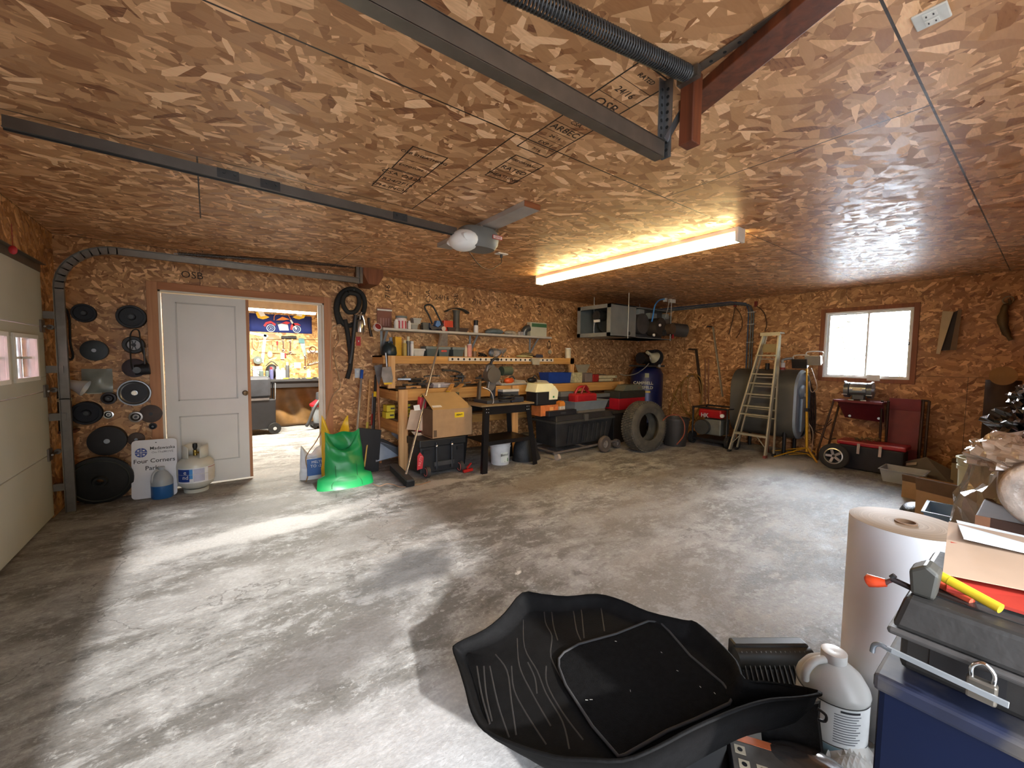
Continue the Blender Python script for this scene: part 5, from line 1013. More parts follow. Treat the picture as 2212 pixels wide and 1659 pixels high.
# stacking bins
for i, (x0, x1, lb) in enumerate(((1082, 1136, 'cream stacking bin with slotted back, left of the pair on the worktop'), (1135, 1184, 'cream stacking bin with slotted back, right of the pair on the worktop'))):
    Yc = 4.8; a, b, z0, z1 = span(x0, 826, x1, 792, Yc); w_ = b-a; h = z1-Z+.03; t = thing('stacking_bin', lb, 'bin', (a, Yc, Z), group='stacking bins'); CR = M('c9c3ae', .5)
    MB().box(0, w_, 0, .26, 0, .006).prism([(0, 0, 0), (w_, 0, 0), (w_, -.02, h*.42), (0, -.02, h*.42)], (0, .006, 0)).build('tray_base', CR, t)
    m = MB(); 
    for x in (0, w_-.006): m.prism([(x, 0, 0), (x, -.02, h*.42), (x, .04, h*.95), (x, .26, h), (x, .26, 0)], (.006, 0, 0))
    m.build('side_walls', M('d9d3bf', .5), t); m = MB()
    m.box(0, w_, .255, .26, 0, h*.3).box(0, w_, .255, .26, h*.88, h)
    for k in range(12): m.box(w_*k/11-.004, w_*k/11+.004, .255, .26, h*.3, h*.88)
    m.build('slotted_back', CR, t); MB().box(-.002, w_+.002, -.03, -.018, h*.40, h*.46).build('front_lip', M('ded8c4', .5), t)
    for xx in (.02, w_-.03): MB().box(xx, xx+.012, -.012, .0, -.0, .02).build('foot', CR, t)
    t2 = thing('power_drill' if i else 'orange_sander', 'dark tool lying in the right stacking bin' if i else 'orange and black tool lying in the left stacking bin', 'tool', (a+w_*.5, Yc+.12, Z+.008)); MB().ell((0, 0, .05), (.09, .05, .045), 14, 8).build('body', BLK if i else ORG, t2); MB().tube([(0, 0, .08), (.06, 0, .12), (.11, 0, .07)], .01, 6, sm=3).build('handle', DGREY, t2)
boxy('blue_bin', 'blue plastic bin on the worktop right of the stacking bins', 'bin', 1185, 805, 1238, 823, 4.82, .24, Z, M('1f3f8a', .4, 0, .12), 'tray')
boxy('parts_carton', 'cream and black printed carton on the worktop right of the blue bin', 'carton', 1238, 805, 1258, 823, 4.78, .1, Z, M('b5ad84', .6, 0, .35, 30), 'box')
t = thing('sheet_panel', 'grey-tan sheet panel propped at an angle behind the printed carton', 'panel', at(1258, 800, Y=4.95)); WB(t).prism(P([(1243, 788), (1275, 787), (1261, 816), (1254, 816)], 4.95), (0, .01, 0)).build('panel', M('8d8672', .6), t)
boxy('small_pump', 'pale little pump unit on the worktop right of the printed carton', 'pump', 1265, 806, 1280, 820, 4.85, .1, Z, M('8e8178', .4, .3), 'box', DGREY)
boxy('red_box', 'small red box on the worktop beside the pump', 'box', 1281, 809, 1294, 821, 4.85, .1, Z, M('9c2420', .5), 'box')
t = thing('grey_engine_part', 'grey cast engine part at the back of the worktop', 'engine part', (at(1290, 800, Y=5.15).x, 5.15, Z)); m = MB(); m.cbox((0, 0, .06), (.3, .18, .12)); m.build('casting', M('6b625c', .6, .3, .2), t, bevel=.01)
for k in range(4): MB().cyl((-.11+.07*k, -.09, .09), (-.11+.07*k, -.12, .09), .024, n=12).build('port', M('8b8278', .4, .5), t)
Z2 = Z
for k, (dz, lb) in enumerate(((0, 'lower of the two long cream plastic cases at the right end of the worktop'), (.055, 'upper of the two long cream plastic cases at the right end of the worktop'))):
    a = at(1297+k*2, 820, Y=4.78).x; b = at(1340+k*9-9, 820, Y=4.78).x; t = thing('long_case', lb, 'case', ((a+b)/2, 4.95, Z+dz)); MB().box(-(b-a)/2, (b-a)/2, -.1, .1, 0, .05).build('shell', M('c6bb93', .5), t, bevel=.012); MB().cyl(((b-a)/2-.04, -.102, .025), ((b-a)/2-.04, -.1, .025), .01, n=10).build('hole', BLK, t)
# ------------------------------------------------------------------ below and in front of the bench
Zs = .62
for i, (x0, y0_, x1, y1_, lb) in enumerate(((833, 881, 852, 897, 'yellow box on the lower bench shelf, lower left of the pile'), (835, 870, 853, 884, 'yellow box stacked on the left yellow box of the lower shelf'), (873, 884, 893, 898, 'yellow and black box seen right of the bench post'), (873, 876, 886, 885, 'yellow box lid on top of the yellow and black box'))):
    Yq = 4.95; a, b, z0, z1 = span(x0, y1_, x1, y0_, Yq); t = thing('yellow_box', lb, 'box', ((a+b)/2, Yq+.06, Zs+(0 if i in (0, 2) else .085))); MB().cbox((0, 0, .04), (b-a, .14, .08)).build('box', M('d2bd2c', .5, 0, .08), t, bevel=.004); MB().cbox((.02, -.071, .04), (.05, .002, .02)).build('dark_print', DGREY, t)
# black wheeled case
p = at(900, 1035, Z=0); q = at(1010, 1020, Z=0)
t = thing('wheeled_tool_case', 'large black wheeled tool case standing under the open carton', 'case', ((p.x+q.x)/2+.03, 4.27+.19, 0), .0); w_ = .29; H1 = at(950, 948, Y=4.27).z
MB().box(-w_, w_, -.16, .2, .04, H1-.09).build('body', M('1e2024', .5, 0, .2, 14, .1), t, bevel=.012); MB().box(-w_-.015, w_+.015, -.175, .21, H1-.09, H1-.0).build('lid', M('17191c', .5, 0, .2), t, bevel=.012)
for x in (-.1, .1): MB().cyl((x, -.19, .08), (x, -.19, H1-.04), .014, n=10).build('handle_rail', M('33363b', .45, .3), t); MB().ell((x, -.195, H1-.08), (.018, .018, .018), 12, 8).build('knob', CHROME, t)
MB().box(-.13, .13, -.2, -.165, .12, .17).build('crossbar', DGREY, t)
for x in (-.22, .22): MB().box(x-.04, x+.04, -.175, -.16, H1-.16, H1-.12).build('vent', BLK, t); MB().cyl((x-.015, -.18, .065), (x+.025, -.18, .065), .065, n=24).build('wheel', M('3b3735', .6), t); MB().torus((x-.016, -.18, .065), .045, .005, (1, 0, 0), 20, 6).build('red_ring', M('b5605a', .5), t)
casex = t.location.x
tg = thing('red_tag', 'red plastic tag hanging at the left corner of the black wheeled case', 'tag', (casex-w_-.03, 4.24, H1-.12)); MB().prism([(-.035, 0, -.2), (.03, 0, -.19), (.045, 0, -.06), (.0, 0, -.0), (-.03, 0, -.04)], (0, .004, 0)).build('tag', M('c2333c', .45), tg); text('tag_lettering', 'NUTS', .045, M('e6a8a4', .5), tg, basis((.005, -.002, -.1), (.2, 0, 1), (-1, 0, .2)))
t = thing('red_tool', 'small red tool lying on the floor between the black case and the metal stand', 'tool', (at(1018, 1025, Z=0).x, 4.2, 0)); MB().bar((-.05, 0, .02), (.08, .0, .03), .04, .035).build('body', M('b3241e', .4), t, bevel=.006); MB().bar((.0, 0, .05), (.06, 0, .11), .02, .015).build('lever', M('b3241e', .4), t)
# open carton on the case
cz = H1+.002; CY_ = 4.29; x0 = at(935, 945, Y=CY_).x; x1 = at(1020, 945, Y=CY_).x; cw = x1-x0; z1 = at(937, 886, Y=CY_).z
t = thing('open_carton', 'large brown carton with its flap side open on top of the black wheeled case', 'carton', (x0, CY_, cz)); ch = z1-cz
m = MB(); m.box(0, cw, 0, .005, 0, ch).box(cw-.005, cw, 0, .36, 0, ch).box(0, cw, .355, .36, 0, ch).box(0, cw, 0, .36, 0, .005); m.build('walls', CARD, t)
zb = at(935, 849, Y=CY_+.28).z-cz
MB().prism([(0, 0, ch), (cw, 0, ch), (cw-.09, .28, zb), (-.01, .28, zb)], (0, .004, .003)).build('sloped_top', M('b0905f', .8, 0, .05), t)
MB().prism([(-.005, 0, .02), (-.005, .34, .02), (-.005, .34, ch), (-.005, 0, ch)], (.003, 0, 0)).build('side_liner', CARDD, t)
MB(t.matrix_basis.inverted()).prism([at(934, 886, Y=4.56), at(887, 885, Y=4.58), at(878, 928, Y=4.58), at(925, 931, Y=4.56)], (0, .005, 0)).build('hanging_flap', CARDL, t)
MB(t.matrix_basis.inverted()).prism([at(888, 932, Y=4.6), at(934, 932, Y=4.6), at(934, 947, Y=4.6), at(898, 943, Y=4.6)], (0, .005, 0)).build('lower_flap', CARDL, t)
m = MB(); m.box(.18+cw*.2, .2+cw*.4, -.002, 0, ch*.68, ch*.86); m.build('heavy_label', M('e2c21c', .5), t); text('label_lettering', 'HEAVY', .028, BLK, t, basis((.19+cw*.3, -.003, ch*.77), (1, 0, 0), (0, 0, 1)), bold=.001)
MB().prism([(.02, .04, ch+.022), (.14, .04, ch+.022), (.125, .2, ch+.112), (.0+.01, .2, ch+.112)], (0, -.002, .004)).build('white_label', M('dcd8d0', .6), t)
MB().box(.01, .05, -.002, 0, .02, .1).build('printed_mark', M('5f4a34', .7), t)
t = thing('dark_strip', 'dark studded strip lying along the top edge of the carton', 'strip', (x0+.25, 4.58, at(990, 849, Y=4.58).z-.03)); MB().box(-.24, .26, 0, .03, 0, .04).build('strip', M('4a4636', .7, 0, .3, 30), t)
for k in range(8): MB().ell((-.22+.065*k, 0, .04), (.012, .012, .01), 8, 6).build('stud', M('a59a6a', .4, .5), t)
t = thing('red_cloth_bag', 'bright red cloth bag standing inside the open end of the carton', 'bag', (x0+.02, 4.6, cz+.02)); hh_ = at(925, 860, Y=4.62).z-cz; MB().prism([(-.08, 0, 0), (.05, 0, 0), (.045, 0, hh_-.02), (-.03, 0, hh_)], (0, .09, 0)).build('bag', M('cf4049', .6, 0, .12), t, bevel=.01); MB().torus((0, .03, hh_), .02, .005, (0, 1, 0), 14, 6).build('yellow_loop', M('d8c060', .5), t)
t = thing('receipt', 'white printed paper behind the carton flap', 'paper', at(905, 880, Y=4.45)); WB(t).prism(P([(893, 876), (906, 874), (908, 886), (895, 887)], 4.45), (0, .003, 0)).build('sheet', WHT, t)
t = thing('galvanised_flashing', 'bent grey sheet metal piece lying left of the bench post', 'sheet metal', (1.72, 4.9, 0)); WB(t).prism([at(812, 998, Y=4.85), at(811, 950, Y=4.95), at(825, 948, Y=5.1), at(862, 968, Y=4.95), at(862, 985, Y=4.85)], (0, .004, 0)).build('sheet', M('8b99ab', .4, .6, .1), t); WB(t).prism([at(811, 950, Y=4.95), at(826, 947, Y=5.15), at(862, 964, Y=5.15), at(862, 968, Y=4.95)], (0, .003, 0)).build('folded_edge', M('6b6f78', .4, .6), t)
t = thing('silver_scrap', 'crumpled silver sheet behind the bench post', 'sheet metal', (1.95, 5.0, .3)); WB(t).prism([at(846, 938, Y=5.0), at(866, 929, Y=5.0), at(884, 952, Y=5.0), at(868, 957, Y=5.0)], (0, .01, .02)).build('sheet', M('a9a9b4', .3, .5, .2), t)
# push broom leaning with its head on the floor
a = at(953, 722, Y=SY_-.06); b = at(877, 1025, Y=4.06); t = thing('push_broom', 'black-headed push broom leaning against the white shelf with a long silver handle', 'broom', (b.x, b.y, 0))
WB(t).tube([a, b], .013, 12).build('handle', M('c5c5c8', .25, .85, .05), t); u0 = at(850, 1010, Y=4.55); u1 = at(887, 1046, Y=4.04); u0.z = max(u0.z, .03); u1.z = max(u1.z, .03)
WB(t).bar(u0+Vector((0, 0, .035)), u1+Vector((0, 0, .035)), .08, .03).build('head_block', DGREY, t, bevel=.006); WB(t).bar(u0, u1, .09, .055).build('bristles', M('1a1b1e', .9, 0, .3, 40, .4), t)
t = thing('trailing_wire', 'thin tan cord trailing over the floor beside the broom head', 'cord', (1.55, 4.3, 0)); WB(t).tube([at(x, y, Z=.006) for x, y in ((806, 1046), (820, 1050), (835, 1045), (850, 1047), (868, 1052))]+[at(x, y, Z=.006) for x, y in ((905, 1047), (930, 1040))], .005, 6, sm=4).build('cord', M('9a7a62', .6), t)
# metal stand with worktop
SXl, SXr, SYf = at(1043, 1022, Z=0).x, at(1155, 1003, Z=0).x, 4.05; TZ = at(1090, 873, Y=SYf).z
t = thing('metal_tool_stand', 'black steel leg stand with a thin wooden top in front of the bench', 'stand', ((SXl+SXr)/2, 4.28, 0)); BS = M('1c1b1d', .45, .5, .2, name='black_steel')
WB(t).box(SXl-.04, SXr+.0, SYf+.0, 4.55, TZ-.02, TZ).build('wood_top', M('7f6a4a', .7, 0, .2), t, bevel=.004)
WB(t).box(SXl+.03, SXr-.08, SYf+.02, SYf+.03, TZ-.12, TZ-.02).build('front_apron', BS, t); WB(t).box(SXl+.03, SXr-.08, 4.5, 4.51, TZ-.12, TZ-.02).build('rear_apron', BS, t)
for (xt, xb, yt, yb) in ((SXl+.06, SXl-.0, SYf+.02, 4.02), (SXr-.1, SXr+.0, SYf+.02, 4.02), (SXl+.06, SXl, 4.5, 4.56), (SXr-.1, SXr, 4.5, 4.56)):
    s_ = 1 if xt < 3 else -1; lg = WB(t).bar((xt, yt, TZ-.02), (xb, yb, 0), .07, .005, (0, 1, 0)).bar((xt-s_*.035, yt+.02, TZ-.02), (xb-s_*.035, yb+.02, 0), .005, .05, (0, 1, 0)).build('leg', BS, t)
    for zz in (TZ-.05, TZ-.09): MB(t.matrix_basis.inverted()).ell((xt-.015, yt-.008, zz), (.007, .005, .007), 8, 6).ell((xt+.015, yt-.008, zz), (.007, .005, .007), 8, 6).build('bolt_heads', CHROME, lg)
zq = .36; WB(t).box(SXl+.02, SXr-.02, 4.05, 4.54, zq, zq+.004).build('lower_shelf', BS, t); WB(t).box(SXl+.02, SXr-.02, 4.04, 4.048, zq-.03, zq+.02).build('lower_shelf_edge', BS, t)
stx = (SXl+SXr)/2
# chop saw on the stand
t = thing('chop_saw', 'old grey chop saw with a round blade guard standing on the metal stand', 'saw', (at(1068, 840, Y=4.3).x, 4.3, TZ)); GM = M('5f5a54', .45, .5, .15)
MB().box(-.2, .2, -.14, .18, 0, .04).build('base', DGREY, t, bevel=.005)
WB(t).prism(P([(1064, 785), (1070, 790), (1073, 800), (1072, 830), (1067, 843), (1060, 846), (1054, 838), (1057, 822), (1054, 812), (1051, 800), (1054, 790), (1059, 785)], 4.25), (0, .05, 0)).build('blade_guard', M('77716a', .4, .5, .12), t, bevel=.008)
c = at(1066, 810, Y=4.24); WB(t).cyl(c+Vector((0, -.02, 0)), c+Vector((0, .09, 0)), .1, n=30).build('upper_guard', M('6b665e', .4, .5, .12), t); WB(t).cyl(c+Vector((.12, .0, .05)), c+Vector((.28, .02, .05)), .06, n=20).build('motor', M('454f40', .5, .2), t)
WB(t).tube(P([(1060, 788), (1063, 779), (1071, 774), (1077, 777)], 4.22), .018, 8, sm=4).build('handle', BLK, t); WB(t).bar(at(1066, 830, Y=4.33), Vector((t.location.x+.05, 4.42, TZ+.02)), .06, .05).build('pivot_arm', DGREY, t)
for k, (px, lb, mt, l) in enumerate(((1056, 'silver curved cable over the chop saw base', STEEL, .2), (1090, 'black power cord bundle heaped on the metal stand', BLK, .14), (1112, 'dark battery charger on the right end of the metal stand', M('262a33', .5), .12))):
    x = at(px, 860, Y=4.2).x
    if k == 0: t = thing('bent_cable', lb, 'cable', (x, 4.12, TZ)); WB(t).tube([at(1043, 837, Y=4.15), at(1056, 842, Y=4.12), at(1064, 853, Y=4.1), at(1066, 868, Y=4.1), Vector((at(1064, 870, Y=4.1).x, 4.1, TZ+.01))], .006, 6, sm=4).build('cable', M('b9b2aa', .3, .6), t)
    elif k == 1: t = thing('cord_bundle', lb, 'cord', (x, 4.15, TZ)); MB().tube([(.11*math.cos(a*.7)*(1+.1*math.sin(a*3)), .06*math.sin(a*.7), .015+.004*a) for a in range(22)], .011, 7, sm=2).build('cord', BLK, t)
    else: t = thing('battery_charger', lb, 'charger', (x, 4.2, TZ)); MB().box(-.1, .1, -.07, .08, 0, .07).build('body', mt, t, bevel=.012); MB().box(-.05, .05, -.04, .04, .07, .09).build('dock', BLK, t)
t = thing('white_book_stack', 'thin stack of white boards lying behind the cord bundle', 'boards', (at(1095, 838, Y=4.45).x, 4.42, TZ)); MB().box(-.13, .13, -.06, .06, 0, .12).build('box_below', M('3a3f44', .5), t); MB().box(-.13, .14, -.06, .06, .12, .15).build('white_boards', M('c7c4bd', .6), t)
t = thing('grey_plank', 'weathered grey-tan plank end leaning at the stand left corner', 'plank', at(1032, 840, Y=4.5)); WB(t).bar(at(1036, 826, Y=4.6), at(1033, 868, Y=4.4), .07, .03, (1, 0, 0)).build('plank', M('6d6250', .8, 0, .2), t)
# bucket
p = at(1089, 1004, Z=0); t = thing('white_bucket', 'white plastic pail with a green triangle label under the metal stand', 'bucket', (p.x, 4.33, 0)); R = .135; H2 = at(1089, 950, Y=4.3).z
MB().lathe([(.001, 0), (R*.86, 0), (R*.88, .01), (R*.99, H2*.72), (R*1.04, H2*.73), (R*1.04, H2*.78), (R, H2*.79), (R*1.0, H2*.87), (R*1.05, H2*.88), (R*1.05, H2*.98), (R*.99, H2*.98), (R*.97, H2*.8)], n=36).build('pail', M('c9cdd0', .45, 0, .1), t)
MB().cyl((0, 0, H2*.93), (0, 0, H2*.95), R*.98, n=30).build('lid', M('b9bcb8', .5), t); m = MB(); wrap(m, -120, -75, .04, H2*.55, R*.97); m.build('label', M('d6dcd6', .5), t); m = MB(); m._add([(R*.985*math.cos(math.radians(a)), R*.985*math.sin(math.radians(a)), z) for a, z in ((-100, .05), (-75, .05), (-75, H2*.32))], [(0, 1, 2)]); m.build('green_triangle', M('2f7a3c', .5), t)
text('label_lettering', 'Blemol', .045, TXTB, t, basis((-.025, -R*1.0, H2*.45), (1, .1, 0), (0, 0, 1))); text('lid_lettering', 'ISK', .07, BLK, t, basis((.0, -.02, H2*.953), (1, 0, 0), (0, 1, 0)), bold=.004)
# black gym bag right of the bucket
t = thing('black_bag', 'soft black bag slumped in front of the truck box', 'bag', (at(1150, 1000, Z=0).x+.05, 4.3, 0)); MB().grid(lambda u, v: ((.22*(1-.5*v**1.5)+.015*math.sin(7*v+9*u))*math.cos(2*PI*u), .15*(1-.4*v**1.5)*math.sin(2*PI*u), .34*v*(1+.05*math.sin(6*PI*u))), 28, 14, True, True).ell((0, 0, .32), (.14, .09, .06), 16, 8).build('bag', M('1b1c1f', .6, 0, .3, 12, .4), t)
# ------------------------------------------------------------------ truck box on its dolly and things on it
x0, x1, y0, y1 = 3.86, 5.08, 4.13, 4.62; zb = .13; zt = at(1200, 905, Y=4.13).z
t = thing('truck_tool_box', 'long black ribbed plastic truck box on a low dolly under the bench', 'tool box', ((x0+x1)/2, 4.37, zb)); TB = M('26272a', .5, 0, .25, 8, .1, '3f3d39')
WB(t).prism([(x0+.06, y0+.05, zb), (x1-.06, y0+.05, zb), (x1, y0, zt-.07), (x0, y0, zt-.07)], (0, y1-y0-.05, 0)).build('body', TB, t, bevel=.01)
for k in range(9): x = x0+.28+k*.1; WB(t).bar((x, y0+.035, zb+.03), (x, y0-.004, zt-.12), .045, .02, (0, 1, 0)).build('rib', TB, t, bevel=.008)
WB(t).box(x0-.02, x1+.02, y0-.03, y1+.01, zt-.08, zt-.045).build('rim', M('3a3936', .55, 0, .2, 8), t, bevel=.008)
WB(t).prism([(x0-.005, y0-.015, zt-.045), (x1+.005, y0-.015, zt-.045), (x1-.03, y0+.03, zt+.03), (x0+.03, y0+.03, zt+.03)], (0, y1-y0-.03, 0)).build('lid', TB, t, bevel=.012)
m = MB(t.matrix_basis.inverted()); m.box(x0+.55, x0+.63, y0-.035, y0+.0, zt-.07, zt+.03); m.build('latch', M('4a4844', .5), t, bevel=.004)
t = thing('dolly', 'low pipe-framed dolly with pneumatic wheels carrying the black truck box', 'dolly', (4.4, 4.35, 0))
m = WB(t); m.tube([(3.72, 4.02, .1), (5.1, 4.06, .12)], .017, 8); m.tube([(3.72, 4.62, .1), (5.1, 4.62, .12)], .017, 8)
for x in (3.76, 4.4, 5.05): m.tube([(x, 4.02, .108), (x, 4.64, .108)], .015, 8)
m.build('pipe_frame', M('7d7672', .4, .5, .2), t)
for (x, y, r) in ((4.72, 3.98, .125), (5.12, 4.08, .07)):
    MB(t.matrix_basis.inverted()).lathe([(r*.45, -.03), (r*.9, -.035), (r, -.015), (r, .015), (r*.9, .035), (r*.45, .03)], (x, y-.0, r), 28, (0, 1, 0)).build('wheel', M('5b5048', .8, 0, .2), t); MB(t.matrix_basis.inverted()).lathe([(.001, -.03), (r*.2, -.03), (r*.25, -.01), (r*.48, -.02), (r*.48, .02), (.001, .02)], (x, y, r), 20, (0, 1, 0)).build('hub', M('9a9088', .5, .4), t)
for (x, y) in ((3.8, 4.02), (3.8, 4.6), (5.05, 4.62)): MB(t.matrix_basis.inverted()).cyl((x-.02, y, .045), (x+.02, y, .045), .045, n=16).build('caster', M('a59c90', .5), t)
zl = zt+.032
def onlid(px0, px1, Yf): return at(px0, 880, Y=Yf).x, at(px1, 880, Y=Yf).x
a, b = onlid(1168, 1206, 4.25)
t = thing('orange_carton', 'orange printed carton under the little cooler on the truck box', 'carton', ((a+b)/2, 4.35, zl)); hz = at(1185, 875, Y=4.25).z-zl; MB().box(-(b-a)/2, (b-a)/2, -.1, .1, 0, hz).build('box', M('c4703a', .6, 0, .25, 14), t, bevel=.002); MB().box(-.0, .07, -.102, -.1, .01, hz*.8).build('print', M('e0a060', .6), t)
zc_ = zl+hz; ct = t
a2, b2 = at(1157, 860, Y=4.23).x, at(1207, 860, Y=4.23).x; zt2 = at(1182, 829, Y=4.23).z; hc = zt2-zc_
t = thing('lunch_cooler', 'small black cooler with a peaked cream lid stacked on the orange carton', 'cooler', ((a2+b2)/2, 4.36, zc_)); w_ = (b2-a2)/2
MB().box(-w_*.88, w_*.88, -.12, .12, 0, hc*.62).build('body', M('1d1e1f', .5, 0, .15), t, bevel=.02)
MB().prism([(-w_, -.13, hc*.62), (w_, -.13, hc*.62), (w_*.62, -.08, hc), (-w_*.62, -.08, hc)], (0, .24, 0)).build('peaked_lid', M('dfe0bc', .5, 0, .04), t, bevel=.01)
MB().prism([(w_*.12, -.128, hc*.25), (w_*.86, -.128, hc*.25), (w_*.92, -.132, hc*.64), (w_*.6, -.128, hc*.9), (w_*.12, -.13, hc*.64)], (0, -.01, 0)).build('swing_handle', M('e6e4c4', .5, 0, .04), t, bevel=.006)
MB().cyl((w_*.5, -.14, hc*.38), (w_*.5, -.139, hc*.38), .016, n=16).build('green_dot', M('3f8a55', .5), t)
a, b = onlid(1208, 1222, 4.3); t = thing('small_orange_box', 'orange and white folded box right of the little cooler', 'box', ((a+b)/2+.03, 4.4, zl)); hz = at(1214, 866, Y=4.3).z-zl
MB().box(-.05, .06, -.06, .06, 0, hz*.55).build('white_lower', M('cfc7b8', .6, 0, .2, 30), t); MB().prism([(-.05, -.06, hz*.55), (.06, -.06, hz*.55), (.06, -.06, hz*.8), (.03, -.06, hz*.95), (-.05, -.06, hz*.85)], (0, .1, 0)).build('orange_top', M('e08a34', .6), t)
a, b = at(1186, 890, Y=4.17).x, at(1246, 890, Y=4.17).x; t = thing('black_case', 'flat black case lying on the front of the truck box lid', 'case', ((a+b)/2, 4.21, zl-.004)); MB().box(-(b-a)/2, (b-a)/2, -.04, .04, 0, .075).build('shell', M('1b1c21', .5, 0, .2), t, bevel=.01); MB().box(-.05, .05, -.044, -.04, .03, .05).build('latch', DGREY, t)
a, b = at(1244, 880, Y=4.2).x, at(1316, 880, Y=4.2).x; zz = at(1280, 866, Y=4.2).z; t = thing('grey_tray', 'grey plastic tray holding the red jerry can on the truck box', 'tray', ((a+b)/2, 4.38, zl+.03)); hz = zz-zl-.03
MB().tray(-(b-a)/2, (b-a)/2, -.16, .18, 0, hz, .005, .035, .012).build('tray', M('7b8184', .45, 0, .08), t); MB().box(-.3, .3, -.16, .18, -.03, 0).build('board_under', M('6b6458', .7), t)
tz = zl+.035; c0, c1 = at(1244, 855, Y=4.3).x, at(1293, 855, Y=4.3).x; hg = at(1270, 850, Y=4.3).z-tz
t = thing('jerry_can', 'red plastic jerry can with a looped spout sitting in the grey tray', 'jerry can', ((c0+c1)/2, 4.4, tz)); w_ = (c1-c0)/2*.92; MB().box(-w_, w_, -.1, .1, 0, hg).build('tank', M('a32228', .35, 0, .15), t, bevel=.035)
MB().tube([(-w_*.8, 0, hg*.9), (-w_*.5, -.02, hg+.09), (.0, -.03, hg+.1), (w_*.3, 0, hg+.05), (w_*.7, .0, hg*.95)], .022, 10, sm=4).build('handle', M('a32228', .35, 0, .15), t); MB().tube([(-.1, -.05, hg*.9), (-.03, -.07, hg+.12), (.06, -.06, hg+.06)], .016, 8, sm=4).build('spout', M('8c2522', .4), t)
for (px0, px1, py, Yf, lb, mt) in ((1278, 1328, 850, 4.52, 'grey-lidded black tool case behind the red jerry can', M('1f1f21', .5)), (1210, 1238, 846, 4.52, 'dark grey bin standing behind the small orange box', M('34322f', .6))):
    a, b = at(px0, 870, Y=Yf).x, at(px1, 870, Y=Yf).x; t = thing('tool_case', lb, 'case', ((a+b)/2, Yf+.04, zl)); hz = at((px0+px1)/2, py, Y=Yf).z-zl; MB().box(-(b-a)/2, (b-a)/2, -.05, .05, 0, hz*.75).build('base', mt, t, bevel=.006); MB().box(-(b-a)/2, (b-a)/2, -.055, .055, hz*.75, hz).build('lid', M('6a6c68', .5), t, bevel=.006)
# tote and red case behind the tyre
t = thing('dark_tote', 'dark lidded tote behind the tyre carrying the red and black case', 'tote', (6.05, 4.5, 0)); a, b = at(1326, 900, Y=4.3).x, at(1398, 900, Y=4.3).x; t.location.x = (a+b)/2; w_ = (b-a)/2; hz = at(1350, 885, Y=4.3).z
MB().box(-w_, w_, -.2, .2, 0, hz-.05).build('body', M('1e1d1f', .5, 0, .2), t, bevel=.01); MB().box(-w_-.02, w_+.02, -.22, .21, hz-.05, hz).build('lid', M('37322c', .6, 0, .2), t, bevel=.006)
a, b = at(1338, 870, Y=4.3).x, at(1394, 870, Y=4.3).x; h1 = at(1365, 845, Y=4.3).z
t = thing('red_black_case', 'red toolbox with a black top standing on the dark tote by the compressor', 'tool box', ((a+b)/2, 4.47, hz)); MB().box(-(b-a)/2, (b-a)/2, -.16, .16, 0, (h1-hz)*.62).build('red_base', M('a31525', .45, 0, .12), t, bevel=.008); MB().box(-(b-a)/2, (b-a)/2, -.165, .165, (h1-hz)*.62, h1-hz).build('black_lid', M('302f28', .55, 0, .15), t, bevel=.008)
t = thing('grey_case', 'grey-green angled plastic case on top of the red toolbox', 'case', ((a+b)/2+.12, 4.47, h1)); MB().prism([(-.3, -.1, 0), (.25, -.1, 0), (.22, -.1, .1), (-.2, -.1, .1)], (0, .2, 0)).build('shell', M('6b6a58', .55, 0, .12), t, bevel=.006); MB().box(.1, .16, -.105, -.1, .03, .06).build('latch', CHROME, t)
# air compressor
cx, cyy = 6.78, 4.72; ct_z = at(1410, 792, Y=4.72).z
t = thing('air_compressor', 'tall dark blue upright air compressor in the room corner', 'compressor', (cx, cyy, 0)); R = .30; CB = M('121b4a', .35, .2, .15, name='compressor_blue')
MB().lathe([(.001, .12), (R*.6, .13), (R, .22), (R, ct_z-.14), (R*.85, ct_z-.05), (R*.5, ct_z), (.001, ct_z)], n=40).build('tank', CB, t)
for a in (0.5, 2.1, 3.7, 5.3): MB().bar((R*.8*math.cos(a), R*.8*math.sin(a), .2), (R*.9*math.cos(a), R*.9*math.sin(a), 0), .06, .01).build('leg', CB, t)
MB().box(-.28, .28, -.2, .2, ct_z, ct_z+.03).build('pump_plate', DSTEEL, t); MB().cyl((-.22, 0, ct_z+.16), (.06, 0, ct_z+.16), .11, n=20).build('motor', BLK, t); MB().box(.08, .24, -.1, .1, ct_z+.03, ct_z+.32).build('pump_head', M('25262b', .5, .4, .2), t, bevel=.012); MB().cyl((.26, 0, ct_z+.17), (.28, 0, ct_z+.17), .17, n=28).build('flywheel', DSTEEL, t)
MB().cyl((-.08, -R-.01, ct_z+.02), (-.08, -R-.03, ct_z+.02), .03, n=16).build('gauge', M('9a9a96', .3), t)
va = Vector((-cx, -cyy, 0)).normalized(); vr = Vector((-va.y, va.x, 0))
def csurf(du, z): 
    a = math.atan2(va.y, va.x)+du/R; return Vector((R*1.004*math.cos(a), R*1.004*math.sin(a), z))
zt_ = at(1405, 833, Y=4.5).z
tx = Vector((-math.sin(math.atan2(va.y, va.x)), math.cos(math.atan2(va.y, va.x)), 0))
text('tank_lettering', 'CAMPBELL', .075, M('a9a48c', .5), t, basis(csurf(-.06, zt_+.045)+va*.012, tx, (0, 0, 1)), bold=.002); text('tank_lettering', 'HAUSFELD', .075, M('a9a48c', .5), t, basis(csurf(-.06, zt_-.04)+va*.012, tx, (0, 0, 1)), bold=.002)
m = MB(); a0 = math.degrees(math.atan2(va.y, va.x)); wrap(m, a0-40, a0+14, zt_-.135, zt_-.1, R+.002); m.build('yellow_stripe', M('b59a3a', .5), t); m = MB(); wrap(m, a0-6, a0+8, zt_+.15, zt_+.23, R+.002); m.build('sticker', M('8f8a5a', .5), t)
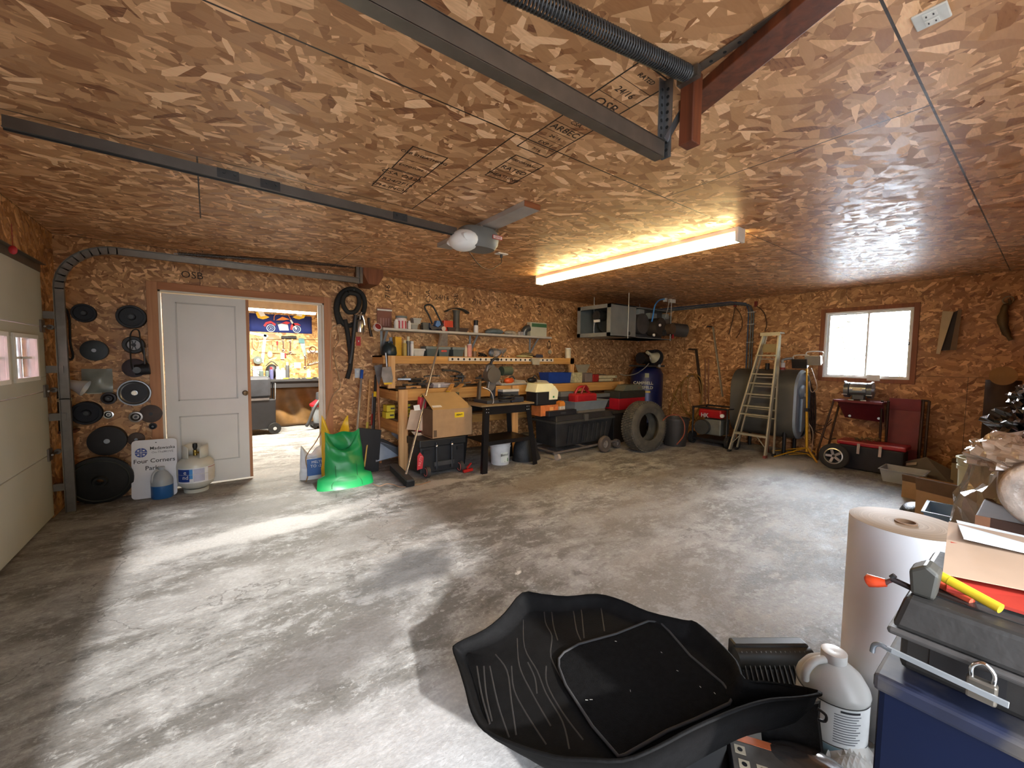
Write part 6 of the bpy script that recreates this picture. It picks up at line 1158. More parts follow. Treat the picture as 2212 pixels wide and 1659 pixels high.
p = at(1408, 768, Y=4.45); t = thing('clamp_lamp', 'cream metal clamp lamp clipped on top of the compressor', 'lamp', (p.x, p.y, p.z)); d = Vector((.75, -.1, -.35)).normalized()
MB().lathe([(.03, -.05), (.04, -.02), (.11, .09), (.108, .09), (.03, -.03)], (0, 0, 0), 24, d).build('reflector', M('b3ad90', .5, .1), t); MB().cyl(d*-.05, d*-.14, .03, n=14).build('socket', M('c4bda0', .5), t); MB().tube([(-.08, 0, .03), (-.09, -.03, -.06), (-.06, -.03, -.12)], .009, 6, sm=3).build('clamp', STEEL, t)
t = thing('air_line', 'grey air line sagging from the compressor to the end of the worktop', 'hose', at(1395, 795, Y=4.6)); WB(t).tube([at(1402, 785, Y=4.4), at(1390, 797, Y=4.45), at(1372, 808, Y=4.6), at(1352, 811, Y=4.75), at(1340, 808, Y=4.85)], .008, 6, sm=5).build('line', M('7a756c', .5), t)
# tyre
t = thing('tyre', 'bare used tyre standing upright on the floor in front of the dark tote', 'tyre', (5.32, 3.72, .375), rot=(-.06, 0, -.12)); R = .375; wd = .125
prof = [(R*.56, -wd*.8), (R*.64, -wd*.96), (R*.82, -wd*1.0), (R*.94, -wd*.92), (R*.985, -wd*.78), (R, -wd*.4), (R, wd*.4), (R*.985, wd*.78), (R*.94, wd*.92), (R*.82, wd), (R*.64, wd*.96), (R*.56, wd*.8), (R*.6, wd*.5), (R*.9, wd*.5), (R*.92, 0), (R*.9, -wd*.5), (R*.6, -wd*.5), (R*.56, -wd*.8)]
TM = M('4b473f', .85, 0, .2, 10, .2, '6b6350', name='tyre_rubber'); MB().lathe(prof, (0, 0, 0), 64, (0, 1, 0)).build('carcass', TM, t)
m = MB(); n = 60
for k in range(n):
    a = 2*PI*k/n; 
    for (yy, da) in ((-wd*.62, 0), (-wd*.22, .05), (wd*.22, 0), (wd*.62, .05)):
        c = Vector((R*1.002*math.cos(a+da), yy, R*1.002*math.sin(a+da))); m.obox(c, (.022, .042, .026), Matrix.Rotation(-(a+da), 3, 'Y') @ Matrix.Rotation(.35, 3, 'X'))
m.build('tread_blocks', TM, t)
MB().torus((0, -wd*1.0, 0), R*.8, .004, (0, 1, 0), 48, 6).build('sidewall_ring', TM, t)
# waste bin, generator
p = at(1460, 962, Z=0); t = thing('waste_bin', 'dark grey tapered bin beside the tyre with orange hose over it', 'bin', (p.x+.02, 3.68, 0)); hz = at(1460, 903, Y=3.65).z
MB().lathe([(.001, 0), (.17, 0), (.21, hz-.03), (.22, hz-.03), (.22, hz), (.205, hz), (.16, .02), (.001, .02)], n=28).build('body', M('33302f', .55, 0, .15), t)
gx, gy = 6.72, 3.32
t = thing('generator', 'red and grey portable engine generator in a black tube frame beside the oil tank', 'generator', (gx, gy, 0)); FR = BLK
for yy in (-.28, .28): MB().tube([(-.22, yy, .06), (-.22, yy, .62), (.22, yy, .62), (.22, yy, .06), (-.22, yy, .06)], .016, 8).build('frame_hoop', FR, t)
for (xx, zz) in ((-.22, .62), (.22, .62), (-.22, .1), (.22, .1)): MB().tube([(xx, -.28, zz), (xx, .28, zz)], .014, 8).build('frame_rail', FR, t)
MB().box(-.24, -.0, -.2, .18, .46, .6).build('fuel_tank', M('a3181c', .35, .1), t, bevel=.03); MB().box(-.2, .1, -.18, .1, .18, .44).build('engine_block', M('6e706a', .5, .4, .2), t, bevel=.02); MB().cyl((-.2, .1, .3), (-.28, .1, .3), .12, n=22).build('recoil_cover', M('4a4a48', .5, .3), t); MB().cyl((-.24, -.22, .52), (-.27, -.22, .52), .03, n=14).build('cap', WHT, t)
text('letters', 'HK', .09, M('b5b0b0', .5), t, basis((-.262, .06, .5), (0, -1, 0), (0, 0, 1)), bold=.003)
MB().cyl((-.18, -.33, .1), (-.18, -.27, .1), .1, n=20).build('wheel', BLKR, t); MB().cyl((-.18, .27, .1), (-.18, .33, .1), .1, n=20).build('wheel', BLKR, t); MB().box(-.24, .24, -.28, .28, .08, .12).build('base_pan', BLK, t)
# hose hanging on right wall
Xw = XR-.06
PX = lambda pts, X: [at(x, y, X=X) for x, y in pts]
t = thing('yellow_air_hose', 'yellow-brown air hose hanging in big loose loops on the right wall by the corner', 'hose', at(1490, 812, X=Xw)); HM = M('8f6a2e', .5, 0, .15)
for k, pts in enumerate((((1492, 808), (1470, 830), (1452, 870), (1448, 905), (1458, 945), (1480, 960)), ((1495, 808), (1478, 820), (1472, 850), (1478, 880), (1500, 905), (1515, 880), (1512, 830), (1500, 810)), ((1498, 808), (1488, 815), (1486, 850), (1495, 890), (1508, 915)), ((1500, 808), (1514, 818), (1517, 850), (1510, 880), (1500, 900), (1486, 930), (1475, 955)), ((1454, 850), (1466, 870), (1480, 890), (1498, 900), (1480, 915), (1468, 925)))):
    WB(t).tube(PX(pts, Xw-.03-.025*k), .011, 7, sm=6).build('loop', HM, t)
WB(t).cyl(at(1497, 812, X=XR), at(1497, 812, X=XR)+Vector((-.2, 0, 0)), .008, n=8).build('hook', STEEL, t)
t = thing('orange_hose', 'thin orange hose draped over the waste bin beside the tyre', 'hose', (5.95, 3.55, .4)); WB(t).tube([at(1432, 908, Y=3.5), at(1445, 898, Y=3.5), at(1465, 897, Y=3.44), at(1478, 915, Y=3.4), at(1477, 940, Y=3.38), at(1462, 960, Y=3.36)], .009, 6, sm=6).build('hose', M('8a4a38', .5), t)
t = thing('l_bracket', 'dark angle iron with a long arm fixed on the right wall above the yellow hose', 'bracket', at(1503, 755, X=XR)); WB(t).bar(at(1504, 755, X=XR-.02), at(1515, 850, X=XR-.02), .03, .05, (1, 0, 0)).build('upright', M('33251a', .6), t); WB(t).bar(at(1504, 755, X=XR-.02), at(1504, 755, X=XR-.02)+Vector((-.25, .0, 0)), .03, .03).build('arm', M('33251a', .6), t)
t = thing('plastic_conduit', 'cream metal strip hanging slanted on the right wall left of the ladder', 'strip', at(1540, 710, X=XR-.03)); WB(t).bar(at(1540, 706, X=XR-.03), at(1561, 857, X=XR-.03), .012, .055, (1, 0, 0)).build('strip', M('a9a58f', .4, .4), t, bevel=.002); WB(t).bar(at(1537, 706, X=XR-.01), at(1537, 706, X=XR-.01)+Vector((-.14, 0, 0)), .02, .02).build('peg', DSTEEL, t)
for k, px in enumerate((1523, 1530)): t = thing('copper_pipe', 'copper pipe standing against the right wall, %s of two' % ('left' if k == 0 else 'right'), 'pipe', at(px, 880, X=XR-.03)); WB(t).cyl(at(px, 775, X=XR-.03), at(px+1, 958, X=XR-.03), .011, n=10).build('pipe', M('8c5a3c', .4, .6, .2), t)
# heater
hx0, hx1, hy0, hy1, hz0, hz1 = 4.96, 6.62, 4.12, 4.82, 1.75, 2.25
t = thing('ceiling_furnace', 'large galvanised furnace unit hung below the ceiling near the corner', 'heater', ((hx0+hx1)/2, (hy0+hy1)/2, hz0)); GB = M('868c8c', .42, .55, .08, 6, name='furnace_sheet_metal')
m = WB(t); tk = .012; hm = hx0+.62
m.box(hx0, hm, hy0, hy0+tk, hz0, hz1).box(hx0, hx1, hy1-tk, hy1, hz0, hz1).box(hx0, hx1, hy0, hy1, hz1-tk, hz1).box(hx0, hx1, hy0, hy1, hz0, hz0+tk)
m.build('casing', GB, t); m = WB(t)
m.box(hx0-.01, hx0, hy0, hy0+.07, hz0, hz1).box(hx0-.01, hx0, hy1-.07, hy1, hz0, hz1).box(hx0-.01, hx0, hy0, hy1, hz0, hz0+.06).box(hx0-.01, hx0, hy0, hy1, hz1-.06, hz1); m.build('intake_frame', M('9aa0a0', .4, .5), t)
WB(t).box(hm-.006, hx1-.1, hy0+.14, hy0+.16, hz0, hz1).build('burner_bay_back', M('4b4b4b', .5, .4, .2), t); WB(t).box(hm+.02, hx1-.02, hy0+.02, hy1, hz0, hz0+.01).build('bay_floor', DGREY, t); WB(t).cyl((hx0+.3, hy0+.35, hz0+.25), (hx0+.5, hy0+.35, hz0+.25), .17, n=24).build('blower', M('3d4346', .5, .5, .2), t)
WB(t).cyl((hx0+.12, hy0+.4, hz0+.35), (hx0+.34, hy0+.4, hz0+.35), .08, n=18).build('blower_motor', DSTEEL, t); WB(t).box(hx0+.08, hx0+.1, hy0+.3, hy0+.42, hz0+.24, hz0+.28).build('motor_tag', WHT, t); WB(t).tube([(hx0+.1, hy0+.4, hz0+.27), (hx0+.09, hy0+.42, hz0+.14), (hx0+.1, hy0+.4, hz0+.02)], .006, 6, sm=3).build('wire', STEEL, t)
for i, (x, y, z, r, l, mt) in enumerate(((hm+.22, hy0+.12, hz0+.24, .17, .1, M('4a4644', .6, .3, .2)), (hm+.53, hy0+.08, hz0+.2, .15, .2, M('3c352e', .6, .3, .3)), (hm+.72, hy0-.0, hz0+.17, .09, .22, M('5d4a3a', .5, .4, .3)), (hm+.62, hy0-.04, hz0+.1, .05, .1, DSTEEL))):
    WB(t).cyl((x, y, z), (x, y-l, z), r, n=24).build('burner_drum' if i < 2 else 'pump', mt, t)
for (x, z, w_, h) in ((hm+.15, hz1-.14, .14, .12), (hm+.45, hz1-.16, .2, .1), (hm+.8, hz0+.3, .1, .08), (hm+.93, hz1-.13, .08, .09)): WB(t).box(x, x+w_, hy0+.05, hy0+.14, z, z+h).build('control_box', M('8a908e', .5, .2), t, bevel=.004)
for (x, z) in ((hm+.46, hz0+.22), (hm+.3, hz0+.05)): WB(t).cyl((x, hy0-.13, z), (x, hy0-.15, z), .022, n=14).build('knob', WHT, t)
WB(t).box(hm+.92, hm+.95, hy0-.1, hy0-.08, hz0+.02, hz0+.09).build('red_valve', RED, t)
WB(t).cyl((hx1-.05, 4.35, hz0+.22), (XR-.3, 4.1, hz0+.18), .12, n=24).build('flue_duct', M('5a5754', .5, .4), t); WB(t).box(hx1-.1, hx1+.14, hy0+.1, hy0+.5, hz0+.12, hz1-.06).build('outlet_box', M('6a655e', .5, .4), t)
WB(t).cyl((hx0+.45, hy0-.005, hz0+.06), (hx0+.45, hy0+.01, hz0+.06), .03, n=16).build('access_hole', BLK, t)
for (x, y) in ((5.37, hy0-.01), (5.3, hy1-.05), (hx1-.06, hy0-.01), (hx1-.06, hy1-.05)): WB(t).cyl((x, y, hz0-.02), (x, y, HC), .007, n=8).build('hanger_rod', M('a9a9a4', .4, .7), t)
t = thing('blue_air_hose', 'blue hose looping from the ceiling manifold down to the furnace burner', 'hose', at(1440, 650, Y=4.05)); WB(t).tube([at(x, y, Y=4.05) for x, y in ((1440, 646), (1425, 648), (1415, 660), (1411, 680), (1408, 695))], .012, 8, sm=5).build('hose', M('3f7fc4', .4), t)
t = thing('ceiling_manifold', 'small white pipe manifold on the ceiling above the furnace', 'manifold', at(1447, 645, Y=4.05)); 
for px in (1437, 1448, 1455): c = at(px, 645, Y=4.05); WB(t).cbox((c.x, c.y, 2.415), (.05, .05, .06)).build('fitting', M('c9c9c2', .4), t)
WB(t).tube([at(1446, 648, Y=4.04), at(1443, 665, Y=4.04), at(1437, 686, Y=4.04)], .008, 6).build('drop_pipe', M('b5b5b0', .4, .5), t)
t = thing('conduit_run', 'grey and blue pipes along the top of the right wall, turning down behind the ladder', 'pipes', at(1600, 648, X=XR)); 
for k, (mt, dx) in enumerate(((M('4a5a72', .4, .2), 0), (M('6f7478', .4, .5), 6), (M('5b6064', .4, .5), 11))):
    zc_ = HC-.035-.025*k; yv = at(1616+dx, 700, X=XR-.03).y
    WB(t).tube([(6.0, 4.9-.03*k, zc_), (XR-.13, 4.9-.05*k, zc_), (XR-.03, 4.8, zc_), (XR-.03, yv+.3, zc_), (XR-.03, yv+.05, zc_-.05), (XR-.03, yv, zc_-.18), (XR-.03, yv, 1.2)], .011, 8).build('pipe', mt, t)
for z in (2.2, 2.0, 1.7): y_ = at(1622, 700, X=XR-.03).y; WB(t).box(XR-.045, XR, y_-.06, y_+.06, z, z+.012).build('pipe_strap', M('c0c0b8', .4), t)
for k, (px, pts) in enumerate(((1588, ((1588, 662), (1583, 690), (1574, 722))), (1633, ((1633, 660), (1650, 675), (1656, 700), (1652, 715))))):
    t = thing('hanging_cable', 'brown cable with a red clip hanging %s of the grey pipes on the right wall' % ('left' if k == 0 else 'right'), 'cable', at(px, 657, X=XR-.02)); c = at(px, 657, X=XR-.02); WB(t).cbox(c, (.03, .04, .09)).build('clip', M('7a2520', .5), t); WB(t).tube(PX(pts, XR-.03), .008, 6, sm=4).build('cable', M('5a3f28', .6), t)
    if k == 0: WB(t).tube(PX(((1589, 664), (1600, 680), (1604, 700), (1598, 718), (1590, 730)), XR-.03), .006, 6, sm=4).build('second_cable', M('5a3f28', .6), t)
# oil tank
t = thing('oil_tank', 'grey upright oval oil tank behind the stepladder, its end coloured pale as lit by the window', 'oil tank', (6.98, 2.68, 0)); TK = M('54534e', .5, .2, .12, 5, name='tank_paint'); TE = M('8d9aa8', .4, .2, .12, 5, name='tank_end_window_lit')  # same grey tank: window light is put into the end's paler colour
ty0, ty1, tz0, tz1, tr = 2.22, 3.1, .24, 1.27, .29
prof2 = [(tr*math.cos(math.radians(a)), tz1-tr+tr*math.sin(math.radians(a))) for a in range(0, 181, 15)]+[(-tr*math.cos(math.radians(a)), tz0+tr-tr*math.sin(math.radians(a))) for a in range(0, 181, 15)]
n2 = len(prof2); tcx = 6.99
def slab(ya, yb, s0, s1, nm, mt):
    m = MB(t.matrix_basis.inverted()); czc = (tz0+tz1)/2
    A = [(tcx+x*s0, ya, czc+(z-czc)*(1-(1-s0)*tr/((tz1-tz0)/2))) for x, z in prof2]; B = [(tcx+x*s1, yb, czc+(z-czc)*(1-(1-s1)*tr/((tz1-tz0)/2))) for x, z in prof2]
    m._add(A+B, [(i, (i+1) % n2, n2+(i+1) % n2, n2+i) for i in range(n2)], True); return m
slab(ty0, ty1, 1, 1, 'x', TK).build('shell', TK, t)
m = slab(ty0, ty0-.03, 1, .94, 'x', TE); 
m.v += []; o1 = slab(ty0-.03, ty0-.03, .94, .86, 'e', TE); m.build('rolled_rim', TE, t); 
m = slab(ty0-.03, ty0-.0, .9, .88, 'e', TE); B = [(tcx+x*.88, ty0-.0, (tz0+tz1)/2+(z-(tz0+tz1)/2)*.95) for x, z in prof2]; m2 = MB(t.matrix_basis.inverted()); m2._add(B, [tuple(range(n2))]); m2.build('end_plate', TE, t); o1.build('end_flange', TE, t)
MB(t.matrix_basis.inverted()).ell((tcx, ty0-.01, .95), (.12, .04, .1), 18, 10).build('pressed_dome', TE, t); MB(t.matrix_basis.inverted()).box(tcx-.05, tcx+.05, ty0-.04, ty0-.0, .35, .85).build('pressed_rib', TE, t, bevel=.015); MB(t.matrix_basis.inverted()).cyl((tcx, ty0-.05, .9), (tcx, ty0-.055, .9), .03, n=16).build('label', WHT, t)
m2 = MB(t.matrix_basis.inverted()); m2._add([(tcx+x, ty1, z) for x, z in prof2], [tuple(range(n2))]); m2.build('far_end', TK, t)
for (x, y) in ((tcx-.2, ty0+.12), (tcx+.2, ty0+.12), (tcx-.2, ty1-.12), (tcx+.2, ty1-.12)): MB(t.matrix_basis.inverted()).cyl((x, y, 0), (x, y, tz0+.12), .025, n=12).build('leg', BLK, t)
MB(t.matrix_basis.inverted()).cyl((6.82, 2.58, 0), (6.82, 2.58, .24), .03, n=14).build('red_support', M('6b3028', .6), t)
c = at(1691, 790, X=6.95); MB(t.matrix_basis.inverted()).cyl((6.95, c.y, tz1-.01), (6.95, c.y, tz1+.1), .03, n=14).build('vent_pipe', M('c9c6c2', .4), t); MB(t.matrix_basis.inverted()).cyl((6.95, c.y, tz1-.005), (6.95, c.y, tz1+.03), .036, n=14).build('red_collar', M('8a2a24', .5), t)
c = at(1658, 785, X=6.95); MB(t.matrix_basis.inverted()).cyl((6.95, c.y, tz1-.01), (6.95, c.y, tz1+.09), .03, n=14).build('gauge', BLK, t); MB(t.matrix_basis.inverted()).tube([(6.95, at(1691, 770, X=6.95).y, tz1+.1), (6.97, at(1691, 770, X=6.95).y, tz1+.15), (7.1, at(1705, 770, X=6.95).y, tz1+.17)], .02, 10, sm=3).build('elbow', M('9a9a96', .4, .4), t)
# stepladder
AL = M('b3ac94', .4, .45, .12, name='ladder_aluminium'); Xt = 6.52
t = thing('stepladder', 'tall aluminium stepladder standing in front of the grey oil tank', 'ladder', (6.45, 2.65, 0))
tl = at(1651, 722, X=Xt); tr_ = at(1684, 722, X=Xt); bl = at(1581, 972, Z=.0); br = at(1657, 988, Z=0); bl = Vector((6.38, 2.93, 0)); br = Vector((6.36, 2.42, 0)); tl = Vector((Xt, tl.y, tl.z)); tr_ = Vector((Xt, tr_.y, tr_.z))
for a, b, nm in ((tl, bl, 'front_rail'), (tr_, br, 'front_rail')): WB(t).bar(a, b, .07, .022, (0, 1, 0)).build(nm, AL, t, bevel=.002)
rl = Vector((6.66, 2.93, 0)); rr_ = Vector((6.64, 2.4, 0)); rtl = tl+Vector((.05, -.01, -.03)); rtr = tr_+Vector((.05, .01, -.03))
rl.x = 6.62; rr_.x = 6.6
for a, b in ((rtl, rl), (rtr, rr_)): WB(t).bar(a, b, .03, .02, (0, 1, 0)).build('rear_rail', AL, t)
def lerp_z(a, b, z): q = (a.z-z)/(a.z-b.z); return a.lerp(b, q)
WB(t).box(Xt-.06, Xt+.1, tr_.y-.03, tl.y+.03, tl.z, tl.z+.02).build('top_cap', AL, t, bevel=.003); WB(t).box(Xt-.065, Xt-.055, tr_.y-.03, tl.y+.03, tl.z-.03, tl.z+.02).build('top_cap_lip', AL, t)
for i, py in enumerate((768, 808, 828, 852, 878, 896)):
    z = at(1640, py, X=6.47).z; a = lerp_z(tl, bl, z); b = lerp_z(tr_, br, z); WB(t).bar(a, b, .085 if i != 0 else .16, .018 if i else .02).build('step', AL, t, bevel=.002)
    a = lerp_z(rtl, rl, z-.05); b = lerp_z(rtr, rr_, z-.05); WB(t).bar(a, b, .02, .015).build('rear_rung', AL, t)
z = at(1620, 939, X=6.39).z; a = lerp_z(tl, bl, z); b = lerp_z(tr_, br, z); WB(t).bar(a, b, .085, .03).build('step', AL, t, bevel=.002)
for (p0, q) in ((bl, .0), (br, .0)):
    s_ = -1 if p0 is bl else 1; k = lerp_z(tl, bl, .13) if p0 is bl else lerp_z(tr_, br, .13); WB(t).bar(k, Vector((k.x, k.y+s_*.13, z-.01)), .02, .008).build('knee_brace', AL, t)
for p0 in (bl, br, rl, rr_): WB(t).cbox(p0+Vector((0, 0, .02)), (.075, .035, .04)).build('foot', M('7a3a34', .6) if p0 is br else BLKR, t)
z = at(1665, 752, X=Xt).z; a = lerp_z(tl, bl, z); b = lerp_z(tr_, br, z); WB(t).prism([a+Vector((.045, -.02, -.06)), b+Vector((.045, .02, -.06)), b+Vector((.045, .01, .06)), a+Vector((.045, -.01, .06))], (.004, 0, 0)).build('bucket_shelf', M('97865a', .5, .2), t)
# work light tripod
tx_, ty_ = 7.1, 2.05; zt = at(1745, 795, X=7.0).z
p = at(1722, 975, Z=.02); tx_, ty_ = 6.82, 2.03; top = at(1743, 790, X=6.95); foot = Vector((6.95, 2.12, .08))
foot = Vector((6.85, 2.07, .10)); top = Vector((6.9, at(1743, 795, X=6.9).y, at(1743, 795, X=6.9).z))
t = thing('work_light', 'twin halogen work light on a yellow tripod stand between the oil tank and window', 'work light', (foot.x, foot.y, 0)); YP = M('c99a1f', .4, .2, .1)
WB(t).tube([foot, foot.lerp(top, .5)], .018, 12).build('lower_pole', YP, t); WB(t).tube([foot.lerp(top, .5), top], .012, 12).build('upper_pole', YP, t); c = foot.lerp(top, .5); WB(t).cbox(c, (.05, .05, .05)).build('clamp', BLK, t)
for (px, py) in ((1672, 986), (1765, 999), (1790, 992), (1668, 974)):
    b = at(px, py, Z=.012); b = Vector((max(b.x, 6.45), b.y, .012)); WB(t).bar(foot+Vector((0, 0, .06)), b, .022, .01).build('tripod_leg', YP, t); WB(t).bar(foot+Vector((0, 0, -.03)), foot.lerp(b, .55)+Vector((0, 0, .0)), .014, .006).build('leg_brace', YP, t)
for k, (dy, dz) in enumerate(((.07, .06), (-.09, .11))):
    c = top+Vector((-.02, dy, dz)); WB(t).obox(c, (.1, .17, .12), Matrix.Rotation(-.3, 3, 'Y')).build('lamp_housing', [BLK, M('d9dad6', .3)][k], t, bevel=.012); WB(t).obox(c+Vector((-.06, 0, .0)), (.015, .19, .14), Matrix.Rotation(-.3, 3, 'Y')).build('lamp_face', CHROME if k else M('2a2422', .3), t, bevel=.004); WB(t).tube([c+Vector((0, -.09, .05)), c+Vector((0, -.09, .12)), c+Vector((0, .09, .12)), c+Vector((0, .09, .05))], .008, 6, sm=3).build('handle', M('d5d6d2', .3), t)
WB(t).tube([top+Vector((0, -.05, .0)), top+Vector((-.02, -.1, -.12)), top+Vector((-.02, -.14, -.28)), top+Vector((0, -.07, -.34)), top+Vector((0, -.03, -.2)), top+Vector((0, -.03, -.7)), foot+Vector((0, -.06, .3)), foot+Vector((.02, -.05, .0))], .006, 6, sm=5).build('power_lead', M('a08a78', .5), t)
t = thing('wall_cords', 'dark tangled cords hanging on the wall behind the work light', 'cords', at(1755, 850, X=XR-.03))
for k in range(5): WB(t).tube(PX([(1744+k*3, 800+k*12), (1748+k*3, 850), (1746+k*4, 890), (1752+k*2, 930), (1756, 960-k*5)], XR-.03-.01*k), .008, 6, sm=4).build('cord', M('3a2418', .7), t)
for k, pts in enumerate((((1758, 915), (1780, 920), (1797, 905)), ((1762, 930), (1780, 925), (1796, 912)), ((1752, 931), (1770, 935), (1785, 948), (1806, 947)))): WB(t).tube(PX(pts, XR-.06), .005, 5, sm=4).build('loose_cord', BLK, t)
t = thing('board_scrap', 'rectangular strand board offcut leaning low on the wall left of the toolbox', 'board', (7.25, 1.85, 0)); WB(t).prism([(7.15, 2.05, 0), (7.15, 1.6, 0), (7.3, 1.62, .3), (7.3, 2.1, .32)], (.012, 0, .0)).build('board', OSBR, t)
# maroon folding cart with grinder
t = thing('maroon_tool_cart', 'maroon steel tool cart shelf on tube legs under the window', 'cart', (7.05, 1.55, 0)); a, b = at(1803, 862, X=6.95), at(1909, 866, X=6.95); zs = a.z
WB(t).box(6.9, 7.25, b.y, a.y, zs-.03, zs).build('top_shelf', MAROON, t, bevel=.004); WB(t).prism([(6.95, a.y-.03, zs-.03), (6.95, b.y, zs-.03), (7.05, b.y, zs-.27), (7.05, a.y-.1, zs-.25)], (.01, 0, 0)).build('sloped_panel', M('571a24', .3, .2, .12), t)
for yy in (a.y-.16, b.y+.05): WB(t).cyl((7.03, yy, zs-.22), (7.015, yy, zs-.22), .016, n=12).build('screw_head', CHROME, t)
for (p0, p1) in (((6.93, a.y, zs), (6.88, a.y+.14, .14)), ((7.22, a.y, zs), (7.24, a.y+.12, .14))): WB(t).tube([p0, p1, (p1[0], p1[1], 0)], .013, 8).build('leg', M('4a3426', .5, .3), t)
for yy in (b.y-.04, b.y+.02): WB(t).tube([(6.98, yy, zs+.02), (7.0, yy, 0)], .014, 8).build('leg', M('33201a', .5, .3), t)
y0_, y1_ = at(1990, 870, X=7.1).y, at(1920, 870, X=7.1).y; zt3 = at(1950, 863, X=7.1).z
t = thing('steel_sheet', 'tall flat maroon steel panel with folded top standing against the wall', 'panel', (7.12, (y0_+y1_)/2, 0)); WB(t).prism([(7.02, y0_, 0), (7.02, y1_, 0), (7.14, y1_, zt3), (7.14, y0_, zt3)], (.02, 0, 0)).build('panel', M('6f2228', .45, .1, .12), t)
WB(t).prism([(7.115, y0_, zt3-.14), (7.115, y1_, zt3-.14), (7.11, y1_, zt3+.01), (7.11, y0_, zt3+.01)], (.03, 0, 0)).build('folded_top', M('7a272c', .45, .1, .1), t, bevel=.004)
for yy in (y0_-.07, y0_-.02): WB(t).tube([(7.1, yy, zt3), (7.04, yy, .0)], .014, 8).build('side_tube', M('4a3a34', .4, .4), t)
WB(t).tube([(7.1, y0_-.07, zt3), (7.1, y0_, zt3+.005)], .012, 8).build('top_tube', M('33201a', .5), t)
gy0, gy1 = at(1888, 850, X=7.0).y, at(1822, 850, X=7.0).y; gc = (gy0+gy1)/2
t = thing('bench_grinder', 'chromed bench grinder standing on the maroon cart under the window', 'grinder', (7.02, gc, zs)); GL = (gy1-gy0); gh = at(1850, 825, X=7.0).z-zs
MB().cyl((0, -GL*.27, gh*.6), (0, GL*.27, gh*.6), gh*.36, n=28).build('motor', M('9aa1a6', .25, .8, .08), t)
for s_ in (-1, 1):
    MB().cyl((0, s_*GL*.3, gh*.55), (0, s_*GL*.46, gh*.55), gh*.42, n=28).build('wheel_guard', M('6d7174', .35, .7, .1), t); MB().cyl((0, s_*GL*.46, gh*.55), (0, s_*GL*.5, gh*.55), .02, n=12).build('arbor_nut', CHROME, t); MB().box(-.11, -.06, s_*GL*.4-.03, s_*GL*.4+.03, gh*.3, gh*.34).build('tool_rest', CHROME, t); MB().bar((-.06, s_*GL*.38, gh*.9), (-.02, s_*GL*.46, gh*1.02), .03, .012).build('eye_shield', M('d5dade', .15, .5), t)
    MB().box(-.07, .07, s_*GL*.2-.03, s_*GL*.2+.03, 0, .012).build('base_foot', CHROME, t)
MB().box(-.05, .05, -GL*.2, GL*.2, .01, gh*.3).build('pedestal', M('55595c', .4, .5), t, bevel=.01); MB().box(-gh*.37, -gh*.34, -.05, .05, gh*.55, gh*.68).build('name_plate', M('d9cdb0', .4), t)
t = thing('white_card', 'small white card standing on the sill below the window', 'card', (XR-.02, at(1884, 815, X=XR).y, WZ0-.1)); c0_, c1_ = at(1872, 822, X=XR-.03), at(1901, 810, X=XR-.03); WB(t).box(XR-.03, XR-.019, c1_.y, c0_.y, c0_.z, c1_.z).build('card', WHT, t)
# toolbox and wheel
ty0_, ty1_ = 1.08, 1.72; zt4 = at(1890, 958, X=6.7).z
t = thing('floor_toolbox', 'black toolbox with a red lid on the floor under the maroon cart', 'tool box', (6.82, 1.35, 0)); WB(t).box(6.66, 6.93, 1.03, 1.66, 0, zt4-.05).build('body', M('1d1f25', .5, 0, .2), t, bevel=.02); WB(t).box(6.64, 6.95, 1.01, 1.68, zt4-.055, zt4).build('lid', M('a01e2c', .35, 0, .12), t, bevel=.015)
for yy in (1.24, 1.45): WB(t).bar((6.63, yy, zt4-.02), (6.615, yy, zt4-.15), .005, .03, (0, 1, 0)).build('latch', M('a39c92', .35, .6), t, bevel=.002)
t = thing('chain_pile', 'small rusty chain pile lying on the red toolbox lid', 'chain', (6.8, 1.4, zt4)); m = MB(); rnd = random.Random(5)
for k in range(26): a = k*.55; m.torus((.07*math.cos(a)+rnd.uniform(-.03, .03), .1*math.sin(a*.8), .012+.001*k), .015, .004, (rnd.uniform(-1, 1), rnd.uniform(-1, 1), .8), 10, 5)
m.build('links', M('75694e', .6, .4, .3), t)
t = thing('spare_wheel', 'small tyre with a silver spoked rim leaning on the red-lidded toolbox', 'wheel', (6.50, 1.66, .165), rot=(0, .16, 0)); R = .165
MB().lathe([(R*.62, .04), (R*.8, .05), (R*.97, .035), (R, 0), (R*.97, -.035), (R*.8, -.05), (R*.62, -.045), (R*.6, 0)], (0, 0, 0), 44, (1, 0, 0)).build('tyre', M('2b2a2a', .8, 0, .2), t)
MB().lathe([(R*.6, .03), (R*.62, -.045), (R*.54, -.048), (R*.5, -.02), (R*.5, .03)], (0, 0, 0), 36, (1, 0, 0)).build('rim', M('a9a9a4', .3, .8), t); MB().lathe([(.001, -.03), (R*.16, -.03), (R*.2, .0), (R*.5, .02)], (0, 0, 0), 30, (1, 0, 0)).build('dark_web', M('1b1a1a', .6), t)
for k in range(5): a = k*2*PI/5; MB().bar((-.03, R*.1*math.cos(a), R*.1*math.sin(a)), (-.035, R*.52*math.cos(a), R*.52*math.sin(a)), .03, .012, (1, 0, 0)).build('spoke', M('8d8f8c', .3, .8), t)
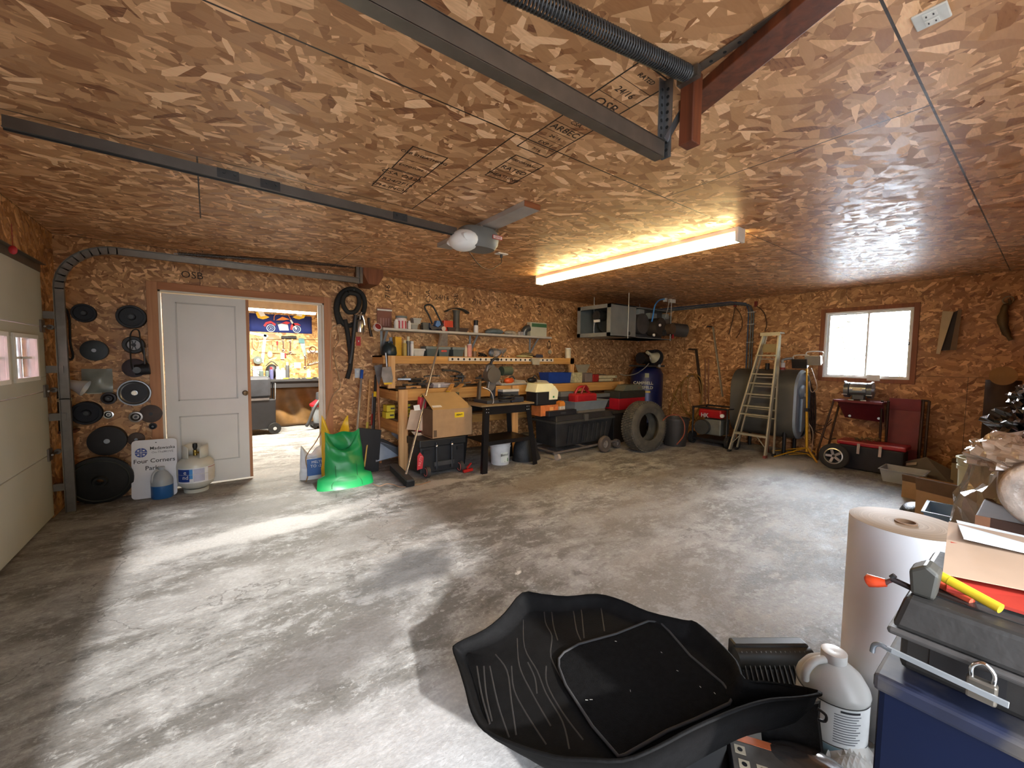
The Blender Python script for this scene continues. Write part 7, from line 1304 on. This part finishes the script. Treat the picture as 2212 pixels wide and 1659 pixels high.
# trays and cartons on the floor along the right
def zsp(px0, py0, px1, py1, X): a = at(px0, py1, X=X); b = at(px1, py0, X=X); return b.y, a.y, a.z, b.z
t = thing('pale_tray', 'pale blue-white plastic tray lying on the floor in front of the maroon panel', 'tray', (6.42, .98, 0)); MB(t.matrix_basis.inverted()).tray(6.28, 6.62, .8, 1.17, 0.0, .15, .005, .03, .012).build('tray', M('aab4bc', .4, 0, .06), t)
t = thing('plastic_cover', 'folded grey plastic cover standing behind the pale tray', 'cover', (6.78, .95, 0)); MB(t.matrix_basis.inverted()).prism([(6.7, 1.1, 0), (6.7, .62, 0), (6.8, .62, .15), (6.82, .86, .27), (6.78, 1.06, .17)], (.012, 0, 0)).build('cover', M('5b5450', .5, 0, .1), t); MB(t.matrix_basis.inverted()).prism([(6.76, 1.02, .14), (6.76, .93, .17), (6.775, .93, .2), (6.775, 1.02, .17)], (-.004, 0, 0)).build('label', M('b9a9a0', .5), t)
def carton_open(nm, lab, cx_, cy_, w_, d_, h_, rz, mat=CARD, fl=.6, inner=CARDD, z=0):
    t = thing(nm, lab, 'carton', (cx_, cy_, z), rz); MB().tray(-w_/2, w_/2, -d_/2, d_/2, 0, h_, .005).build('walls', mat, t)
    MB().prism([(-w_/2, -d_/2, h_), (w_/2, -d_/2, h_), (w_/2-.02, -d_/2-d_*.3*fl, h_-.09), (-w_/2+.02, -d_/2-d_*.3*fl, h_-.08)], (0, .004, .003)).build('front_flap', mat, t); MB().prism([(-w_/2, -d_/2, h_), (-w_/2, d_/2, h_), (-w_/2-.12*fl, d_/2-.03, h_+.06), (-w_/2-.14*fl, -d_/2+.02, h_+.02)], (.004, 0, 0)).build('side_flap', CARDL, t)
    MB().prism([(-w_/2, d_/2, h_), (w_/2, d_/2, h_), (w_/2-.01, d_/2+.04, h_+.12*fl), (-w_/2+.01, d_/2+.04, h_+.13*fl)], (0, .004, 0)).build('back_flap', inner, t); return t
t = carton_open('open_carton', 'open brown carton on the floor right of the pale tray', 5.85, .6, .5, .36, .17, 1.35); 
t = thing('metal_strips', 'pale metal strips lying across the open carton by the tray', 'strips', (5.8, .5, .18)); MB().bar((-.05, -.25, .01), (.0, .22, .01), .03, .008).build('strip', M('c9c0bc', .4, .4), t); MB().bar((-.1, -.22, .012), (-.07, .2, .012), .02, .008).build('second_strip', M('c9c0bc', .4, .4), t)
t = carton_open('paper_carton', 'low carton filled with papers against the wall right of the maroon panel', 6.95, .42, .42, .45, .26, 1.5, M('9a927c', .75, 0, .1), .5); MB().prism([(-.18, -.23, .06), (.12, -.23, .06), (.1, -.3, .2), (-.16, -.27, .27)], (0, .006, .0)).build('papers', M('8f8b80', .7, 0, .1), t)
t = thing('cardboard_sheet', 'tan cardboard sheet leaning on the wall above the paper carton', 'cardboard', (7.2, .35, .3)); MB(t.matrix_basis.inverted()).prism([(7.15, .55, .18), (7.15, .2, .2), (7.28, .15, .5), (7.28, .46, .55)], (.006, 0, 0)).build('sheet', M('8f6f42', .8, 0, .1), t)
t = thing('white_pail', 'stack of white plastic pails with ribbed rims behind the brown carton flap', 'pail', (5.1, .31, 0), group=None); hz = at(2110, 990, X=5.1).z
MB().lathe([(.001, 0), (.12, 0), (.14, hz-.1), (.15, hz-.1), (.15, hz-.07), (.143, hz-.07), (.143, hz-.05), (.152, hz-.05), (.152, hz-.01), (.158, hz-.01), (.158, hz), (.14, hz), (.13, .05)], n=32).build('pails', M('b9bba8', .45, 0, .05), t)
t = carton_open('brown_carton', 'torn brown carton standing between the open carton and the plastic-wrapped roll', 4.75, .42, .34, .3, .34, 1.2, CARD, .9)
t = thing('black_wire_heap', 'dark heap of wire and clear packaging in front of the brown carton', 'heap', (4.78, .62, 0)); MB().ell((0, 0, .08), (.16, .1, .09), 18, 10).build('heap', M('2b2a26', .3, 0, .5, 30, .6), t); 
t.location = (4.9, .66, 0)
# blue cooler bin
t = thing('blue_basket', 'light blue plastic basket holding a pale tube beside the paper roll', 'basket', (4.2, .36, 0), .05); MB().tray(-.17, .17, -.14, .15, 0, .34, .006, .03, .012).build('basket', M('7f9bb5', .45, 0, .08), t); MB().cyl((-.172, -.02, .1), (-.15, .0, .26), .02, n=12).build('tube_end', WHT, t)
t = thing('pale_tube', 'pale cardboard tube leaning inside the light blue basket', 'tube', (4.2, .3, .02)); MB().cyl((0, -.05, 0), (.03, -.02, .36), .03, n=14).build('tube', M('c9c6ba', .6), t)
t = thing('red_green_bag', 'red and green printed plastic packaging on the floor behind the paper roll', 'packaging', (3.55, .26, 0)); MB().ell((0, 0, .06), (.1, .1, .07), 18, 10).build('red_part', M('8f2430', .35, 0, .3, 14, .3), t); MB().ell((-.1, -.05, .04), (.1, .09, .05), 18, 10).build('green_part', M('3d5a44', .3, 0, .4, 14, .3), t)
# big brown box with wrapped roll
t = thing('brown_box', 'big dark brown box carrying a plastic-wrapped roll at the right edge', 'box', (3.3, 0, 0)); ztb = at(2120, 1072, X=3.1).z; y1_ = at(2104, 1150, X=3.1).y
MB(t.matrix_basis.inverted()).box(3.1, 3.75, -.34, y1_, 0, ztb-.1).build('box', M('40271a', .75, 0, .2), t, bevel=.006); MB(t.matrix_basis.inverted()).box(3.095, 3.1, y1_-.05, y1_, .1, ztb-.1).build('taped_edge', M('8a5f42', .7), t)
t = thing('wrapped_roll', 'large roll in crinkled clear and brown plastic lying on the big brown box', 'roll', (3.35, -.02, ztb-.08)); rr = .17
MB(t.matrix_basis.inverted()).lathe([(rr*.42, .0), (rr*.95, .0), (rr, .03), (rr, .6)], (3.08, -.03, ztb+.06), 36, (1, .05, 0)).build('roll', M('8a7560', .45, 0, .3, 12, .3), t); MB(t.matrix_basis.inverted()).lathe([(rr*.42, -.004), (rr*.42, .3)], (3.08, -.03, ztb+.06), 24, (1, .05, 0)).build('core', M('15100d', .8), t); MB(t.matrix_basis.inverted()).torus((3.08, -.03, ztb+.06), rr*.7, rr*.28, (1, .05, 0), 36, 12).build('puffed_wrap', M('b9aca0', .3, 0, .3, 16, .5), t)
def crumple(nm, lab, cat, c, r, mat, seed, n=34, amp=.14, flat=.6, grp=None):
    rnd = random.Random(seed); ph = [rnd.uniform(0, 6.3) for _ in range(8)]
    t = thing(nm, lab, cat, c, group=grp)
    def g(u, v):
        th, p = 2*PI*u, PI*v; k = 1+amp*(math.sin(3*th+ph[0])*math.sin(2*p+ph[1])+.6*math.sin(7*th+ph[2]+3*p)+.45*math.sin(11*p+ph[3]+2*th)+.3*math.sin(17*th+9*p+ph[4]))
        z = r[2]*math.cos(p)*k; return (r[0]*math.sin(p+1e-3)*math.cos(th)*k, r[1]*math.sin(p+1e-3)*math.sin(th)*k, max(z, -r[2]*flat)+r[2]*flat)
    MB().grid(g, n, n//2+4, False, True).build('sheet', mat, t); return t
PW = M('8c847a', .18, 0, .25, 8, .4, coat=.5, name='grey_plastic_sheeting')
crumple('plastic_sheeting', 'grey crumpled plastic sheeting heaped behind the wrapped roll', 'sheeting', (3.85, .02, .0), (.5, .34, .55), PW, 3, 40, .1)
crumple('clear_wrap', 'shiny clear brown wrap spilling over the front of the wrapped roll', 'wrap', (3.4, .08, ztb+.12), (.28, .2, .11), M('a38d78', .12, 0, .3, 10, .5, coat=.6), 9, 40, .16)
crumple('black_bag', 'glossy black plastic bag on top of the grey sheeting at the right edge', 'bag', (3.95, .05, .96), (.34, .17, .12), M('121113', .12, 0, .2, 8, .3, coat=.8), 5, 40, .18)
crumple('black_bag', 'upper glossy black plastic bag bundle at the right edge of the pile', 'bag', (4.05, .04, 1.13), (.2, .12, .09), M('161417', .12, 0, .2, 8, .3, coat=.8), 15, 36, .18)
# things on the far right of the window wall
t = thing('rolled_vinyl', 'curled cream and black sheet hanging on the wall right of the window', 'sheet', at(2046, 715, X=XR-.04))
def curl(pts, r): pass
q = PX([(2036, 672), (2022, 764), (2030, 765), (2060, 673)], XR-.08); WB(t).prism([q[0], q[1], q[2], q[3]], (.004, 0, 0)).build('cream_back', M('bfae8c', .5, 0, .06), t); q = PX([(2060, 675), (2030, 758), (2054, 756), (2074, 668)], XR-.05); WB(t).prism(q, (.004, 0, 0)).build('dark_face', M('231a14', .6, 0, .15), t); q = PX([(2070, 668), (2052, 756), (2066, 756), (2078, 668)], XR-.09); WB(t).prism(q, (.004, 0, 0)).build('curled_edge', M('6b5236', .5), t)
t = thing('hanging_tool', 'faded bent tool hanging on a ring near the right edge of the wall', 'tool', at(2175, 660, X=XR-.04)); WB(t).tube(PX([(2180, 645), (2182, 655), (2172, 662), (2166, 690), (2172, 715), (2184, 735)], XR-.05), [.012, .015, .03, .045, .035, .02], 8, sm=4).build('body', M('5a482e', .6, .2, .3), t); WB(t).torus(at(2178, 648, X=XR-.05), .04, .008, (1, 0, 0), 16, 6).build('ring', M('8d7c60', .4, .4), t)
t = thing('standing_roll', 'tall dark roll with a wooden disc end standing at the right edge by the wall', 'roll', (6.95, .33, 0)); zr = at(2175, 812, X=6.85).z; MB().cyl((0, 0, 0), (0, 0, zr-.05), .13, n=28).build('roll', M('3b2716', .7, 0, .3), t); MB().cyl((-.14, .0, zr), (-.1, .0, zr), .1, n=28).cyl((-.1, 0, zr), (.1, 0, zr), .035, n=12).build('wooden_disc', M('8f6a38', .6, 0, .15), t)
MB().box(-.02, .02, -.02, .02, zr-.06, zr).build('post', M('3b2716', .7), t)
# ------------------------------------------------------------------ foreground right
PAPER = M('dcdde0', .5, 0, .03, 3, name='white_roll_paper')
rc = Vector((2.06, .30, 0)); RR = .163; RH = .79
t = thing('paper_roll', 'tall thick roll of white paper standing on the floor at the right', 'paper roll', rc)
MB().lathe([(RR, 0), (RR, RH)], n=64).build('wound_paper', PAPER, t)
m, nt, b = newmat('roll_end_layers'); tc_ = N(nt, 'TexCoord'); ln = N(nt, 'VectorMath', operation='LENGTH'); mp = N(nt, 'Mapping'); mp.inputs['Scale'].default_value = (1, 1, 0); L(nt, tc_.outputs['Object'], mp.inputs[0]); L(nt, mp.outputs[0], ln.inputs[0])
cx3 = N(nt, 'CombineXYZ'); L(nt, ln.outputs['Value'], cx3.inputs[0]); nz = N(nt, 'TexNoise'); nz.inputs['Scale'].default_value = 180; nz.inputs['Detail'].default_value = 3; L(nt, cx3.outputs[0], nz.inputs['Vector']); rp = N(nt, 'ValToRGB'); L(nt, nz.outputs['Fac'], rp.inputs[0]); rp.color_ramp.elements[0].color = srgb('7f6a55'); rp.color_ramp.elements[1].color = srgb('a8937c'); rp.color_ramp.elements[0].position = .3; rp.color_ramp.elements[1].position = .7; L(nt, rp.outputs[0], b.inputs['Base Color']); b.inputs['Roughness'].default_value = .7
MB().lathe([(RR, RH), (RR-.002, RH+.001), (.032, RH-.002), (.032, RH-.006)], n=64).build('roll_end', m, t); MB().lathe([(.032, RH+.004), (.027, RH+.004), (.027, 0), (.032, 0), (.032, RH+.004)], n=32).build('core_tube', M('7d5f45', .8, 0, .1), t)
MB(t.matrix_basis.inverted()).grid(lambda u, v: (rc.x-RR*.75-.22*v+.02*math.sin(5*u), rc.y-.16+.18*u-.16*v, max(.004, .30*(1-v)**1.6+.035*math.sin(PI*v)*(1+math.sin(7*u)))), 16, 16).build('loose_sheet', PAPER, t, solid=.0008)
t = thing('crumpled_paper', 'crumpled white paper on the floor below the paper roll', 'paper', (1.66, .26, 0)); rnd = random.Random(6); ph = [rnd.uniform(0, 6) for _ in range(6)]
MB().grid(lambda u, v: (-.22+.42*u, -.16+.3*v, .004+.05*abs(math.sin(5*u+ph[0]+3*v))*abs(math.sin(7*v+ph[1]-4*u))+.03*abs(math.sin(13*u+9*v+ph[2]))), 30, 26, False).build('sheet', M('c9c6c0', .35, 0, .06, 6), t, solid=.0008)
# gallon jug
t = thing('white_jug', 'big white plastic jug with a printed label standing before the paper roll', 'jug', (1.80, .425, 0), .2); r, h = .108, .33; JW = M('c4c3bf', .35, 0, .05, 5, dirt='8f8b84', trans=.12, name='white_jug_plastic')
MB().lathe([(.001, 0), (r*.94, 0), (r, .012), (r, .05)], n=40).build('fluid_base', M('8fb0bd', .3, 0, .05, trans=.2), t); MB().lathe([(r, .05), (r, .205), (r*1.02, .21), (r*.98, .225), (r*.8, .258), (r*.5, .285), (r*.33, .295), (r*.3, .305)], n=40).build('body', JW, t)
MB().lathe([(r*.34, .297), (r*.36, .3), (r*.36, h), (r*.3, h+.002), (.001, h-.002)], n=30).build('cap', M('cfcecb', .35), t); MB().tube([(-.02, .02, .30), (-.06, .05, .30), (-.088, .072, .27), (-.09, .074, .235)], .014, 10, sm=5).build('handle', JW, t)
aj = math.degrees(math.atan2(-.425, -1.80))-11; m = MB(); wrap(m, aj-75, aj+75, .055, .195, r+.0006, 30); m.build('label', M('dbdddd', .5), t)
for z in (.053, .197): m = MB(); wrap(m, aj-80, aj+85, z, z+.003, r+.0012, 30); m.build('label_border', BLK, t)
for k in range(12):
    z = .17-.009*k; m = MB(); wrap(m, aj+5, aj+48-(k % 3)*4, z, z+.0035, r+.0014, 12); m.build('printed_line', M('6d7076', .6), t)
m = MB(); wrap(m, aj+14, aj+46, .181, .189, r+.0015, 12); m.build('printed_heading', TXTB, t)
# radiator-like grille heater
t = thing('black_grille', 'black finned grille housing on the floor between the mat and white jug', 'grille', (1.96, .66, 0), -.62); MB().box(-.17, .17, .03, .09, 0, .12).build('housing', M('262624', .5, 0, .15), t, bevel=.012); MB().cyl((-.17, .03, .06), (.17, .03, .06), .05, n=20).build('rounded_back', M('262624', .5, 0, .15), t)
MB().prism([(-.16, -.045, .0), (.15, -.045, 0), (.15, .02, .105), (-.16, .02, .105)], (0, .01, 0)).build('grille_frame', BLK, t)
for k in range(14): MB().bar((-.15+.0215*k, -.052, .005), (-.15+.0215*k, .014, .105), .004, .012).build('fin', M('6b6b68', .35, .6), t)
# large floor liner
RIM = [((978, 1402), .20), ((990, 1388), .22), ((1048, 1360), .25), ((1090, 1325), .28), ((1128, 1281), .31), ((1170, 1284), .31), ((1225, 1289), .31), ((1290, 1284), .32), ((1344, 1298), .33), ((1400, 1322), .33), ((1478, 1341), .35), ((1505, 1346), .36), ((1550, 1385), .36), ((1592, 1430), .37), ((1612, 1470), .37), ((1680, 1478), .38), ((1776, 1498), .40), ((1740, 1510), .40), ((1668, 1516), .40), ((1600, 1535), .40), ((1500, 1578), .39), ((1420, 1620), .37), ((1345, 1648), .34), ((1260, 1645), .31), ((1200, 1640), .28), ((1110, 1612), .24), ((1045, 1580), .21), ((1018, 1540), .19), ((1005, 1490), .19), ((990, 1440), .19)]
ML = M('0d0d0e', .75, 0, .25, 30, .15, name='black_liner_rubber'); low_spec(ML, .12)
R3 = [at(p[0], p[1], Z=z+.0) for p, z in RIM]; cc = Vector((0, 0, 0))
for p in R3: cc += p
cc /= len(R3)
t = thing('cargo_liner', 'large black rubber floor liner with raised rims lying over the clutter in front', 'floor liner', (cc.x, cc.y, cc.z))
RS = spline(R3, 3, True); nR = len(RS)
def zfl(p): q = (p-cc); return cc.z-.07+.16*q.x   # tilted floor of the liner
def ring(k):
    s_, dz = ((1.0, 0), (.985, .004), (.965, -.012), (.93, -.035), (.90, -.05), (.88, None), (.7, None), (.45, None), (.2, None))[k]
    out = []
    for p in RS:
        x = cc.lerp(p, s_)
        zf = zfl(x) if s_ < .9 else min(zfl(x), p.z-.02)
        if dz is None: z = zf
        else: w_ = min(1, (1-s_)/.11); z = (p.z+dz*.3)*(1-w_)+zf*w_ if k > 1 else p.z+dz
        out.append(Vector((x.x, x.y, z)))
    return out
rings = [ring(k) for k in range(9)]; m = MB(t.matrix_basis.inverted()); vs = [v for rg in rings for v in rg]; fs = [(k*nR+i, k*nR+(i+1) % nR, (k+1)*nR+(i+1) % nR, (k+1)*nR+i) for k in range(8) for i in range(nR)]; fs.append(tuple(8*nR+i for i in range(nR)))
m._add(vs, fs, True); m.build('liner', ML, t, solid=.006)
def zsurf(px, py):
    """height of the liner floor under a pixel ray"""
    z = cc.z
    for _ in range(12): p = at(px, py, Z=z); z = zfl(p)
    return p
RB = M('232325', .5, 0, .1, 30)
for pts in (((1175, 1300), (1178, 1345), (1192, 1375), (1190, 1420), (1215, 1470)), ((1190, 1300), (1195, 1350), (1205, 1385)), ((1237, 1310), (1245, 1360), (1255, 1385)), ((1255, 1312), (1262, 1380)), ((1298, 1312), (1306, 1365)), ((1130, 1340), (1133, 1400), (1160, 1450), (1180, 1500), (1215, 1560), (1230, 1620)), ((1117, 1380), (1122, 1440), (1150, 1500), (1190, 1570)), ((1140, 1432), (1155, 1465), (1160, 1500)), ((1105, 1440), (1110, 1490), (1135, 1540), (1180, 1610)),
            ((1070, 1415), (1095, 1450), (1105, 1520), (1115, 1590)), ((1045, 1440), (1050, 1500), (1063, 1560)), ((1058, 1440), (1075, 1520), (1100, 1595)), ((1180, 1440), (1182, 1480), (1215, 1540), (1260, 1600)), ((1030, 1440), (1040, 1500), (1058, 1565))):
    q = [zsurf(*p) for p in pts]; WB(t).tube(q, .0045, 6, sm=4).build('moulded_rib', RB, t)
CP = [(1207, 1432), (1218, 1418), (1250, 1400), (1330, 1378), (1400, 1350), (1425, 1352), (1445, 1372), (1490, 1425), (1560, 1485), (1583, 1515), (1575, 1530), (1500, 1565), (1440, 1590), (1350, 1642), (1335, 1645), (1280, 1580), (1222, 1490), (1207, 1450)]
q = [zsurf(*p)+Vector((0, 0, .004)) for p in CP]; c2 = sum(q, Vector())/len(q); t2 = thing('carpet_mat', 'square black carpet car mat lying on top of the big rubber liner', 'car mat', c2)
WB(t2).prism(q, (0, 0, .012)).build('carpet', low_spec(M('0c0c0d', .95, 0, .4, 60, .3), .1), t2); WB(t2).tube([p+Vector((0, 0, .012)) for p in q], .005, 6, True).build('stitched_edge', M('2a2a2c', .8), t2)
m = WB(t2); rnd = random.Random(3)
for (px, py) in ((1332, 1395), (1430, 1420), (1465, 1460), (1514, 1496), (1545, 1510), (1270, 1523), (1280, 1522), (1362, 1505)): p = zsurf(px, py)+Vector((0, 0, .0175)); m.bar(p, p+Vector((rnd.uniform(-.008, .008), .006, 0)), .0012, .0012)
ob = m.build('lint', M('b9b7b0', .8), t2); ob['kind'] = 'stuff'
t = thing('folded_car_mat', 'black carpet mat hanging down at the right end of the rubber liner', 'car mat', at(1740, 1560, X=1.42)); WB(t).prism([at(1640, 1542, X=1.36), at(1768, 1520, X=1.44), at(1766, 1560, X=1.42), at(1775, 1640, X=1.40), at(1700, 1720, X=1.32), at(1650, 1640, X=1.34)], (.02, -.0, 0)).build('mat', M('0b0b0c', .95, 0, .4, 60, .4), t); WB(t).tube([at(1766, 1530, X=1.43), at(1784, 1545, X=1.43), at(1782, 1558, X=1.43), at(1766, 1554, X=1.42)], .004, 6, sm=4).build('loop', BLK, t)
t = thing('black_tote', 'dark plastic tote hidden under the right half of the rubber liner', 'tote', (1.22, .72, 0)); MB().box(-.4, .2, -.25, .1, 0, .17).build('body', M('18181a', .5, 0, .2), t, bevel=.01); MB().box(-.41, .21, -.26, .11, .17, .19).build('lid', BLK, t, bevel=.006)
t = thing('black_drum', 'round black housing under the near edge of the rubber liner', 'housing', (.98, .36, .0)); MB().lathe([(.001, 0), (.1, 0), (.11, .03), (.1, .16), (.04, .19), (.001, .19)], n=28).build('housing', M('1a1b1e', .35, 0, .2), t); MB().torus((0, 0, .165), .06, .006, (0, 0, 1), 24, 6).build('ring', M('55585c', .3, .4), t)
# battery carton
a = at(1520, 1610, Z=.25); t = thing('battery_box', 'small printed box with orange corner and red edge under the near liner edge', 'box', (1.235, .445, 0), .56); MB().box(-.075, .06, -.09, .075, 0, .25).build('box', M('2b2e3a', .5, 0, .1), t, bevel=.003)
MB().box(-.073, .058, -.088, .073, .25, .2515).build('top_print', M('4b4641', .5, 0, .25, 30), t); MB().box(.03, .056, -.085, .07, .2516, .2525).build('orange_print', M('b5603a', .5, 0, .2, 20), t); MB().box(-.079, -.073, -.092, .077, .1, .252).build('red_edge', M('b02d34', .5), t)
for (x, y) in ((-.045, .045), (.0, .05), (-.045, -.0), (-.045, -.04)): MB().box(x-.014, x+.014, y-.014, y+.014, .2517, .2527).build('printed_icon', M('a89c86', .5), t); MB().cyl((x, y, .2528), (x, y, .2534), .007, n=12).build('icon_mark', BLK, t)
t = thing('clear_blister', 'dark translucent blister pack beside the battery box', 'package', (1.33, .36, 0), .5); MB().ell((0, 0, .22), (.07, .12, .05), 18, 10).build('shell', M('3c3836', .15, 0, .2, trans=.3), t); MB().box(-.05, .05, -.1, .1, 0, .2).build('backing', M('201b1b', .6), t)
# navy cabinet and black toolbox
NV = M('08132e', .42, .2, .15, 5, .05, '0e1830', name='navy_enamel'); low_spec(NV, .25)
t = thing('navy_steel_box', 'navy blue steel box at the bottom right corner with a worn top edge', 'box', (1.3, -.05, 0)); WB(t).box(1.10, 1.5, -.36, .185, 0, .715).build('body', NV, t, bevel=.012); WB(t).box(1.094, 1.5, -.365, .192, .70, .735).build('rim', M('1a2036', .5, .2, .3, 14, 0, '6b655a'), t, bevel=.008)
BXP = M('222120', .5, 0, .18, 10, .12, name='toolbox_plastic')
t = thing('black_toolbox', 'large charcoal plastic toolbox with a grooved lid standing on the navy box', 'tool box', (1.32, -.08, .735)); z0 = .735
WB(t).box(1.16, 1.5, -.34, .165, z0, z0+.085).build('base', BXP, t, bevel=.012)
WB(t).box(1.115, 1.5, -.345, .18, z0+.085, z0+.10).build('lid_rim', M('3b3938', .45, 0, .15, 10, .1), t, bevel=.006); WB(t).prism([(1.12, -.34, z0+.10), (1.12, .175, z0+.10), (1.14, .16, z0+.165), (1.14, -.33, z0+.165)], (.36, 0, 0)).build('lid', BXP, t, bevel=.01)
m = WB(t)
for x in (1.19, 1.26, 1.33): m.box(x, x+.004, -.33, .13, z0+.1645, z0+.1662)
m.build('lid_grooves', M('0b0a0a', .9), t); WB(t).prism([(1.16, .12, z0+.165), (1.16, .155, z0+.165), (1.16, .16, z0+.215), (1.16, .135, z0+.235), (1.16, .115, z0+.22)], (.05, 0, 0)).build('end_lug', M('33332f', .5, 0, .1), t, bevel=.006)
WB(t).box(1.156, 1.16, .02, .12, z0+.02, z0+.07).build('recess', BLK, t)
p = at(2122, 1465, X=1.10); t = thing('padlock', 'steel padlock hanging on the front of the charcoal toolbox', 'padlock', (1.105, p.y, p.z)); BR = M('6b665e', .35, .7, .2); MB().box(-.012, .006, -.019, .019, -.042, -.004).build('lock_body', BR, t, bevel=.004); MB().tube([(-.003, .013, -.006), (-.003, .013, .014), (-.003, 0, .027), (-.003, -.013, .014), (-.003, -.013, -.006)], .0036, 10, sm=4).build('shackle', CHROME, t)
t = thing('steel_hook_bar', 'silver bar with a hooked end lying along the edge of the navy box', 'bar', at(2000, 1460, X=1.08)); c_ = at(1884, 1408, X=1.06); pts = [at(1884, 1408, X=1.075), at(1888, 1394, X=1.075), at(1900, 1392, X=1.075), at(1915, 1400, X=1.075), at(2180, 1524, X=1.075)]
WB(t).tube(pts[:4]+[pts[3].lerp(pts[4], .05)], .0045, 8, sm=4).build('hook', M('6d737a', .3, .7), t); WB(t).bar(pts[3], pts[4], .004, .011, (0, 0, 1)).build('bar', M('9fa6ac', .3, .6), t, bevel=.001)
t = thing('caulking_gun', 'dark metal rod tool with an orange tip sticking out over the toolbox lid', 'tool', at(1960, 1262, X=1.18)); X_ = 1.18
WB(t).tube([at(1990, 1280, X=X_), at(1925, 1250, X=X_)], .006, 10).build('rod', M('2a2224', .5, .3), t); WB(t).tube([at(1930, 1252, X=X_), at(1918, 1256, X=X_), at(1912, 1260, X=X_)], .0045, 8).build('neck', M('5a3a38', .5), t); WB(t).tube([at(1914, 1259, X=X_), at(1895, 1257, X=X_), at(1876, 1254, X=X_), at(1871, 1254, X=X_)], [.008, .0115, .014, .009], 14).build('orange_tip', M('c4421f', .35, 0, .06), t); WB(t).cyl(at(1925, 1248, X=X_), at(1933, 1243, X=X_), .005, n=8).build('clip', DSTEEL, t)
zt = z0+.168
t = thing('red_folder', 'red folder lying on the charcoal toolbox under a pale paper sheet', 'folder', (1.35, .0, zt)); WB(t).prism([(1.22, .11, zt+.004), (1.24, -.3, zt+.004), (1.52, -.3, zt+.02), (1.45, .13, zt+.035)], (0, 0, .006)).build('folder', M('9c2f24', .5, 0, .1), t)
t = thing('paper_sheets', 'tan and pale paper sheets resting on the red folder', 'paper', (1.5, .05, zt)); q = [at(1990, 1215, X=1.36), at(2070, 1200, X=1.6), at(2212, 1265, X=1.6), at(2260, 1340, X=1.36)]; WB(t).prism([Vector((1.25, .12, zt+.026)), Vector((1.33, -.1, zt+.03)), Vector((1.45, -.28, zt+.04)), Vector((1.62, -.28, zt+.05)), Vector((1.6, .15, zt+.048))], (0, 0, .002)).build('sheet', M('a08873', .7, 0, .06), t); WB(t).prism([Vector((1.46, .11, zt+.052)), Vector((1.54, -.28, zt+.035)), Vector((1.66, -.28, zt+.035)), Vector((1.64, .14, zt+.046))], (0, 0, .002)).build('pale_sheet', M('c9cfd6', .6), t)
t = thing('yellow_tube', 'worn yellow tube handle lying diagonally across the charcoal toolbox', 'tube', at(2060, 1262, X=1.22)); a = at(1992, 1222, X=1.235); b = at(2162, 1315, X=1.19); a = Vector((1.235, a.y, a.z)); WB(t).tube([a, b], .0095, 18).build('tube', M('d8b928', .45, 0, .12, 14, 0, '8a7420'), t); WB(t).tube([a, a+(a-b).normalized()*.003], .0098, 18).build('worn_end', M('7a5a20', .7), t); WB(t).tube([a.lerp(b, .38), a.lerp(b, .385)], .0099, 18).build('seam', M('8f7a1e', .6), t)
t = thing('orange_tube', 'orange tube under the yellow one with a wire ring at its end', 'tube', at(2040, 1275, X=1.2)); a = at(1990, 1240, X=1.26); b = at(2100, 1300, X=1.22); WB(t).tube([a, b], .008, 14).build('tube', M('c9523a', .5), t); WB(t).torus(a+(a-b).normalized()*.01, .008, .002, (1, 0, .3), 14, 6).build('wire_ring', M('5a4650', .4, .5), t)
